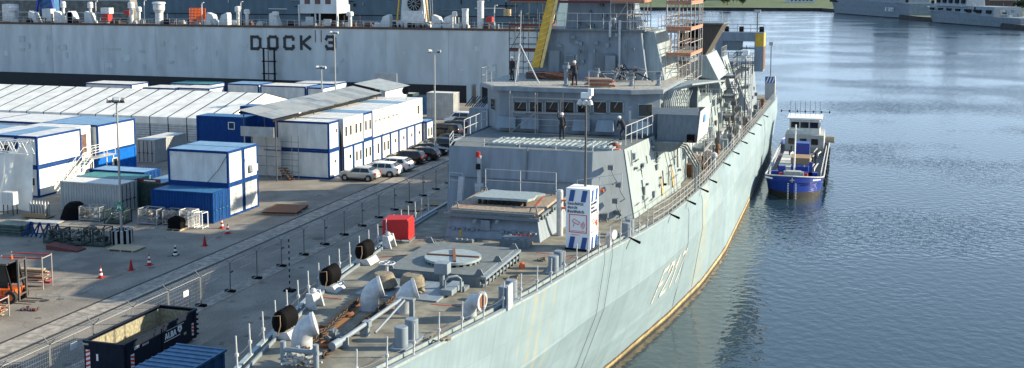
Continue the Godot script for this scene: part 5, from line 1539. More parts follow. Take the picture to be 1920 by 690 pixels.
	b = Bld.new(); b.lathe(Vector3(0, 1.1, 0), [Vector2(0, .02), Vector2(.25, .05), Vector2(.5, .18), Vector2(.49, .2), Vector2(.25, .09), Vector2(0, .06)], 18, Basis(Vector3.RIGHT, 1.2)); part(b, "reflector", M.dark, t)
	# scaffold wall with grey panels and the brown steps
	t = thing("panelled_scaffold", "scaffold clad in grey panels in front of the corner office stack", "scaffold", Vector3(-57.6, 0, -99.1))
	for k in 4: bx("panel", M.greypanel, t, Vector3(.05, .75 + k * 1.02, 0), Vector3(3.3, .97, .05))
	bx("handrail", M.blue, t, Vector3(.9, 2.95, .1), Vector3(2.2, .08, .06))
	for x in [-1.65, .0, 1.75, 3.0, 3.75]: pole("upright", M.scaff, t, Vector3(x, 0, .12), Vector3(x, 4.9 if x < 2 else 4.6, .12), .03)
	for k in 6:
		pole("ledger", M.scaffdark, t, Vector3(1.75, .8 + k * .62, .15), Vector3(3.75, .8 + k * .62, .15), .02)
	t = thing("wooden_steps", "short flight of brown wooden steps beside the panelled scaffold", "steps", Vector3(-54.9, 0, -98.6))
	for k in 5: bx("tread", M.rust, t, Vector3(-.35 + (4 - k) * .2 - .2, .15 + k * .26, 0), Vector3(1.0, .06, .35), Basis(Vector3.UP, .1))
	for k in 2: bx("string", M.wood, t, Vector3(-.1, .65, -.2 + k * .4), Vector3(1.4, .1, .05), Basis(Vector3.BACK, -.85))
	# roofs of further modules behind the marquee
	var gi := 0
	for d in [[-127.2, -163, 9.5, 2.7, M.roofwhite], [-114, -161, 6, 2.5, M.roofwhite], [-113.5, -168, 8, 2.6, M.teal], [-107.5, -161.5, 6.0, 2.6, M.roofwhite], [-101.3, -166.5, 6.1, 3.0, M.roofblue], [-94.3, -165.5, 8.4, 3.0, M.roofwhite], [-85.6, -165.4, 2.9, 2.9, M.roofblue], [-90.6, -170.3, 7.6, 3.1, M.roofwhite]]:
		module(["long white cabin with flat roof behind the marquee ridge", "wide white cabin with flat pale roof behind the marquee", "cabin with teal roof behind the marquee", "white cabin with pale ribbed roof behind the marquee", "tall blue-roofed cabin with bright white end wall behind the marquee", "white cabin with dark blue wall between marquee and dock frame", "white cabin with pale roof below the dock letters", "white cabin with blue roof at the foot of the flag lamp"][gi], Vector3(d[0], 0, d[1]), Vector3(d[2], d[3], 4.8), M.white, M.blue, d[4], [["+x", .3, d[3] - 1.2, .6, .6], ["+x", .7, d[3] - 1.2, .6, .6]], "", 7)
		gi += 1
	# beyond the car park, next to the dock
	iso("grey container frame with open shelving near the dock wall", Vector3(-60.0, 0, -152.0), Vector3(4.2, 3.9, 2.44), M.greypanel, M.contwhite, "+z", "", M.contwhite)
	iso("blue tank container with pipework near the dock wall", Vector3(-64.3, 0, -157.0), Vector3(3.9, 2.7, 2.44), M.midblue, M.dark, "+z", "", M.contgrey)
	iso("dark green container beside the blue tank container", Vector3(-70.5, 0, -157.5), Vector3(6.0, 3.0, 2.44), M.dgreen, M.contgrey)
	t = thing("notice_stand", "plain grey board standing upright against the dark dock band", "panel", Vector3(-70.5, 3.0, -158.5))
	bx("board", M.greypanel, t, Vector3(0, 1.4, 0), Vector3(3.8, 2.8, .12)); bx("foot", M.dark, t, Vector3(0, .05, 0), Vector3(3.8, .1, .4))
	for k in 3:
		t = thing("bulk_bag", "white bulk bag piled by the car park end, %s of three" % ["first", "second", "third"][k], "bag", Vector3(-49.6 + k * 1.0, 0, -143.0 - k * .9))
		b = Bld.new(); b.lathe(Vector3.ZERO, [Vector2(.5, 0), Vector2(.66, .3), Vector2(.62, 1.0 + .5 * k), Vector2(.45, 1.3 + .5 * k), Vector2(0, 1.4 + .5 * k)], 10); part(b, "bag", M.tarp, t)
	# lamp posts
	lamp_post("grey lamp post with floodlights rising from a striped concrete barrel", Vector3(-54.0, 0, -70.7), 11.0, 4)
	lamp_post("grey lamp post behind the long canopy with two white floodlights", Vector3(-66.3, 0, -128.5), 8.9, 3, .13)
	lamp_post("tall thin lamp post standing before the dock number", Vector3(-77.6, 0, -155.0), 12.1, 3, .12)
	lamp_post("tall lamp post at the far end of the car park", Vector3(-45.35, 0, -115.5), 12.2, 2, .12)
	t = thing("lamp_barrel", "black and white striped round concrete barrel at the lamp post foot", "barrel", Vector3(-54.0, 0, -70.7))
	for k in 24:
		b = Bld.new()
		var a0 := TAU * k / 24; var a1 := TAU * (k + 1) / 24
		b.poly([Vector3(cos(a0) * .85, 0, sin(a0) * .85), Vector3(cos(a1) * .85, 0, sin(a1) * .85), Vector3(cos(a1) * .45, 0, sin(a1) * .45), Vector3(cos(a0) * .45, 0, sin(a0) * .45)], Vector3(0, 1.05, 0))
		part(b, "stripe", M.black if k % 2 == 0 else M.contgrey, t)
	t = thing("assembly_sign", "green square assembly point sign on the lamp post", "sign", Vector3(-54.0, 2.9, -70.7))
	bx("plate", M.green, t, Vector3(0, 0, .16), Vector3(.62, .66, .03))
	b = Bld.new()
	for d in [[-.13, -.05], [0, .02], [.13, -.05]]:
		b.ball(Vector3(d[0], d[1] + .1, .18), .045, 8, Vector3(1, 1, .2)); b.box(Vector3(d[0], d[1] - .05, .18), Vector3(.08, .18, .012))
	for sx in [-1, 1]:
		for sy in [-1, 1]: b.bar(Vector3(sx * .26, sy * .27, .18), Vector3(sx * .17, sy * .18, .18), .035, .012)
	part(b, "symbol", M.signwhite, t)
	# cars: noses to the office block
	var tn := PI / 2
	car("parked_car", "silver hatchback parked at the corner of the white office block", Vector3(-47.9, 0, -100.9), tn + .03, "hatch", M.carsilver, 4.1, 1.7, 1.42)
	car("parked_car", "white estate car beside the silver hatchback", Vector3(-47.0, 0, -103.9), tn + .06, "wagon", M.carwhite, 4.6, 1.8, 1.48)
	car("parked_car", "white estate car between another white estate and a black car", Vector3(-47.0, 0, -107.0), tn + .06, "wagon", M.carwhite, 4.6, 1.8, 1.48)
	car("parked_car", "black hatchback beside the white estate cars", Vector3(-47.4, 0, -111.8), tn + .05, "suv", M.carblack, 4.3, 1.78, 1.5)
	car("parked_car", "black estate car two places from the white estates", Vector3(-46.9, 0, -114.7), tn + .05, "wagon", M.carblack, 4.6, 1.8, 1.48)
	car("parked_car", "black saloon parked nose out among the black cars", Vector3(-47.0, 0, -118.2), -PI / 2 + .1, "hatch", M.carblack, 4.5, 1.8, 1.42)
	car("parked_car", "dark blue estate car with roof rails in front of the black van", Vector3(-47.6, 0, -122.2), tn, "wagon", M.carblue, 4.7, 1.82, 1.5)
	car("parked_car", "black car half hidden behind the blue estate", Vector3(-48.0, 0, -125.6), tn, "wagon", M.carblack, 4.5, 1.8, 1.5)
	car("parked_van", "black passenger van parked beyond the blue estate car", Vector3(-50.4, 0, -131.2), tn, "van", M.carblack, 5.0, 1.95, 1.95)
	car("parked_car", "black estate car behind the passenger van", Vector3(-50.6, 0, -137.0), tn, "suv", M.carblack, 4.5, 1.85, 1.65)
	car("parked_car", "dark car standing last in the row near the white bags", Vector3(-51.4, 0, -140.6), tn, "suv", M.carblue, 4.5, 1.85, 1.65)
	car("parked_van", "white flatbed van behind the dark cars", Vector3(-52.5, 0, -144.6), tn, "van", M.carwhite, 5.2, 1.95, 1.9)
	# cones
	var i := 0
	for d in [[189, 521, "striped"], [246, 507, "plain"], [280, 497, "striped"], [329, 479, "white"], [384, 461, "plain"], [427, 438, "striped"], [416, 428, "striped"]]:
		cone(["red and white striped cone furthest into the bare asphalt", "plain red cone between two banded cones on the asphalt", "red and white striped cone next to the black and white cone", "black and white banded cone standing alone", "plain red cone with a white scrape beside its foot", "red and white striped cone in the sunlit patch by the blue container", "red and white striped cone close to the blue container doors"][i], at_y(d[0], d[1], 0.0), d[2])
		i += 1
	# scrap crates and heaps
	var scrapA := [M.galv, M.contgrey, M.shipdark, M.scaffdark, M.palewood]
	mesh_box("wire crate piled with pale timber offcuts beside the white container", Vector3(-61.5, 0, -76.9), .1, Vector3(1.9, 1.2, 1.2), 1, [M.palewood, M.palewood, M.tarp, M.galv], M.galv)
	mesh_box("wire crate of tangled metal pipes left of the black wrapped pallet", Vector3(-55.9, 0, -77.2), 0, Vector3(1.8, 1.3, 1.2), 2, scrapA, M.galv)
	mesh_box("wire crate of fittings against the blue container wall", Vector3(-53.9, 0, -77.6), 0, Vector3(1.6, 1.2, 1.2), 3, scrapA, M.galv)
	mesh_box("wire crate full of grey valves next to the empty cages", Vector3(-52.4, 0, -77.4), 0, Vector3(1.2, 1.35, 1.0), 4, scrapA, M.contwhite)
	mesh_box("dark wire crate with cable scrap beside the trestles", Vector3(-58.9, 0, -69.3), .1, Vector3(1.5, 1.1, 1.2), 5, [M.dark, M.scaffdark, M.dgreen], M.dgreen)
	mesh_box("dark wire crate heaped with black hoses", Vector3(-57.1, 0, -69.2), .1, Vector3(1.8, 1.2, 1.2), 6, [M.dark, M.scaffdark, M.galv], M.dgreen)
	mesh_box("dark wire crate of bent rods against the striped barrel", Vector3(-55.2, 0, -69.5), .1, Vector3(1.7, 1.4, 1.2), 7, [M.dark, M.dgreen, M.scaffdark], M.dgreen)
	mesh_box("green-grey wire crate standing at the end of the white container", Vector3(-58.8, 0, -76.6), .1, Vector3(1.8, 1.1, 1.2), 8, [M.dgreen, M.galv], M.dgreen)
	for d in [[-51.4, "first"], [-50.6, "second"]]:
		t = thing("cage_panel", "empty white metal cage frame, %s from the grey valve crate" % d[1], "cage", Vector3(d[0] - .3, 0, -77.0), 0, "empty white cages")
		b = Bld.new()
		for z in [-.4, .4]:
			for x in [-.28, .28]: b.box(Vector3(x, .65, z), Vector3(.05, 1.3, .05))
			for y in [.1, 1.3]: b.box(Vector3(0, y, z), Vector3(.6, .05, .05))
		for x in [-.28, .28]: b.box(Vector3(x, 1.3, 0), Vector3(.05, .05, .8)); b.box(Vector3(x, .1, 0), Vector3(.05, .05, .8))
		part(b, "frame", M.signwhite, t)
		b = Bld.new()
		for k in 6: b.box(Vector3(-.25 + k * .1, .7, .4), Vector3(.012, 1.2, .012))
		part(b, "wire_mesh", M.signwhite, t)
	t = thing("wrapped_pallet", "pallet load wrapped in black film on a pale wooden pallet", "pallet", Vector3(-52.6, 0, -75.9))
	pallet(t, 0, 1.5, 1.1, M.palewood)
	b = Bld.new()
	var rows := []
	for k in 6:
		var rw := PackedVector3Array()
		for j in 16:
			var a := TAU * j / 16
			var rr := (.72 - .05 * k) * (1.0 + .12 * sin(j * 2.3 + k)) / maxf(absf(cos(a)), absf(sin(a))) * (.9 if k < 5 else .4)
			rw.append(Vector3(cos(a) * rr, .16 + k * .19, -sin(a) * rr * .75))
		rows.append(rw)
	b.grid(rows, true); part(b, "film", M.black, t)
	t = thing("covered_heap", "black plastic sheet thrown over a heap beside the white container", "tarpaulin", Vector3(-63.6, 0, -77.2))
	b = Bld.new(); b.lathe(Vector3.ZERO, [Vector2(1.3, 0), Vector2(1.1, .5), Vector2(.9, 1.0), Vector2(.5, 1.35), Vector2(0, 1.4)], 9); part(b, "sheet", M.black, t)
	t = thing("gas_bottles", "row of grey gas bottles on a timber pallet", "gas bottles", Vector3(-66.6, 0, -76.3))
	pallet(t, 0, 2.4, 1.2, M.wood); bx("crate_side", M.wood, t, Vector3(0, .3, .62), Vector3(2.4, .4, .04))
	for k in 12:
		b = Bld.new(); b.lathe(Vector3(-.75 + (k % 6) * .3, .16, -.25 + .4 * (k / 6)), [Vector2(.12, 0), Vector2(.12, 1.0), Vector2(.05, 1.15), Vector2(.05, 1.25), Vector2(0, 1.26)], 9); part(b, "bottle", M.galv if k % 3 else M.contgrey, t)
	t = thing("steel_sheets", "stack of loose pale sheets lying on the ground by the gas bottles", "sheets", Vector3(-64.9, 0, -74.6))
	for k in 3: bx("sheet", M.contgrey, t, Vector3(.1 * k, .04 + .05 * k, 0), Vector3(3.2, .04, 1.0), Basis(Vector3.UP, .05 * k))
	t = thing("tool_cabinet", "pale metal cabinet on a dark stand beside the tarpaulin", "cabinet", Vector3(-69.9, 0, -76.6))
	bx("box", M.contwhite, t, Vector3(0, 1.45, 0), Vector3(1.2, 1.1, .6)); bx("door", M.signwhite, t, Vector3(.62, 1.45, 0), Vector3(.03, 1.0, .55))
	for x in [-.5, .5]:
		for z in [-.25, .25]: pole("leg", M.dark, t, Vector3(x, 0, z), Vector3(x, .9, z), .04)
	t = thing("board_stack", "stack of dark green boards left of the trestles", "boards", Vector3(-64.2, 0, -70.6))
	for k in 7: bx("board", M.dgreen if k % 2 else M.teal2, t, Vector3(R.randf_range(-.08, .08), .08 + k * .13, R.randf_range(-.06, .06)), Vector3(2.6, .11, 1.5))
	t = thing("steel_trestles", "row of blue-black steel A-frame trestles", "trestle", Vector3(-61.0, 0, -70.3))
	for k in 4:
		b = Bld.new(); b.bar(Vector3(-1.6 + k * .85, 0, 0), Vector3(-1.2 + k * .85, 1.2, 0), .09); b.bar(Vector3(-1.2 + k * .85, 1.2, 0), Vector3(-.75 + k * .85, 0, 0), .09); b.bar(Vector3(-1.6 + k * .85, .1, .6), Vector3(-1.2 + k * .85, 1.2, 0), .09)
		part(b, "leg_frame", M.blue2, t)
	b = Bld.new(); b.bar(Vector3(-1.7, .25, 0), Vector3(1.8, .35, 0), .07); part(b, "bar", M.blue2, t)
	t = thing("steel_ramp", "flat maroon steel ramp lying before the dark crates", "ramp", Vector3(-56.6, 0, -67.4))
	b = Bld.new(); b.poly([Vector3(-1.4, 0, -.6), Vector3(1.4, 0, -.6), Vector3(1.4, .12, -.6), Vector3(-1.4, .4, -.6)], Vector3(0, 0, 1.0)); part(b, "plate", M.maroon, t)
	t = thing("wooden_pallet", "pale wooden pallet lying in front of the striped barrel", "pallet", Vector3(-52.3, 0, -69.0), .05)
	pallet(t, 0, 2.4, 1.6, M.palewood)
	t = thing("steel_plates", "rusty brown steel plates stacked on timber beside the rails", "plates", Vector3(-47.6, 0, -84.9), .12)
	for k in 3: bx("plate", M.maroon if k < 2 else M.rust, t, Vector3(.05 * k, .16 + .06 * k, .04 * k), Vector3(3.0, .05, 3.4), Basis(Vector3.UP, .03 * k))
	for z in [-1.5, 0.0, 1.5]: bx("timber", M.palewood, t, Vector3(0, .07, z), Vector3(3.3, .13, .14))
	# lattice girder with a torn tarpaulin
	t = thing("lattice_girder", "white lattice girder carrying a torn white tarpaulin", "girder", Vector3(-74.5, 0, -78.5))
	b = Bld.new()
	for zz in [-.4, .4]:
		for y in [5.2, 6.3]: b.cyl(Vector3(-4, y, zz), Vector3(5.4, y - .12, zz), .05, .05, 6)
		for k in 8: b.cyl(Vector3(-4 + k * 1.17, 5.2, zz), Vector3(-4 + (k + .5) * 1.17, 6.25, zz), .03, .03, 5); b.cyl(Vector3(-4 + (k + .5) * 1.17, 6.25, zz), Vector3(-4 + (k + 1) * 1.17, 5.2, zz), .03, .03, 5)
	part(b, "truss", M.signwhite, t)
	for x in [-2.2, 1.2, 5.0]: pole("post", M.scaff, t, Vector3(x, 0, -.4), Vector3(x, 8.2 if x < 4 else 6.3, -.4), .05)
	t = thing("tarpaulin", "torn white tarpaulin hanging in folds from the lattice girder", "tarpaulin", Vector3(-73, 0, -77.6), .35)
	rows = []
	for iy in 12:
		var rw := PackedVector3Array()
		for ix in 22:
			var u := ix / 21.0; var v := iy / 11.0
			var top := lerpf(3.6, 6.0, pow(u, 1.6))
			rw.append(Vector3(lerpf(-4.5, 3.9 + .2 * v, u), top * (1.0 - v) + .03, .35 * sin(u * 19.0 + v * 2.0) * (.3 + v) + .5 * v + .12 * sin(u * 47 + v * 5)))
		rows.append(rw)
	rows.reverse()
	b = Bld.new(); b.grid(rows); part(b, "sheet", M.tarp, t)
	# forklift with racks of scaffold parts
	build_forklift()
	build_skip()
	build_fence()

func build_forklift() -> void:
	var t := thing("forklift", "black and orange forklift truck beside racks of scaffold tubes", "forklift", Vector3(-51.3, 0, -55.3), -PI / 2 + .12)
	t.scale = Vector3.ONE * 1.08
	var b := Bld.new()
	# local: forward -z
	b = Bld.new(); b.poly([Vector3(-.62, .35, 1.35), Vector3(-.62, 1.25, 1.3), Vector3(-.62, 1.35, .85), Vector3(-.62, .95, .55), Vector3(-.62, .75, -.3), Vector3(-.62, .35, -.3)], Vector3(1.24, 0, 0)); part(b, "counterweight", M.orange, t)
	b = Bld.new(); b.rng(-.55, .55, .3, .8, -1.0, .5); part(b, "chassis", M.orange, t)
	for x in [-.58, .58]:
		b = Bld.new()
		b.bar(Vector3(x, .8, -.95), Vector3(x, 2.3, -.6), .09); b.bar(Vector3(x, 1.2, .8), Vector3(x, 2.3, .55), .09); b.bar(Vector3(x, .8, -.1), Vector3(x, 2.25, .0), .06)
		b.bar(Vector3(x, 2.3, -.6), Vector3(x, 2.3, .55), .1)
		part(b, "cab_frame", M.dark, t)
	b = Bld.new(); b.rng(-.66, .66, 2.3, 2.4, -.75, .7); part(b, "roof", M.scaffdark, t)
	b = Bld.new(); b.rng(-.57, -.55, .9, 2.25, -.7, .6); b.rng(.55, .57, .9, 2.25, -.7, .6); b.rng(-.5, .5, 1.3, 2.25, .62, .64); part(b, "cab_glass", M.glass, t)
	b = Bld.new(); b.rng(-.3, .3, .8, 1.0, -.1, .5); b.rng(-.3, .3, 1.0, 1.6, .4, .52); part(b, "seat", M.black, t)
	for d in [[-.5, .95, .32], [.5, .95, .32], [-.52, -.85, .38], [.52, -.85, .38]]:
		b = Bld.new(); b.cyl(Vector3(d[0] - .13, d[2], d[1]), Vector3(d[0] + .13, d[2], d[1]), d[2], d[2], 16); var w := part(b, "wheel", M.rubber, t)
		b = Bld.new(); b.cyl(Vector3(d[0] - .14, d[2], d[1]), Vector3(d[0] + .14, d[2], d[1]), d[2] * .5, d[2] * .5, 12); part(b, "rim", M.orange, w)
	b = Bld.new()
	for x in [-.35, .35]: b.bar(Vector3(x, .1, -1.25), Vector3(x, 2.6, -1.25), .1); b.bar(Vector3(x, .12, -1.3), Vector3(x, .12, -2.3), .12, .05)
	for y in [.5, 1.4, 2.5]: b.bar(Vector3(-.35, y, -1.25), Vector3(.35, y, -1.25), .08)
	part(b, "mast", M.scaffdark, t)
	b = Bld.new(); b.cyl(Vector3(-.45, 2.4, -.3), Vector3(-.45, 2.58, -.3), .09, .07, 10); part(b, "beacon", M.orange, t)
	for d in [[-52.0, -58.4, 2.2, "scaffold rack with red rails and plank load behind the forklift"], [-49.8, -52.0, 1.3, "scaffold rack heaped with red and pale planks in front of the forklift"]]:
		t = thing("scaffold_rack", d[3], "rack", Vector3(d[0], 0, d[1]), .15)
		for x in [-1.6, 1.3]:
			for z in [-.55, .55]: pole("post", M.scaff, t, Vector3(x, 0, z), Vector3(x, d[2], z), .04)
		for z in [-.55, .55]:
			pole("rail", M.red, t, Vector3(-1.6, d[2] - .1, z), Vector3(1.3, d[2] - .1, z), .045); pole("rail", M.scaff, t, Vector3(-1.6, .5, z), Vector3(1.3, .5, z), .04)
		pole("rail", M.scaff, t, Vector3(1.3, d[2] - .1, -.55), Vector3(1.3, d[2] - .1, .55), .04)
		for k in 16:
			bx("plank", [M.palewood, M.red, M.palewood, M.wood][R.randi() % 4], t, Vector3(R.randf_range(-.35, .15), .25 + k * .055 * d[2] * .55, R.randf_range(-.35, .35)), Vector3(2.6, .05, .22), Basis(Vector3.UP, R.randf_range(-.05, .05)))
	t = thing("scaffold_couplers", "small heap of scaffold couplers on the asphalt", "couplers", Vector3(-48.2, 0, -54.1))
	for k in 14: bx("coupler", M.maroon if k % 2 else M.scaffdark, t, Vector3(R.randf_range(-.5, .5), .07, R.randf_range(-.3, .3)), Vector3(.16, .13, .1), Basis(Vector3.UP, R.randf() * 3))

func build_skip() -> void:
	var t := thing("roll_off_skip", "open dark blue roll-off skip with white lettering beside the fence", "skip", Vector3(-36.3, 0, -49.0))
	var hx := 1.2; var hz := 3.25; var h := 1.78
	var b := Bld.new()
	var walls := [[Vector3(-hx, .2, -hz), Vector3(-hx + .07, h, hz)], [Vector3(hx - .07, .2, -hz), Vector3(hx, h, hz)], [Vector3(-hx + .07, .2, -hz), Vector3(hx - .07, h, -hz + .07)], [Vector3(-hx + .07, .2, hz - .07), Vector3(hx - .07, h, hz)]]
	for w in walls:
		b = Bld.new(); b.rng(w[0].x, w[1].x, w[0].y, w[1].y, w[0].z, w[1].z); part(b, "side_wall", M.skip, t)
	b = Bld.new()
	b.rng(-hx + .07, -hx + .08, .3, h - .12, -hz + .08, hz - .08); b.rng(hx - .08, hx - .07, .3, h - .12, -hz + .08, hz - .08); b.rng(-hx + .08, hx - .08, .3, h - .12, -hz + .07, -hz + .08); b.rng(-hx + .08, hx - .08, .3, h - .12, hz - .08, hz - .07)
	part(b, "inner_lining", M.skipinside, t)
	b = Bld.new(); b.rng(-hx + .07, hx - .07, .2, .28, -hz + .07, hz - .07); part(b, "floor", M.rustfloor, t)
	b = Bld.new()
	for x in [-hx, hx]: b.rng(x - .07, x + .07, h - .06, h + .06, -hz - .02, hz + .02)
	for z in [-hz, hz]: b.rng(-hx + .07, hx - .07, h - .06, h + .06, z - .07, z + .07)
	part(b, "top_rail", M.skip, t)
	for k in 3:
		b = Bld.new(); b.rng(hx, hx + .06, .2, h - .06, -hz + .15 + k * 3.0, -hz + .3 + k * 3.0); part(b, "rib", M.skip, t)
	b = Bld.new()
	for k in 5: b.cyl(Vector3(hx - .05, .35 + k * .28, -hz - .08), Vector3(hx + .05, .35 + k * .28, -hz - .08), .06, .06, 8)
	part(b, "hinge", M.dark, t)
	for z in [-2.6, 2.6]:
		for x in [-.9, .9]:
			b = Bld.new(); b.cyl(Vector3(x - .12, .12, z), Vector3(x + .12, .12, z), .12, .12, 12); part(b, "roller", M.dark, t)
	b = Bld.new(); b.rng(-.9, -.78, .0, .2, -hz, hz); b.rng(.78, .9, .0, .2, -hz, hz); part(b, "runner", M.dark, t)
	var bs := Basis(Vector3.UP, PI / 2)
	text("ALBA", "lettering", M.signwhite, t, Vector3(hx + .02, 1.12, -.75), 1.05, .33, bs)
	b = Bld.new()
	var s0 := Vector3(hx + .015, 1.15, -1.6)
	b.poly([s0 + Vector3(0, .2, .17), s0 + Vector3(0, .2, -.17), s0 + Vector3(0, -.02, -.2), s0 + Vector3(0, -.2, 0), s0 + Vector3(0, -.02, .2)], Vector3(.01, 0, 0)); part(b, "emblem", M.signwhite, t)
	b = Bld.new(); b.poly([s0 + Vector3(.012, .08, .06), s0 + Vector3(.012, .08, -.06), s0 + Vector3(.012, -.08, 0)], Vector3(.005, 0, 0)); part(b, "emblem_mark", M.skip, t)
	bx("print_line", M.signwhite, t, Vector3(hx + .012, .85, -.9), Vector3(.01, .03, 1.5)); bx("print_line", M.signwhite, t, Vector3(hx + .012, 1.4, -1.2), Vector3(.01, .02, 1.6))
	text("3934", "number", M.signwhite, t, Vector3(hx + .02, 1.35, 2.2), .42, .15, bs); bx("print_line", M.contgrey, t, Vector3(hx + .012, 1.3, 1.45), Vector3(.01, .1, .55))
	b = Bld.new()
	for d in [[hx + .012, 2.55, 1], [hx + .012, -2.9, 1]]:
		for k in 3:
			b.poly([Vector3(d[0], .45 + k * .2, d[1] - .14), Vector3(d[0], .55 + k * .2, d[1] + .14), Vector3(d[0], .66 + k * .2, d[1] + .14), Vector3(d[0], .56 + k * .2, d[1] - .14)], Vector3(.008, 0, 0))
	part(b, "warning_stripe", M.signred, t)
	b = Bld.new()
	for k in 4: b.poly([Vector3(-1.1, .42 + k * .24, hz + .012), Vector3(-.85, .52 + k * .24, hz + .012), Vector3(-.85, .63 + k * .24, hz + .012), Vector3(-1.1, .53 + k * .24, hz + .012)], Vector3(0, 0, .008))
	part(b, "warning_stripe", M.signred, t)
	bx("white_backing", M.signwhite, t, Vector3(-.975, .85, hz + .006), Vector3(.25, 1.0, .01)); bx("white_backing", M.signwhite, t, Vector3(hx + .006, .75, 2.55), Vector3(.01, .7, .28)); bx("white_backing", M.signwhite, t, Vector3(hx + .006, .75, -2.9), Vector3(.01, .7, .28))
	bx("white_plate", M.signwhite, t, Vector3(-.4, 1.0, hz + .01), Vector3(.12, .35, .01)); bx("corner_plate", M.galv, t, Vector3(-hx + .1, h - .12, hz + .02), Vector3(.4, .12, .03))
	bx("paper_label", M.palewood, t, Vector3(hx + .012, .75, -2.1), Vector3(.01, .14, .22))
	# closed blue container in front of it
	t = thing("lidded_container", "mid blue closed waste container with ribbed lid next to the skip", "container", Vector3(-30.85, 0, -43.2))
	b = Bld.new()
	for k in 12:
		var z := 3.0 - k * .5
		b.q(Vector3(-1.4, 2.0, z), Vector3(1.4, 2.0, z), Vector3(1.4, 2.0, z - .42), Vector3(-1.4, 2.0, z - .42))
		b.rng(-1.4, 1.4, 1.96, 2.05, z - .5, z - .42)
	part(b, "lid", M.skipblue, t)
	b = Bld.new(); b.rng(-1.38, 1.38, .1, 1.95, -3.0, 3.0); part(b, "body", M.skipblue2, t)
	for k in 8: bx("rib", M.skipblue2, t, Vector3(1.42, 1.0, 2.8 - k * .8), Vector3(.08, 1.8, .12))
	bx("rim", M.skipblue, t, Vector3(0, 1.98, -3.04), Vector3(2.9, .12, .08)); bx("rim", M.skipblue, t, Vector3(1.45, 1.98, 0), Vector3(.08, .12, 6.1))

func build_fence() -> void:
	var b := Bld.new()
	var pz := 3.36
	# shared panel
	b.cyl(Vector3(0, .15, 0), Vector3(0, 1.95, 0), .022, .022, 6); b.cyl(Vector3(0, .15, -pz + .1), Vector3(0, 1.95, -pz + .1), .022, .022, 6)
	b.cyl(Vector3(0, .18, 0), Vector3(0, .18, -pz + .1), .018, .018, 6); b.cyl(Vector3(0, 1.92, 0), Vector3(0, 1.92, -pz + .1), .018, .018, 6)
	var fm := b.mesh()
	b = Bld.new()
	for k in 19: b.box(Vector3(0, 1.05, -.15 - k * .165), Vector3(.007, 1.74, .007))
	for k in 7: b.box(Vector3(0, .4 + k * .23, -pz * .5 + .05), Vector3(.007, .007, pz - .1))
	var wm := b.mesh()
	b = Bld.new(); b.rng(-.35, .35, 0.025, .15, -.13, .13); var foot := b.mesh()
	b = Bld.new(); b.bar(Vector3(0, 1.9, 0), Vector3(.38, 2.3, 0), .035); b.bar(Vector3(0, 1.9, 0), Vector3(-.38, 2.3, 0), .035); b.cyl(Vector3(0, .12, 0), Vector3(0, 2.0, 0), .045, .045, 6); var arm := b.mesh()
	for k in 24:
		var z := -34.38 - k * pz
		var t := thing("fence_panel", "galvanised mesh fence panel with barbed wire arms between crane track and ship", "fence panel", Vector3(-38.5, 0, z), 0.0, "mesh fence panels along the quay")
		inst(fm, "frame", M.galv, t); inst(wm, "wire_mesh", M.fencewire, t); inst(foot, "foot", M.black, t, Vector3(0, .02, .04)); inst(arm, "post", M.fencepost, t, Vector3(0, 0, .04))
		b = Bld.new()
		for x in [-.38, -.2, .2, .38]: b.tube([Vector3(x, 1.9 + absf(x) * 1.05, .04), Vector3(x, 1.87 + absf(x) * 1.05, -pz * .5), Vector3(x, 1.9 + absf(x) * 1.05, -pz + .04)], .005, 3, false)
		part(b, "barbed_wire", M.galv, t)
		if k in [1, 3, 6]: bx("notice", M.signwhite, t, Vector3(.03, 1.3, -1.7), Vector3(.02, .35, .5))
		elif k % 2 == 0: bx("clamp", M.inkblue, t, Vector3(.05, 1.35, -.1), Vector3(.08, .1, .3))
	for d in [[-36.6, -85.6], [-36.3, -82.3], [-36.9, -88.8], [-35.9, -91.5]]:
		var t := thing("wooden_pallet", "weathered pallet lying on the quay at the foot of the fence", "pallet", Vector3(d[0], 0, d[1]), .1, "pallets at the foot of the fence")
		pallet(t, 0, 1.9, 1.5, M.wood)
	var t := thing("striped_pole", "black and white striped pole on a dark foot standing before the fence", "pole", Vector3(-34.9, 0, -62.6))
	for k in 18: pole("band", M.black if k % 2 == 0 else M.contgrey, t, Vector3(0, .1 + k * .2, 0), Vector3(0, .1 + (k + 1) * .2, 0), .04)
	bx("foot", M.black, t, Vector3(0, .06, 0), Vector3(.7, .12, .5))

# ---------------------------------------------------------------- floating dock, other ships, barge
const DZ := -180.0
func dx(px: float, py := 48.0) -> float: return at_z(px, py, DZ).x
func dy(px: float, py: float) -> float: return at_z(px, py, DZ).y

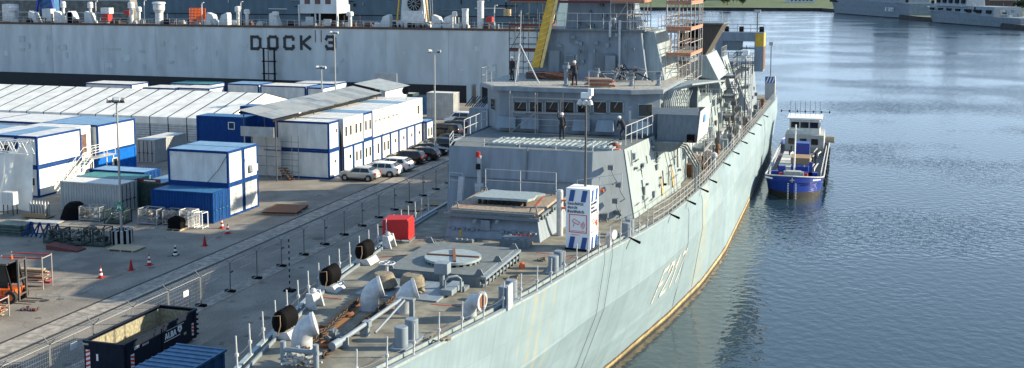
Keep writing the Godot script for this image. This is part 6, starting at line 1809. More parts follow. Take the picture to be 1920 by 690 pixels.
func build_dock() -> void:
	R.seed = 14
	var top := dy(480, 48)
	var xe := dx(1030)
	var t := thing("floating_dock", "grey floating dock wall lettered DOCK 3 with dark lower band", "floating dock", Vector3(-110, WL, DZ))
	org = Vector3(-110, WL, DZ)
	var b := Bld.new()
	var yb := 2.0
	# plating in strakes
	var x := -260.0
	while x < xe:
		var x2 := minf(x + 12.0, xe)
		b = Bld.new(); b.rng(x, x2 - .03, yb, top - .35, DZ - 5, DZ + R.randf() * .02); part(b, "wall_plate", M.dock if R.randf() < .7 else M.dock2, t)
		x = x2
	b = Bld.new(); b.rng(-260, xe, WL - 2, yb, DZ - 5.01, DZ + .02); part(b, "lower_band", M.dockband, t)
	b = Bld.new(); b.rng(-260, xe + .1, top - .35, top, DZ - 5.1, DZ + .15); part(b, "top_edge", M.dockrust, t)
	b = Bld.new(); b.rng(-260, xe, WL - 2, WL + 1.6, DZ - 45, DZ - 5.02); part(b, "dock_floor", M.dockband, t)
	# letters
	var GL := {"D": [[[0, 0], [0, 1]], [[0, 1], [.6, 1], [.85, .82], [.85, .18], [.6, 0], [0, 0]]], "O": [[[.15, 0], [.7, 0], [.85, .15], [.85, .85], [.7, 1], [.15, 1], [0, .85], [0, .15], [.15, 0]]],
		"C": [[[.85, .8], [.85, .88], [.72, 1], [.15, 1], [0, .86], [0, .14], [.15, 0], [.72, 0], [.85, .12], [.85, .22]]], "K": [[[0, 0], [0, 1]], [[.85, 1], [.15, .5], [.85, 0]]],
		"3": [[[0, .82], [.12, 1], [.65, 1], [.82, .86], [.82, .64], [.65, .52], [.35, .52]], [[.65, .52], [.82, .4], [.82, .14], [.65, 0], [.12, 0], [0, .18]]]}
	for d in [["D", 470], ["O", 502], ["C", 532], ["K", 563], ["3", 610]]:
		var x0 := dx(d[1] + 2, 80); var x1 := dx(d[1] + 18, 80)
		var y0 := dy(d[1], 91); var y1 := dy(d[1], 69)
		var ls := []
		for ln in GL[d[0]]:
			var o := []
			for p in ln: o.append(Vector2(x0 + p[0] / .85 * (x1 - x0), y0 + p[1] * (y1 - y0)))
			ls.append(o)
		b = Bld.new()
		var f := func(p: Vector2) -> Vector3: return Vector3(p.x, p.y, DZ + .06)
		strokes(b, ls, .56, f, Vector3(0, 0, .004))
		part(b, "letter", M.dockink, t)
	# mooring guide frame in front of the letters
	b = Bld.new()
	for px in [500, 520]: b.rng(dx(px) - .12, dx(px) + .12, -2, dy(px, 90), DZ + 1.2, DZ + 1.5)
	for py in [90, 114, 137]: b.rng(dx(497), dx(523), dy(510, py) - .1, dy(510, py) + .1, DZ + 1.2, DZ + 1.5)
	var gf := part(b, "guide_frame", M.dark, t)
	b = Bld.new(); b.rng(dx(510) - .06, dx(510) + .06, -2, dy(510, 90), DZ + 1.55, DZ + 1.65); part(b, "ladder", M.maroon, gf)
	for px in [591, 602]: bx("draught_mark", M.rust, t, Vector3(dx(px), dy(px, 68), DZ + .06), Vector3(.14, 2.2, .03))
	# welded doubler patches and old repairs on the wall
	for k in 40:
		var px := R.randf_range(0, 990); var py := R.randf_range(70, 138)
		bx("repair_plate", [M.dock, M.dock2, M.dock3][R.randi() % 3], t, Vector3(dx(px, py), dy(px, py), DZ + .03 + k * .002), Vector3(R.randf_range(.4, 1.6), R.randf_range(.3, 1.2), .02))
	bx("repair_plate", M.dock2, t, Vector3(dx(176), dy(176, 113), DZ + .03), Vector3(1.4, 4.9, .025)); bx("repair_plate", M.dock3, t, Vector3(dx(207), dy(207, 92), DZ + .03), Vector3(4.4, .35, .025))
	# railing
	b = Bld.new(); var px0 := -60.0
	while px0 < 1020.0:
		b.box(Vector3(dx(px0), top + .55, DZ - .2), Vector3(.06, 1.1, .06)); px0 += 13.0
	for y in [.55, 1.1]: b.rng(-200, xe, top + y - .025, top + y + .025, DZ - .225, DZ - .175)
	part(b, "railing", M.galv, t)
	# deck gear by kind
	for d in [[17, 12, 9, 1], [112, 3, 5, 0], [163, 4, 5, 0], [240, 4, 6, 0], [254, 13, 5, 0], [292, 4, 9, 2], [440, 12, 5, 0], [457, 18, 5, 0], [511, 22, 6, 0], [651, 22, 6, 1], [868, 17, 6, 3], [897, 2, 6, 3], [848, 22, 4, 0]]:
		var yt := dy(d[0], d[1]); var r: float = d[2] / 10.5
		b = Bld.new()
		var c := Vector3(dx(d[0]), top, DZ - 1.2)
		if d[3] == 3: b.cyl(c, Vector3(c.x, yt, c.z), r, r, 14); b.cyl(Vector3(c.x, yt - .3, c.z), Vector3(c.x, yt + .05, c.z), r * 1.08, r * 1.08, 14)
		elif d[3] == 2: b.lathe(c, [Vector2(.75, 0), Vector2(.75, (yt - top) * .5), Vector2(1.1, (yt - top) * .65), Vector2(1.1, (yt - top) * .9), Vector2(1.3, (yt - top) * .92), Vector2(1.2, yt - top), Vector2(0, yt - top + .1)], 14)
		else: b.lathe(c, [Vector2(r * .62, 0), Vector2(r * .62, (yt - top) * .7), Vector2(r * 1.15, (yt - top) * .72), Vector2(r * 1.15, (yt - top) * .93), Vector2(r * .9, yt - top), Vector2(0, yt - top + .05)], 14)
		part(b, "ventilator", M.dockwhite, t)
	for d in [[55, 0], [103, 0], [123, 1], [128, 0], [160, 0], [390, 0], [414, 1], [508, 0], [718, 1], [815, 0], [835, 1]]:
		var sgn := 1.0 if d[1] == 0 else -1.0
		var c := Vector3(dx(d[0]), top, DZ - .9)
		b = Bld.new(); b.poly([c + Vector3(-sgn * .9, 0, 0), c + Vector3(sgn * 1.2, 0, 0), c + Vector3(sgn * .4, 1.9, 0), c + Vector3(-sgn * .7, 2.3, 0), c + Vector3(-sgn * .9, 2.0, 0)], Vector3(0, 0, -1.4))
		part(b, "fairlead_bracket", M.dockwhite if d[0] % 2 else M.dock2, t)
	for d in [[177, 2], [268, 0], [376, 5], [449, 3], [558, 10], [925, 10]]:
		b = Bld.new(); var c := Vector3(dx(d[0]), top, DZ - .6); var h := dy(d[0], d[1]) - top
		b.tube([c, c + Vector3(0, h * .9, 0), c + Vector3(.15, h, 0), c + Vector3(.6, h, .2)], .09, 6); part(b, "deck_lamp", M.dockwhite, t)
	for d in [[230, 20, 28, 12, "red"], [190, 27, 41, 14, "red"], [361, 15, 42, 26, "orange"], [912, 32, 42, 10, "red"], [8, 8, 40, 30, "dockwhite"], [80, 17, 40, 22, "dock2"], [190, 15, 26, 20, "dockwhite"], [945, 18, 30, 10, "ochre"], [770, 26, 44, 44, "dockwhite"]]:
		b = Bld.new()
		var w: float = d[3] / 10.4
		if d[4] == "orange":
			for k in 9: b.box(Vector3(dx(d[0]) - w * .5 + k * w / 8, (dy(d[0], d[1]) + dy(d[0], d[2])) * .5, DZ - 1), Vector3(.09, dy(d[0], d[1]) - dy(d[0], d[2]), .09))
			for k in 6: b.box(Vector3(dx(d[0]), lerpf(dy(d[0], d[1]), dy(d[0], d[2]), k / 5.0), DZ - 1), Vector3(w, .09, .09))
			b.rng(dx(d[0]) - w * .5, dx(d[0]) + w * .5, dy(d[0], d[2]), dy(d[0], d[1]) - .1, DZ - 2.6, DZ - 2.5)
		else: b.rng(dx(d[0]) - w * .5, dx(d[0]) + w * .5, dy(d[0], d[2]), dy(d[0], d[1]), DZ - 2.6, DZ - 1.2)
		part(b, "safety_cage" if d[4] == "orange" else "deck_box", M[d[4]], t)
	for k in 130:                                  # winches, pipes and small boxes along the dock deck
		var c := Vector3(dx(R.randf_range(0, 1000)), top, DZ - R.randf_range(.8, 3.5))
		b = Bld.new()
		match k % 4:
			0: b.cyl(c + Vector3(-.5, .45, 0), c + Vector3(.5, .45, 0), .35, .35, 10); b.box(c + Vector3(0, .2, 0), Vector3(1.4, .4, .8))
			1: b.box(c + Vector3(0, .4, 0), Vector3(R.randf_range(.5, 1.2), .8, .6))
			2: b.cyl(c, c + Vector3(0, R.randf_range(1.2, 2.2), 0), .07, .07, 6)
			3: b.cyl(c + Vector3(-1.5, .8, 0), c + Vector3(1.5, .8, 0), .08, .08, 6); b.box(c + Vector3(-1.2, .4, 0), Vector3(.1, .8, .1)); b.box(c + Vector3(1.2, .4, 0), Vector3(.1, .8, .1))
		part(b, "deck_gear", [M.galv, M.dockwhite, M.shipdark, M.dockrust, M.dark][R.randi() % 5], t)
	# tall opening with pale cheeks in the dark band, near the ship
	b = Bld.new(); b.rng(dx(879, 170), dx(888, 170), -1, dy(880, 157), DZ + .05, DZ + 1.2); b.rng(dx(897, 170), dx(904, 170), -1, dy(880, 157), DZ + .05, DZ + 1.2); part(b, "fender_post", M.dock, t)
	b = Bld.new(); b.rng(dx(888, 170), dx(897, 170), dy(880, 195), dy(880, 158), DZ + .03, DZ + .06); part(b, "opening", M.palewood, t)
	# deckhouse on the dock
	t = thing("dock_control_house", "white control house with openings on top of the floating dock", "deckhouse", Vector3(dx(592), top, DZ - 3))
	var w2 := dx(630) - dx(556)
	b = Bld.new(); b.rng(-w2 * .5, w2 * .5, 2.35, 3.9, -3, 2.2); part(b, "floor_band", M.dock2, t)
	b = Bld.new(); b.rng(-w2 * .5 + .3, w2 * .5 - .3, 3.9, 8, -3, 1.9); part(b, "upper_wall", M.dock2, t)
	for x3 in [-2.2, -.1, 2.0]: bx("window", M.maroon2, t, Vector3(x3, 4.7, 1.9), Vector3(1.1, 1.3, .1))
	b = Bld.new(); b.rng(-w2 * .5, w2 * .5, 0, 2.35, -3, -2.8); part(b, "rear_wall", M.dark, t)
	for x3 in [-w2 * .5 + .1, -.6, .3, w2 * .5 - .1]: bx("pillar", M.dock2, t, Vector3(x3, 1.15, 1.9), Vector3(.25, 2.35, .25))
	bx("panel", M.dock, t, Vector3(-1.9, .9, 1.7), Vector3(1.6, 1.6, .1)); bx("panel", M.dockwhite, t, Vector3(1.6, .7, 1.5), Vector3(1.5, 1.2, .1))
	pole("mast", M.signwhite, t, Vector3(w2 * .5 - .05, 0, 2.3), Vector3(w2 * .5 - .05, 8.5, 2.3), .1)
	# travelling crane on the dock: only its foot is in view
	t = thing("dock_crane", "white crane carriage with yellow ladders and cable drum on the dock", "crane", Vector3(dx(766), top, DZ - 3))
	bx("bogie", M.dockwhite, t, Vector3(0, .6, 0), Vector3(6.2, .8, 2.6))
	for k in 6:
		b = Bld.new(); b.cyl(Vector3(-2.6 + k * 1.04, .3, 1.2), Vector3(-2.6 + k * 1.04, .3, 1.5), .35, .35, 10); part(b, "wheel", M.dark, t)
	b = Bld.new(); b.hexa([Vector3(-2.4, 1, -1), Vector3(2.4, 1, -1), Vector3(2.4, 1, 1), Vector3(-2.4, 1, 1), Vector3(-1.8, 8, -1), Vector3(1.8, 8, -1), Vector3(1.8, 8, 1), Vector3(-1.8, 8, 1)]); part(b, "tower", M.dock2, t)
	bx("gearbox", M.dockwhite, t, Vector3(0, 2.0, 1.2), Vector3(3.9, 1.9, .5))
	b = Bld.new(); b.cyl(Vector3(.4, 4.2, 1.05), Vector3(.4, 4.2, 1.5), 1.25, 1.25, 24); var dr := part(b, "cable_drum", M.dark, t)
	for k in 12:
		b = Bld.new(); b.bar(Vector3(.4 + cos(TAU * k / 12) * .3, 4.2 + sin(TAU * k / 12) * .3, 1.53), Vector3(.4 + cos(TAU * k / 12) * 1.2, 4.2 + sin(TAU * k / 12) * 1.2, 1.53), .06); part(b, "spoke", M.dock2, dr)
	for sd in [-1.0, 1.0]:
		b = Bld.new(); b.bar(Vector3(sd * 3.0, 1.0, 1.1), Vector3(sd * 2.2, 8, 1.1), .35, .2); part(b, "ladder_side", M.yellow, t)
		for k in 22: bx("rung", M.dark, t, Vector3(sd * (3.0 - .8 * k / 22.0), 1.2 + k * .31, 1.22), Vector3(.4, .07, .05))
	b = Bld.new()
	for k in 3: b.bar(Vector3(3.2 + k * .35, .5, 1.0), Vector3(2.6 + k * .5, 8, 1.0), .08)
	part(b, "cable_run", M.galv, t)
	# blue lattice crane foot
	t = thing("blue_crane_foot", "blue lattice crane leg standing on the dock top", "crane", Vector3(dx(66), top, DZ - 4))
	b = Bld.new()
	for sd in [-1.0, 1.0]:
		b.bar(Vector3(sd * 2.6, 0, 1), Vector3(sd * 1.2, 6, 1), .4); b.bar(Vector3(sd * 2.6, 0, -1.5), Vector3(sd * 1.2, 6, -1.5), .4)
	for k in 5: b.bar(Vector3(-2.4 + k * .25, k * 1.1, 1), Vector3(2.3 - k * .25, 1.2 + k * 1.1, 1), .15)
	part(b, "lattice", M.bargeblue, t)
	b = Bld.new(); b.rng(-1.6, 1.8, 1.2, 6, -1, .6); part(b, "machine_housing", M.midblue, t)
	# ship standing in the dock: its side fills the view above the dock edge
	t = thing("docked_ship", "dark blue-grey ship side standing behind the dock wall", "ship", Vector3(-90, 0, -205))
	b = Bld.new(); b.poly([Vector3(-58, 2, 0), Vector3(32, 2, 0), Vector3(38, 26, 0), Vector3(-62, 26, 0)], Vector3(0, 0, -18)); part(b, "side", M.dockship, t)
	b = Bld.new(); b.rng(-57, 32, 13.2, 13.35, 0, .12); part(b, "belting", M.dark, t)
	for k in 30:
		var c := Vector3(-52 + R.randf() * 80, 12.0 + R.randf() * 6, .1)
		b = Bld.new()
		match k % 3:
			0: b.box(c, Vector3(.4, .6, .3))
			1: b.cyl(c, c + Vector3(0, 2.5, 0), .09, .09, 6)
			2: b.cyl(c, c + Vector3(R.randf_range(2, 7), 0, 0), .1, .1, 6)
		part(b, "side_fitting", [M.dark, M.dockship2, M.dockwhite][R.randi() % 3], t)
	# far shed wall seen at the edge of the view behind the crane
	t = thing("shed", "drab grey-green shed wall behind the dock", "building", Vector3(-200, 0, -240))
	b = Bld.new(); b.rng(-70, 22, WL, 30, -20, 0); part(b, "wall", M.shedwall, t)
	for k in 4: bx("roof_band", M.dock3, t, Vector3(-24, 12 + k * 3.2, .05), Vector3(92, .2, .1))

func far_ship(label: String, A: Vector3, E: Vector3, deck: Array, num: String, blocks: Array) -> void:
	var L := A.distance_to(E); var d := (E - A).normalized()
	# local +x runs from bow A to stern E, visible side is local +z
	var bs := Basis(d, Vector3.UP, d.cross(Vector3.UP))
	var t := thing("navy_ship", label, "warship", A)
	t.transform = Transform3D(bs, A)
	var b := Bld.new()
	var W := L * .1
	var rows := []
	for i in 6:
		var v := i / 5.0
		var o := PackedVector3Array()
		for k in 25:
			var u := k / 24.0
			var y: float = v * lerpf(deck[0], deck[1], smoothstep(0.0, .8, u))
			var hw := W * (1.0 - pow(1.0 - minf(u / .3, 1.0), 2.2) * (1.0 - .18 * v)) * (1.0 - .12 * smoothstep(.8, 1, u)) * (.9 + .1 * v)
			o.append(Vector3(u * L - (1.0 - u) * v * L * .04, y, hw - W))
		rows.append(o)
	b.grid(rows)
	var l0: PackedVector3Array = rows[0]; var l5: PackedVector3Array = rows[5]
	b.q(l0[24], Vector3(L, 0, -2 * W), Vector3(L, deck[1], -2 * W), l5[24])
	for k in 24: b.q(l5[k], l5[k + 1], Vector3(l5[k + 1].x, l5[k + 1].y, -2 * W), Vector3(l5[k].x, l5[k].y, -2 * W))
	part(b, "hull", M.farship, t)
	b = Bld.new()
	rows = [PackedVector3Array(), PackedVector3Array()]
	for k in 25:
		rows[0].append(l0[k] + Vector3(0, -.5, .06)); rows[1].append(l0[k] + Vector3(0, .8, .06))
	b.grid(rows); part(b, "waterline_band", M.dark, t)
	for q in blocks:
		b = Bld.new(); b.hexa([Vector3(q[0], q[2], -q[4] * 2 * W), Vector3(q[1], q[2], -q[4] * 2 * W), Vector3(q[1], q[2], -.04 * W), Vector3(q[0], q[2], -.04 * W), Vector3(q[0] + .6, q[3], -q[4] * 1.9 * W), Vector3(q[1] - .6, q[3], -q[4] * 1.9 * W), Vector3(q[1] - .6, q[3], -.12 * W), Vector3(q[0] + .6, q[3], -.12 * W)])
		var o := part(b, "superstructure", M[q[5]], t)
		if q.size() > 6:
			for k in q[6]:
				b = Bld.new(); b.rng(lerpf(q[0], q[1], (k + .3) / q[6]), lerpf(q[0], q[1], (k + .75) / q[6]), lerpf(q[2], q[3], .3), lerpf(q[2], q[3], .65), -.1 * W, .02); part(b, "opening", M.dark, o)
	R.seed = int(L)
	for k in 70:
		var x := R.randf_range(.1, .95) * L
		var y: float = lerpf(deck[0], deck[1], smoothstep(0.0, .8, x / L)) + R.randf_range(0, 3)
		b = Bld.new()
		if k % 3 == 0: b.cyl(Vector3(x, y, -.3 * W), Vector3(x, y + R.randf_range(1, 6), -.3 * W), .15, .12, 6)
		else: b.box(Vector3(x, y + .4, -R.randf_range(.1, .6) * W), Vector3(R.randf_range(.8, 3), R.randf_range(.6, 2.0), 1.5))
		part(b, "deck_gear", [M.dark, M.farshiplight, M.farship, M.dockwhite][R.randi() % 4], t)
	if num: text(num, "hull_number", M.signwhite, t, Vector3(L * .84, deck[1] * .55, .15), L * .085, deck[1] * .28)

func build_far() -> void:
	var A := at_y(1535, 23, WL); var E := at_y(1697, 35.5, WL)
	far_ship("grey supply ship with white hull number moored at the far bank", A, E, [13.5, 10.0], "A 1411", [[12, 118, 12.0, 17.0, .8, "farshiplight"], [20, 110, 8.5, 10.2, .02, "dark"], [60, 140, 10, 18, .7, "farship", 9], [100, 120, 17, 30, .6, "farship"]])
	A = at_y(1718, 40, WL); E = at_y(1908, 54.5, WL)
	var L := A.distance_to(E)
	far_ship("grey frigate with low flight deck moored at the far bank", A, E, [9.0, 5.4], "", [[L * .12, L * .66, 6.5, 10.0, .7, "farship", 6], [L * .2, L * .52, 10, 16, .55, "farshiplight", 5], [L * .3, L * .36, 16, 26, .3, "farship"], [L * .5, L * .78, 5.5, 10.5, .8, "farship", 3], [L * .84, L * .84 + .5, 5.5, 6.5, .5, "farshiplight"]])
	# buildings, trees and tents on the far bank
	R.seed = 5
	var far := func(px: float, dist: float, y := -1.8) -> Vector3:
		var d := ray(px, 10); d.y = 0
		var p := EYE + d.normalized() * dist
		p.y = y
		return p
	var lab := ["pale grey hall with flat roof on the far bank", "white shed behind the far grass", "brown brick hall behind the far frigate", "pale office block behind the far frigate", "low grey store on the far bank", "white house with dark roof on the far bank"]
	var i := 0
	for d in [[1322, 1250, 40, 9, "farshiplight"], [1440, 1500, 60, 10, "dockwhite"], [1868, 820, 16, 9, "maroon2"], [1905, 900, 40, 10, "contwhite"], [1500, 1150, 26, 5, "dock2"], [1345, 1350, 18, 8, "dockwhite"]]:
		var t := thing("far_building", lab[i], "building", far.call(d[0], d[1]), 0.3)
		var b := Bld.new(); b.rng(-d[2] * .5, d[2] * .5, 0, d[3], -8, 8); part(b, "wall", M[d[4]], t)
		b = Bld.new(); b.poly([Vector3(-d[2] * .52, d[3], 8.4), Vector3(-d[2] * .52, d[3], -8.4), Vector3(-d[2] * .52, d[3] + 3, 0)], Vector3(d[2] * 1.04, 0, 0)); part(b, "roof", M.dock3 if i % 2 else M.shipdark, t)
		for k in 6:
			b = Bld.new(); b.rng(-d[2] * .44 + k * d[2] * .15, -d[2] * .44 + k * d[2] * .15 + d[2] * .08, d[3] * .4, d[3] * .75, 8.0, 8.06); part(b, "window", M.glass, t)
		i += 1
	for k in 4:
		var t := thing("white_tent", "white pointed tent on the grass between the far ships", "tent", far.call(1716 + k * 6, 760 + k * 6), 0, "pointed tents between the far ships")
		var b := Bld.new(); b.rng(-1.9, 1.9, 0, 2.4, -1.9, 1.9); part(b, "wall", M.tarp, t)
		b = Bld.new(); b.lathe(Vector3.ZERO, [Vector2(2.9, 2.4), Vector2(.9, 3.8), Vector2(0, 6.0)], 4, Basis(Vector3.UP, PI / 4)); part(b, "roof", M.tarp, t)
	# trees: crowns of many small leaf faces
	var kinds := []
	for k in 3:
		var b := Bld.new()
		for j in 420:
			var dir := Vector3(R.randfn(), R.randfn() * .8, R.randfn()).normalized()
			var c := Vector3(0, 5.6, 0) + dir * Vector3(3.6, 3.4, 3.6).length() * .55 * pow(R.randf(), .35) * (1.0 + .25 * sin(dir.x * 5 + k * 2) + .2 * sin(dir.z * 7 + k))
			var n2 := Vector3(R.randfn(), R.randfn(), R.randfn()).normalized(); var s1 := n2.cross(Vector3.UP).normalized() * .45; var s2 := n2.cross(s1).normalized() * .45
			b.q(c - s1 - s2, c + s1 - s2, c + s1 + s2, c - s1 + s2)
		var tr := Bld.new(); tr.cyl(Vector3.ZERO, Vector3(0, 4, 0), .35, .2, 7); tr.cyl(Vector3(0, 3, 0), Vector3(1.4, 5.5, .5), .14, .06, 5); tr.cyl(Vector3(0, 3.2, 0), Vector3(-1.2, 5.6, -.6), .14, .06, 5)
		kinds.append([b.mesh(), tr.mesh()])
	for k in 46:
		var px := R.randf_range(1250, 1930); var dist := R.randf_range(1150, 1500)
		if px > 1690: dist = R.randf_range(860, 1100)
		if k < 10: px = R.randf_range(1270, 1400); dist = R.randf_range(1020, 1150)
		var t := thing("bank_tree", "leafy green tree on the grass of the far bank", "tree", far.call(px, dist), R.randf() * 6, "trees on the far bank")
		var sc := R.randf_range(.7, 1.3)
		inst(kinds[k % 3][1], "trunk", M.rust, t, Vector3.ZERO, Basis.from_scale(Vector3.ONE * sc)); inst(kinds[k % 3][0], "crown", M.foliage, t, Vector3.ZERO, Basis.from_scale(Vector3.ONE * sc))

func build_barge() -> void:
	R.seed = 4
	# local: bow at +z end, length along z
	var zb := -123.8; var L := 40.0
	var t := thing("tank_barge", "blue and black harbour barge with white wheelhouse alongside the frigate", "barge", Vector3(-6.1, WL, zb - L * .5))
	org = Vector3.ZERO
	var hl := L * .5
	var b := Bld.new()
	var shape := func(u: float) -> float: # half width along the length, u 0 bow .. 1 stern
		return 3.25 * (1.0 - pow(1.0 - minf(u / .14, 1.0), 2.6)) * (1.0 - .25 * smoothstep(.9, 1.0, u))
	var sheer := func(u: float) -> float: return 1.75 + .95 * pow(1.0 - minf(u / .2, 1.0), 1.5)
	for bd in [[0.0, .42, "bargeblack", "lower_hull"], [.42, 1.0, "bargeblue", "upper_hull"]]:
		var rows := []
		for i in 5:
			var v: float = lerpf(bd[0], bd[1], i / 4.0)
			var o := PackedVector3Array()
			for sd in [-1, 1]:
				var us := range(31) if sd > 0 else range(30, -1, -1)
				for k in us:
					if sd > 0 and k == 0: continue
					var u: float = pow(k / 30.0, 1.6)
					o.append(Vector3(sd * shape.call(u) * (.86 + .14 * v), lerpf(-.6, sheer.call(u), v), hl - u * L - .5 * (1.0 - v) * (1.0 - minf(u / .1, 1.0))))
			rows.append(o)
		b = Bld.new(); b.grid(rows); part(b, bd[3], M[bd[2]], t)
	# bulwark rail, deck
	b = Bld.new()
	var prev := Vector3.ZERO
	for sd in [-1, 1]:
		prev = Vector3.ZERO
		for k in 31:
			var u: float = pow(k / 30.0, 1.6)
			var p := Vector3(sd * (shape.call(u) + .02), sheer.call(u), hl - u * L)
			if prev != Vector3.ZERO: b.bar(prev, p, .12, .1)
			prev = p
	part(b, "gunwale", M.dockwhite, t)
	b = Bld.new()
	for k in 30:
		var u: float = pow(k / 30.0, 1.6); var u2: float = pow((k + 1) / 30.0, 1.6)
		b.q(Vector3(-shape.call(u), sheer.call(u) - .7, hl - u * L), Vector3(shape.call(u), sheer.call(u) - .7, hl - u * L), Vector3(shape.call(u2), sheer.call(u2) - .7, hl - u2 * L), Vector3(-shape.call(u2), sheer.call(u2) - .7, hl - u2 * L))
	part(b, "deck", M.bargedeck, t)
	# fore deck: winch, bollards, mast
	b = Bld.new(); b.box(Vector3(0, 2.3, hl - 3.2), Vector3(1.6, .9, 1.0)); b.cyl(Vector3(-1.1, 2.4, hl - 3.2), Vector3(1.1, 2.4, hl - 3.2), .35, .35, 10); part(b, "anchor_winch", M.contgrey, t)
	for x in [-1.4, 1.4]:
		b = Bld.new(); b.cyl(Vector3(x, 1.6, hl - 2.8), Vector3(x, 2.6, hl - 2.8), .2, .2, 8); part(b, "bollard", M.red, t)
	b = Bld.new(); b.rng(-2.6, 2.6, 1.3, 2.4, hl - 5.2, hl - 4.6); b.rng(-1.8, -1.0, 2.4, 3.0, hl - 5.2, hl - 4.7); b.rng(1.6, 2.0, 1.3, 3.6, hl - 5.0, hl - 4.6); part(b, "breakwater", M.bargeblue, t)
	b = Bld.new(); b.cyl(Vector3(0, 1.5, hl - 4.0), Vector3(0, 7.8, hl - 5.5), .1, .07, 8); b.bar(Vector3(-.5, 7.2, hl - 5.35), Vector3(.5, 7.2, hl - 5.35), .06); part(b, "mast", M.signwhite, t)
	# draught marks, anchor
	b = Bld.new()
	for sd in [-1, 1]:
		for k in 11: b.box(Vector3(sd * .42, -.1 + k * .19, hl - .02 - .45 * (1.0 - (k * .19 + .5) / 3.2)), Vector3(.16, .09, .06))
	part(b, "draught_mark", M.signwhite, t)
	b = Bld.new(); b.bar(Vector3(-.25, 2.2, hl + .05), Vector3(.25, 2.25, hl + .05), .12); b.cyl(Vector3(0, 2.0, hl + .02), Vector3(0, 2.5, hl + .05), .06, .06, 6); part(b, "anchor", M.galv, t)
	for sd in [-1.0, 1.0]: bx("name_board", M.signwhite, t, Vector3(sd * 2.62, 2.1, hl - 1.75), Vector3(1.1, .16, .03), Basis(Vector3.UP, sd * .75))
	# cargo deck: hatches, pipes, lockers, crane
	for k in 7:
		b = Bld.new(); b.rng(-2.3, -.7, 1.0, 1.7, hl - 9.0 - k * 2.6, hl - 6.8 - k * 2.6); part(b, "hatch", M.contgrey if k % 2 else M.dockwhite, t)
	b = Bld.new(); b.rng(-.6, 1.4, 1.0, 2.4, hl - 12, hl - 8.5); part(b, "deck_locker", M.bargeblue, t)
	b = Bld.new(); b.rng(-.7, 1.5, 2.4, 3.2, hl - 13, hl - 10); part(b, "timber_box", M.wood, t)
	b = Bld.new(); b.rng(-.5, 1.3, 2.6, 4.4, hl - 16, hl - 14); part(b, "blue_tank", M.bargeblue, t)
	b = Bld.new(); rail_run(b, [Vector3(-2.9, 1.1, hl - 6), Vector3(-3.0, 1.1, hl - 28)], 1.1, 1.8, .04); rail_run(b, [Vector3(2.9, 1.1, hl - 6), Vector3(3.0, 1.1, hl - 28)], 1.1, 1.8, .04); part(b, "side_rail", M.dockwhite, t)
	for k in 26:
		var p := Vector3(R.randf_range(-2.4, 2.4), 1.1, hl - R.randf_range(6, 27))
		b = Bld.new()
		if k % 2: b.cyl(p, p + Vector3(0, R.randf_range(.8, 1.8), 0), .1, .1, 6)
		else: b.tube([p, p + Vector3(0, .5, 0), p + Vector3(.3, .6, -R.randf_range(1, 4))], .1, 6)
		part(b, "deck_pipe", [M.contgrey, M.galv, M.dark, M.dockwhite][R.randi() % 4], t)
	# wheelhouse
	b = Bld.new(); b.rng(-2.5, 2.6, 1.0, 3.4, hl - 36, hl - 29); part(b, "deckhouse", M.contgrey, t)
	b = Bld.new(); b.rng(-2.0, 2.0, 3.4, 5.5, hl - 34, hl - 29.6); var wh := part(b, "wheelhouse", M.dockwhite, t)
	for k in 3: bx("window", M.glass, wh, Vector3(-1.25 + k * 1.25, 4.7, hl - 29.57), Vector3(1.08, .8, .05))
	for k in 3: bx("window", M.glass, wh, Vector3(2.02, 4.7, hl - 30.5 - k * 1.2), Vector3(.05, .8, 1.0))
	b = Bld.new(); b.rng(-2.3, 2.3, 5.5, 5.68, hl - 34.3, hl - 29.2); part(b, "roof", M.signwhite, wh)
	for k in 3: bx("window", M.glass, t, Vector3(-1.6 + k * 1.5, 2.5, hl - 28.97), Vector3(.9, .8, .05))
	b = Bld.new(); b.bar(Vector3(-3.2, 6.4, hl - 31), Vector3(3.2, 6.4, hl - 31), .05)
	for k in 7: b.cyl(Vector3(-3.2 + k * 1.07, 6.25, hl - 31), Vector3(-3.2 + k * 1.07, 6.55, hl - 31), .1, .1, 6); b.cyl(Vector3(-2 + k * .66, 5.6, hl - 31.5), Vector3(-2 + k * .66, 7.8, hl - 31.5), .02, .02, 4)
	part(b, "aerials", M.dark, wh)
	b = Bld.new(); b.cyl(Vector3(2.9, 3.2, hl - 27.2), Vector3(4.0, 3.2, hl - 27.2), .45, .45, 10); part(b, "fender_drum", M.palewood, t)
	for k in 8:
		b = Bld.new()
		var c := Vector3(3.32, .9, hl - 7 - k * 3.6)
		b.lathe(c, [Vector2(.25, -.12), Vector2(.5, -.12), Vector2(.5, .12), Vector2(.25, .12), Vector2(.25, -.12)], 12, Basis(Vector3.FORWARD, PI / 2)); part(b, "tyre_fender", M.rubber, t)

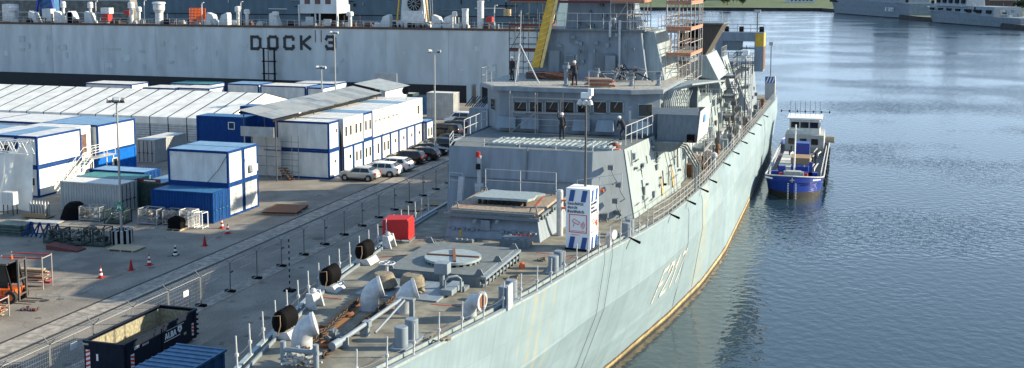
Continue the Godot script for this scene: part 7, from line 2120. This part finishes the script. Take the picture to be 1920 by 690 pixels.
# ---------------------------------------------------------------- things aboard, scaffolds, people
func scaffold(label: String, o: Vector3, nx: int, nz: int, ny: int, bay: Vector3, tube: Material, board: Material, toe: Material, drop := 0.25) -> void:
	var t := thing("scaffold", label, "scaffold", o)
	for ix in nx + 1:
		for iz in nz + 1:
			pole("upright", tube, t, Vector3(ix * bay.x, 0, -iz * bay.z), Vector3(ix * bay.x, ny * bay.y + 1.1 + .5 * R.randf(), -iz * bay.z), .035)
	for iy in ny + 1:
		var y := iy * bay.y
		for iz in nz + 1:
			for h in [0.0, .55, 1.05]:
				if R.randf() < drop * .6: continue
				pole("ledger", tube, t, Vector3(0, y + h, -iz * bay.z), Vector3(nx * bay.x, y + h, -iz * bay.z), .03)
		for ix in nx + 1:
			for h in [0.0, 1.05]:
				if R.randf() < drop: continue
				pole("transom", tube, t, Vector3(ix * bay.x, y + h, 0), Vector3(ix * bay.x, y + h, -nz * bay.z), .03)
		if iy > 0 and drop < .6:
			for k in 3:
				bx("board", board, t, Vector3(nx * bay.x * .5, y + .05, -nz * bay.z * (k + .5) / 3.0), Vector3(nx * bay.x, .05, nz * bay.z / 3.0 - .04))
			bx("toe_board", toe, t, Vector3(nx * bay.x * .5, y + .18, .03), Vector3(nx * bay.x, .18, .04))
			bx("toe_board", toe, t, Vector3(nx * bay.x + .03, y + .18, -nz * bay.z * .5), Vector3(.04, .18, nz * bay.z))
	for iy in ny:
		pole("brace", tube, t, Vector3(0, iy * bay.y, .05), Vector3(bay.x, (iy + 1) * bay.y, .05), .025)

func build_aboard() -> void:
	R.seed = 19
	var b: Bld
	var t: Node3D
	# security tower
	t = thing("security_tower", "white and blue security camera tower with red camera picture on the foredeck", "security tower", Vector3(SX + 4.85, yd(-57.6), -57.9), -.12)
	bx("body", M.signwhite, t, Vector3(0, 1.75, 0), Vector3(1.42, 3.4, 1.3))
	bx("base", M.dark, t, Vector3(0, .06, 0), Vector3(1.5, .12, 1.4))
	for f in 2:
		var bs := Basis() if f == 0 else Basis(Vector3.UP, PI / 2)
		var off := .66 if f == 0 else .72
		var w := 1.42 if f == 0 else 1.3
		for yy in [3.05, .45]:
			for k in 2:
				var x := -w * .28 + k * w * .5
				b = Bld.new()
				var pts := []
				for p in [[-.16, -.32], [.12, -.32], [.24, .32], [-.04, .32]]: pts.append(bs * Vector3(x + p[0], yy + p[1], off))
				b.poly(pts, bs * Vector3(0, 0, .012)); part(b, "blue_stripe", M.signblue, t)
		var i := 0
		for s in ["Geschützt", "durch", "BauWatch"]:
			text(s, "lettering", M.inkblue, t, bs * Vector3(-w * .5 + .1 + [.46, .28, .48][i], 2.62 - i * .22, off), [.92, .56, .96][i], .17, bs); i += 1
		b = Bld.new()
		for q in [[-.5, .5, 1.98, 2.02], [-.5, .5, 1.0, 1.04]]: b.box(bs * Vector3(0, (q[2] + q[3]) * .5, off), (Vector3(1.04, .04, .015) if f == 0 else Vector3(.015, .04, 1.04)))
		for x in [-.5, .5]: b.box(bs * Vector3(x, 1.51, off), Vector3(.04, 1.0, .015) if f == 0 else Vector3(.015, 1.0, .04))
		b.box(bs * Vector3(0, 1.1, off), Vector3(.8, .02, .015) if f == 0 else Vector3(.015, .02, .8))
		b.box(bs * Vector3(-.15, .88, off), Vector3(.5, .02, .015) if f == 0 else Vector3(.015, .02, .5))
		var cam := [[-.34, 1.62], [-.24, 1.76], [.1, 1.6], [.02, 1.45], [-.34, 1.62]]
		for k in 4: b.bar(bs * Vector3(cam[k][0], cam[k][1], off), bs * Vector3(cam[k + 1][0], cam[k + 1][1], off), .04, .02)
		b.bar(bs * Vector3(-.2, 1.55, off), bs * Vector3(-.28, 1.32, off), .04, .02)
		for k in 3:
			var r := .1 + k * .09
			for j in 4:
				var a0 := -1.0 + j * .45; var a1 := a0 + .45
				b.bar(bs * Vector3(.1 + cos(a0) * r, 1.45 + sin(a0) * r, off), bs * Vector3(.1 + cos(a1) * r, 1.45 + sin(a1) * r, off), .04, .02)
		part(b, "camera_picture", M.signred, t)
	b = Bld.new(); b.cyl(Vector3(.1, 3.2, -.2), Vector3(.1, 8.2, -.2), .07, .045, 10); part(b, "mast", M.scaffdark, t)
	b = Bld.new(); b.rng(-.15, .35, 8.35, 8.65, -.35, -.05); b.rng(.28, .5, 8.5, 8.9, -.3, .0); var hd := part(b, "camera_head", M.signwhite, t)
	for x in [-.3, .1, .45]:
		b = Bld.new(); b.lathe(Vector3(x * .8 + .02, 7.9, -.1), [Vector2(.02, .4), Vector2(.12, .32), Vector2(.17, .12), Vector2(.0, .02)], 10); part(b, "horn_lamp", M.contwhite, hd)
	# second tower far aft by the hangar
	t = thing("security_tower", "distant blue and white security camera tower at the stern rail", "security tower", Vector3(SX + 7.5, yd(-162), -162.0))
	bx("body", M.contgrey, t, Vector3(0, 1.7, 0), Vector3(1.4, 3.4, 1.3))
	bx("sign", M.signblue, t, Vector3(0, 2.9, .66), Vector3(1.4, .9, .02))
	b = Bld.new()
	for k in 3: b.poly([Vector3(-.6 + k * .42, 2.5, .67), Vector3(-.45 + k * .42, 2.5, .67), Vector3(-.15 + k * .42, 3.3, .67), Vector3(-.3 + k * .42, 3.3, .67)], Vector3(0, 0, .01))
	part(b, "stripe", M.signwhite, t)
	pole("mast", M.scaffdark, t, Vector3(0, 3.4, 0), Vector3(0, 8.0, 0), .07); bx("camera_head", M.contgrey, t, Vector3(0, 8.1, 0), Vector3(.6, .5, .5))
	t = thing("camera_mast", "slim mast with camera heads standing by the hangar frame", "mast", Vector3(SX + 8.0, yd(-118), -118.0))
	pole("mast", M.scaffdark, t, Vector3.ZERO, Vector3(0, 8.6, 0), .08); bx("camera_head", M.signwhite, t, Vector3(0, 8.7, 0), Vector3(.6, .5, .5)); bx("horn_lamp", M.contwhite, t, Vector3(-.2, 8.2, .2), Vector3(.5, .4, .3))
	t = thing("camera_mast", "slim mast with lamps on the roof of the hangar frame", "mast", Vector3(SX + 8.2, 14.3, -129.0))
	pole("mast", M.scaffdark, t, Vector3.ZERO, Vector3(0, 2.4, 0), .07); bx("lamp_head", M.galv, t, Vector3(0, 2.5, 0), Vector3(.7, .35, .35))
	# red box on the foredeck
	t = thing("red_cabinet", "bright red covered box standing on the starboard foredeck", "box", Vector3(SX - 5.6, yd(-56.6), -56.6), .1)
	b = Bld.new(); b.hexa([Vector3(-.75, .05, -.6), Vector3(.75, .05, -.6), Vector3(.78, .05, .6), Vector3(-.78, .05, .6), Vector3(-.72, 1.28, -.55), Vector3(.68, 1.32, -.55), Vector3(.7, 1.3, .55), Vector3(-.76, 1.22, .58)]); part(b, "cover", M.redcloth, t)
	b = Bld.new(); b.rng(.68, .76, .1, 1.2, -.6, .55); part(b, "side_flap", M.red, t)
	bx("pallet", M.shipdark, t, Vector3(-.1, .04, 0), Vector3(1.9, .08, 1.4))
	# yellow crane jib leaning beyond the bridge
	var jo := Vector3(SX - 6.5, 12.71, -82.0)
	t = thing("crane_jib", "yellow crane jib rising beside the mast house", "crane", jo)
	var p0 := at_z(1004, 126, -82) - jo; var p1 := at_z(1035, -4, -82) - jo
	var dv := p1 - p0
	b = Bld.new(); b.bar(p0, p1 + dv * .4, .34, .6); part(b, "main_beam", M.yellow, t)
	b = Bld.new(); b.bar(p0 + Vector3(.5, 0, .1), p1 + dv * .4 + Vector3(.42, 0, .1), .14, .22); part(b, "side_chord", M.yellow2, t)
	for k in 16:
		b = Bld.new(); b.bar(p0.lerp(p1, k * .08) + Vector3(-.1, 0, .4), p0.lerp(p1, k * .08 + .05) + Vector3(.5, 0, .25), .04); part(b, "lacing", M.yellow2, t)
	bx("pedestal", M.scaffdark, t, Vector3(p0.x, .25, 0), Vector3(1.2, .5, 1.2))
	# timber stack and gear on the bridge roof
	t = thing("timber_stack", "stack of red-ended scaffold boards on the bridge roof", "timber", Vector3(SX + 1.5, 12.71, -76.8), .15)
	for k in 14: bx("board", [M.redboard, M.palewood, M.redboard][k % 3], t, Vector3(R.randf_range(-.3, .3), .05 + (k / 2) * .09, -.25 + .5 * (k % 2)), Vector3(1.7, .07, .42), Basis(Vector3.UP, R.randf_range(-.12, .12)))
	t = thing("cable_tangle", "tangle of grey tubes and cables piled before the mast house", "cables", Vector3(SX + 2.0, 12.71, -81.6))
	for k in 12:
		b = Bld.new()
		var q := Vector3(R.randf_range(-1.6, 1.6), 0.05, R.randf_range(-.5, .5))
		b.tube([q, q + Vector3(R.randf_range(-.5, .5), R.randf_range(.5, 1.3), 0), q + Vector3(R.randf_range(-1.2, 1.2), R.randf_range(.3, .9), .3), q + Vector3(R.randf_range(-1.5, 1.5), .05, .4)], .05, 6); part(b, "cable", [M.galv, M.dark, M.contgrey][k % 3], t)
	t = thing("brown_tubing", "heap of reddish scaffold tubes lying on the bridge roof to starboard", "tubes", Vector3(SX - 3.6, 12.71, -81.4))
	for k in 18: pole("tube", M.scafforange if k % 2 else M.rust, t, Vector3(R.randf_range(-1.8, .2), .06 + R.randf() * .5, R.randf_range(-.6, .6)), Vector3(R.randf_range(.3, 2.3), .06 + R.randf() * .5, R.randf_range(-.6, .6)), .04)
	t = thing("tripod_frame", "tall silver tripod frame on the starboard corner of the bridge roof", "tripod", Vector3(SX - 4.9, 12.71, -78.0))
	for e in [Vector3(-.3, 0, .2), Vector3(1.6, 0, .3), Vector3(-.5, 0, -1.0)]: pole("leg", M.ventwhite, t, Vector3(0, 2.9, 0), e, .05)
	pole("mast", M.galv, t, Vector3(0, 2.2, 0), Vector3(.1, 5.4, 0), .035)
	for d in [[.9, -78.4, 1.0], [5.4, -79.0, .8], [3.6, -78.0, .7], [-1.0, -76.8, 1.5]]:
		t = thing("roof_pedestal", "grey instrument pedestal on the bridge roof near %s" % ["the timber stack", "the wing canopy", "the rail stanchions", "the worker with the broom"][[.9, 5.4, 3.6, -1.0].find(d[0])], "pedestal", Vector3(SX + d[0], 12.71, d[1]))
		b = Bld.new(); b.lathe(Vector3.ZERO, [Vector2(.25, 0), Vector2(.25, .08), Vector2(.16, .12), Vector2(.16, d[2] * .8), Vector2(.28, d[2] * .85), Vector2(.28, d[2]), Vector2(0, d[2])], 10); part(b, "column", M.ship, t)
		bx("head", M.shipdark, t, Vector3(0, d[2] + .1, 0), Vector3(.35, .2, .3))
	t = thing("red_bag", "dark red bag and folded cloth left at the port corner of the upper deck", "bag", Vector3(SX + 4.1, 9.36, -69.8))
	b = Bld.new(); b.ball(Vector3(0, .2, 0), .32, 10, Vector3(1.3, .6, .9)); part(b, "bag", M.maroon, t); bx("cloth", M.redcloth2, t, Vector3(.2, .05, .8), Vector3(.7, .1, .5))
	# scaffolds
	scaffold("orange-boarded scaffold tower round the port side of the mast house", Vector3(SX + 5.0, 12.5, -84.4), 2, 3, 4, Vector3(.95, 2.0, 2.2), M.scaff, M.wood, M.scafforange)
	scaffold("dark tube scaffold behind the yellow crane jib", Vector3(SX - 8.4, 12.5, -86.5), 3, 1, 3, Vector3(1.2, 2.0, 1.6), M.scaffdark, M.wood, M.maroon)
	scaffold("dark scaffold tower on the port deck below the funnel", Vector3(SX + 6.3, 4.5, -111.0), 1, 2, 3, Vector3(1.3, 2.0, 2.2), M.scaffdark, M.shipdark, M.scaffdark, .35)
	scaffold("low grey scaffold on the port deck just aft of the wing", Vector3(SX + 6.9, 4.7, -86.5), 1, 2, 1, Vector3(.9, 2.1, 2.2), M.scaff, M.shipdark, M.shipdark, .4)
	scaffold("grey scaffold on the port deck below the hangar frame", Vector3(SX + 6.6, 4.3, -124.0), 1, 2, 3, Vector3(1.2, 2.0, 2.2), M.galv, M.shipdark, M.shipdark, .4)
	scaffold("galvanised scaffold on the upper deck aft of the wing canopy", Vector3(SX + 4.9, 9.42, -91.0), 1, 3, 2, Vector3(.9, 2.0, 2.0), M.galv, M.shipdark, M.shipdark, .35)
	scaffold("reddish scaffold on the deckhouse roof before the funnel", Vector3(SX + 2.2, 11.72, -97.0), 2, 2, 2, Vector3(1.2, 2.0, 1.8), M.scaff, M.wood, M.scafforange, .3)
	scaffold("orange-boarded scaffold standing on top of the mast house", Vector3(SX + .9, 16.6, -83.0), 2, 2, 2, Vector3(1.3, 2.0, 1.5), M.scaff, M.wood, M.scafforange, .3)
	scaffold("light scaffold frame in front of the bridge windows", Vector3(SX - 4.6, 9.4, -74.6), 3, 1, 1, Vector3(1.9, 1.5, .55), M.scaff, M.wood, M.scaff, .7)
	# people
	person("person", "worker in dark clothes and white helmet reaching up before the bridge windows", Vector3(SX - .2, 9.4, -72.6), PI + .25, "reach")
	person("person", "worker in dark clothes stooping on the upper deck by the railing", Vector3(SX + 3.9, 9.4, -73.6), .9, "stoop")
	person("person", "worker in dark overalls and white helmet holding a broom on the bridge roof", Vector3(SX - .4, 12.71, -77.0), .5, "broom")
	person("person", "worker in white helmet standing at the starboard edge of the bridge roof", Vector3(SX - 6.0, 12.71, -79.6), 2.6, "stand")

# one continuous body: tapered capsules joined by a smooth minimum, meshed as surface nets
func person(called: String, label: String, at: Vector3, turn: float, pose: String) -> void:
	var t := thing(called, label, "person", at, turn, "")
	var hip := Vector3(0, .92, 0); var ch := Vector3(0, 1.32, 0); var nk := Vector3(0, 1.5, 0); var hd := Vector3(0, 1.67, -.02)
	var sl := Vector3(-.19, 1.42, 0); var sr := Vector3(.19, 1.42, 0)
	var el := Vector3(-.25, 1.14, .02); var er := Vector3(.25, 1.14, .02); var wl := Vector3(-.24, .9, -.08); var wr := Vector3(.24, .9, -.08)
	var kl := Vector3(-.12, .5, -.02); var kr := Vector3(.12, .5, -.02); var al := Vector3(-.13, .09, .03); var ar := Vector3(.13, .09, .03)
	if pose == "reach":
		er = Vector3(.3, 1.62, -.22); wr = Vector3(.26, 1.9, -.34)
	elif pose == "stoop":
		hip = Vector3(0, .88, .12); ch = Vector3(0, 1.2, -.16); nk = Vector3(0, 1.33, -.3); hd = Vector3(0, 1.43, -.43)
		sl = Vector3(-.19, 1.27, -.24); sr = Vector3(.19, 1.27, -.24); el = Vector3(-.25, 1.0, -.32); er = Vector3(.25, 1.0, -.32); wl = Vector3(-.16, .8, -.42); wr = Vector3(.16, .78, -.42)
		kl = Vector3(-.16, .48, -.06); kr = Vector3(.16, .48, .06); al = Vector3(-.22, .09, .1); ar = Vector3(.2, .09, .12)
	elif pose == "broom":
		ch = Vector3(0, 1.3, -.08); nk = Vector3(0, 1.47, -.12); hd = Vector3(0, 1.63, -.17); sl.z = -.1; sr.z = -.1
		er = Vector3(.3, 1.2, -.28); wr = Vector3(.2, 1.25, -.48); el = Vector3(-.28, 1.15, -.2); wl = Vector3(.06, 1.02, -.45); kl = Vector3(-.13, .5, -.14); al = Vector3(-.14, .09, -.12)
	var bones := [[hip + Vector3(-.07, 0, 0), hip + Vector3(.07, 0, 0), .135, .135, 1], [hip, ch, .15, .165, 0], [sl, sr, .09, .09, 0], [ch, nk, .13, .065, 0], [nk, hd, .06, .075, 2],
		[sl, el, .068, .052, 0], [el, wl, .05, .036, 0], [sr, er, .068, .052, 0], [er, wr, .05, .036, 0],
		[hip + Vector3(-.09, -.03, 0), kl, .10, .068, 1], [kl, al, .068, .048, 1], [hip + Vector3(.09, -.03, 0), kr, .10, .068, 1], [kr, ar, .068, .048, 1],
		[al + Vector3(0, -.04, .04), al + Vector3(-.02, -.045, -.17), .05, .042, 3], [ar + Vector3(0, -.04, .04), ar + Vector3(.02, -.045, -.17), .05, .042, 3],
		[hd + Vector3(0, -.04, 0), hd + Vector3(0, .04, -.01), .088, .1, 2], [hd + Vector3(0, -.03, -.09), hd + Vector3(0, .0, -.105), .018, .014, 2]]
	for w in [[el, wl, -1.0], [er, wr, 1.0]]:
		var d: Vector3 = (w[1] - w[0]).normalized(); var s := d.cross(Vector3.FORWARD).normalized() if absf(d.z) < .9 else Vector3.RIGHT
		bones.append([w[1], w[1] + d * .08, .036, .034, 2])
		for k in 4: bones.append([w[1] + d * .07 + s * (k - 1.5) * .02, w[1] + d * (.15 - .012 * absf(k - 1.3)) + s * (k - 1.5) * .023 + Vector3(0, -.012, 0), .0115, .0095, 2])
		bones.append([w[1] + d * .02 + s * .03, w[1] + d * .085 + s * .065, .012, .01, 2])
	var cs := .026
	var field := {}
	for i in bones.size():
		var B: Array = bones[i]
		var A: Vector3 = B[0]; var E: Vector3 = B[1]
		var rm := maxf(B[2], B[3]) + cs * 2.2
		var lo := (Vector3(minf(A.x, E.x), minf(A.y, E.y), minf(A.z, E.z)) - Vector3.ONE * rm) / cs
		var up := (Vector3(maxf(A.x, E.x), maxf(A.y, E.y), maxf(A.z, E.z)) + Vector3.ONE * rm) / cs
		var ab := E - A; var l2 := maxf(ab.length_squared(), 1e-6)
		for x in range(int(floor(lo.x)), int(ceil(up.x)) + 1):
			for y in range(int(floor(lo.y)), int(ceil(up.y)) + 1):
				for z in range(int(floor(lo.z)), int(ceil(up.z)) + 1):
					var p := Vector3(x, y, z) * cs
					var h := clampf((p - A).dot(ab) / l2, 0, 1)
					var d := p.distance_to(A + ab * h) - lerpf(B[2], B[3], h)
					if d > cs * 2.5: continue
					var k := Vector3i(x, y, z)
					if field.has(k):
						var f: Vector2 = field[k]
						var kk := .035 if B[2] > .02 else .012
						var hh := clampf(.5 + .5 * (f.x - d) / kk, 0, 1)
						field[k] = Vector2(lerpf(f.x, d, hh) - kk * hh * (1 - hh), float(B[4]) if d < f.x else f.y)
					else: field[k] = Vector2(d, B[4])
	var vid := {}
	var pos := PackedVector3Array(); var cl := PackedColorArray()
	var cols := [Color(.018, .02, .028), Color(.016, .018, .024), Color(.42, .25, .17), Color(.015, .013, .012)]
	var cor := [Vector3i(0, 0, 0), Vector3i(1, 0, 0), Vector3i(0, 1, 0), Vector3i(1, 1, 0), Vector3i(0, 0, 1), Vector3i(1, 0, 1), Vector3i(0, 1, 1), Vector3i(1, 1, 1)]
	var eds := [[0, 1], [2, 3], [4, 5], [6, 7], [0, 2], [1, 3], [4, 6], [5, 7], [0, 4], [1, 5], [2, 6], [3, 7]]
	for k in field:
		var vs := []
		var neg := 0
		var ok := true
		for c in cor:
			if not field.has(k + c): ok = false; break
			var f: Vector2 = field[k + c]
			vs.append(f.x)
			if f.x < 0: neg += 1
		if not ok or neg == 0 or neg == 8: continue
		var s := Vector3.ZERO; var n := 0
		for e in eds:
			var a: float = vs[e[0]]; var b2: float = vs[e[1]]
			if (a < 0) != (b2 < 0):
				s += Vector3(cor[e[0]]).lerp(Vector3(cor[e[1]]), a / (a - b2)); n += 1
		vid[k] = pos.size()
		pos.append((Vector3(k) + s / n) * cs); cl.append(cols[int(field[k].y)])
	var b := Bld.new()
	var ax := [Vector3i(1, 0, 0), Vector3i(0, 1, 0), Vector3i(0, 0, 1)]
	for k in field:
		var f0: float = field[k].x
		for a in 3:
			if not field.has(k + ax[a]): continue
			var f1: float = field[k + ax[a]].x
			if (f0 < 0) == (f1 < 0): continue
			var u: Vector3i = ax[(a + 1) % 3]; var w: Vector3i = ax[(a + 2) % 3]
			var q := [k - u - w, k - w, k, k - u]
			var ok := true
			for c in q:
				if not vid.has(c): ok = false
			if not ok: continue
			if f0 > 0: q.reverse()
			b.q(pos[vid[q[0]]], pos[vid[q[1]]], pos[vid[q[2]]], pos[vid[q[3]]])
			for j in [0, 2, 1, 0, 3, 2]: b.col.append(cl[vid[q[j]]])
	part(b, "body", M.cloth, t)
	b = Bld.new(); b.lathe(hd + Vector3(0, .05, 0), [Vector2(.155, 0), Vector2(.125, .02), Vector2(.118, .08), Vector2(.07, .13), Vector2(0, .145)], 12); part(b, "helmet", M.helmet, t)
	if pose == "broom":
		var o := thing("broom", "long-handled broom held by the worker on the bridge roof", "broom", at, turn)
		pole("handle", M.wood, o, Vector3(.02, .12, -.5), Vector3(.24, 2.2, -.5), .018); bx("brush", M.redboard, o, Vector3(.02, .08, -.5), Vector3(.4, .12, .1))

func _ready() -> void:
	setup()
	make_materials()
	extra_materials()
	build_setting()
	build_ship()
	build_dock()
	build_yard()
	build_aboard()
	build_barge()
	build_far()

func extra_materials() -> void:
	var C := func(r, g, b): return Color(r, g, b)
	mat("concrete2", C.call(.34, .305, .26), .9, "patch", Vector3(.17, .17, .17))
	mat("asphalt2", C.call(.25, .222, .187), .9, "paving", Vector3(.04, .04, .04))
	mat("paintline", C.call(.5, .5, .47), .8, "grain", Vector3(.5, .5, .5))
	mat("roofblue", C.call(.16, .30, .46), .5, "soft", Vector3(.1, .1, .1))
	mat("blue2", C.call(.010, .058, .21), .7, "soft", Vector3(.4, .1, .4))
	mat("teal2", C.call(.07, .12, .12), .6, "patch")
	mat("corr2", C.call(.34, .37, .37), .55, "soft", Vector3(.12, .12, .12), .2)
	mat("dock2", C.call(.54, .585, .595), .6, "soft", Vector3(.05, .012, .05))
	mat("dock3", C.call(.46, .50, .51), .6, "soft", Vector3(.05, .012, .05))
	mat("fencepost", C.call(.17, .175, .18), .5, "", Vector3.ONE, .3)
	mat("fadedwhite", C.call(.66, .65, .60), .6, "patch", Vector3(.5, .5, .5))
	mat("fencewire", C.call(.18, .18, .18), .6, "")
	mat("dockship2", C.call(.16, .20, .24), .6, "soft")
	mat("shedwall", C.call(.17, .175, .16), .8, "patch", Vector3(.05, .05, .05))
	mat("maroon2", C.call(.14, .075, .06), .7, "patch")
	mat("plank2", C.call(.33, .19, .10), .8, "grain", Vector3(.3, 1, 3))
	mat("deckred", C.call(.45, .09, .06), .8, "patch", Vector3(.8, .8, .8))
	mat("roofbrown", C.call(.34, .27, .20), .8, "patch", Vector3(.4, .4, .4))
	mat("roofpale", C.call(.40, .40, .37), .7, "patch", Vector3(.3, .3, .3))
	mat("signlight", C.call(.05, .22, .55), .4, "")
	mat("yellow2", C.call(.80, .60, .25), .5, "soft")
	mat("redboard", C.call(.55, .20, .13), .7, "grain")
	mat("redcloth", C.call(.50, .012, .015), .7, "soft", Vector3(1, 1, 1))
	mat("redcloth2", C.call(.45, .16, .12), .8, "soft")
	mat("rustfloor", C.call(.42, .24, .10), .85, "patch", Vector3(.6, .6, .6))
	mat("skipblue2", C.call(.02, .075, .17), .5, "soft")
	var m := StandardMaterial3D.new()
	m.vertex_color_use_as_albedo = true; m.roughness = .85
	M["cloth"] = m
	m = StandardMaterial3D.new()
	m.albedo_color = lin(.018, .040, .055); m.roughness = .07; m.metallic_specular = .5
	m.uv1_triplanar = true; m.uv1_world_triplanar = true; m.uv1_scale = Vector3.ONE / 110.0
	m.heightmap_enabled = true; m.heightmap_texture = T["wave2"]; m.heightmap_scale = 11.0
	M["water"] = m
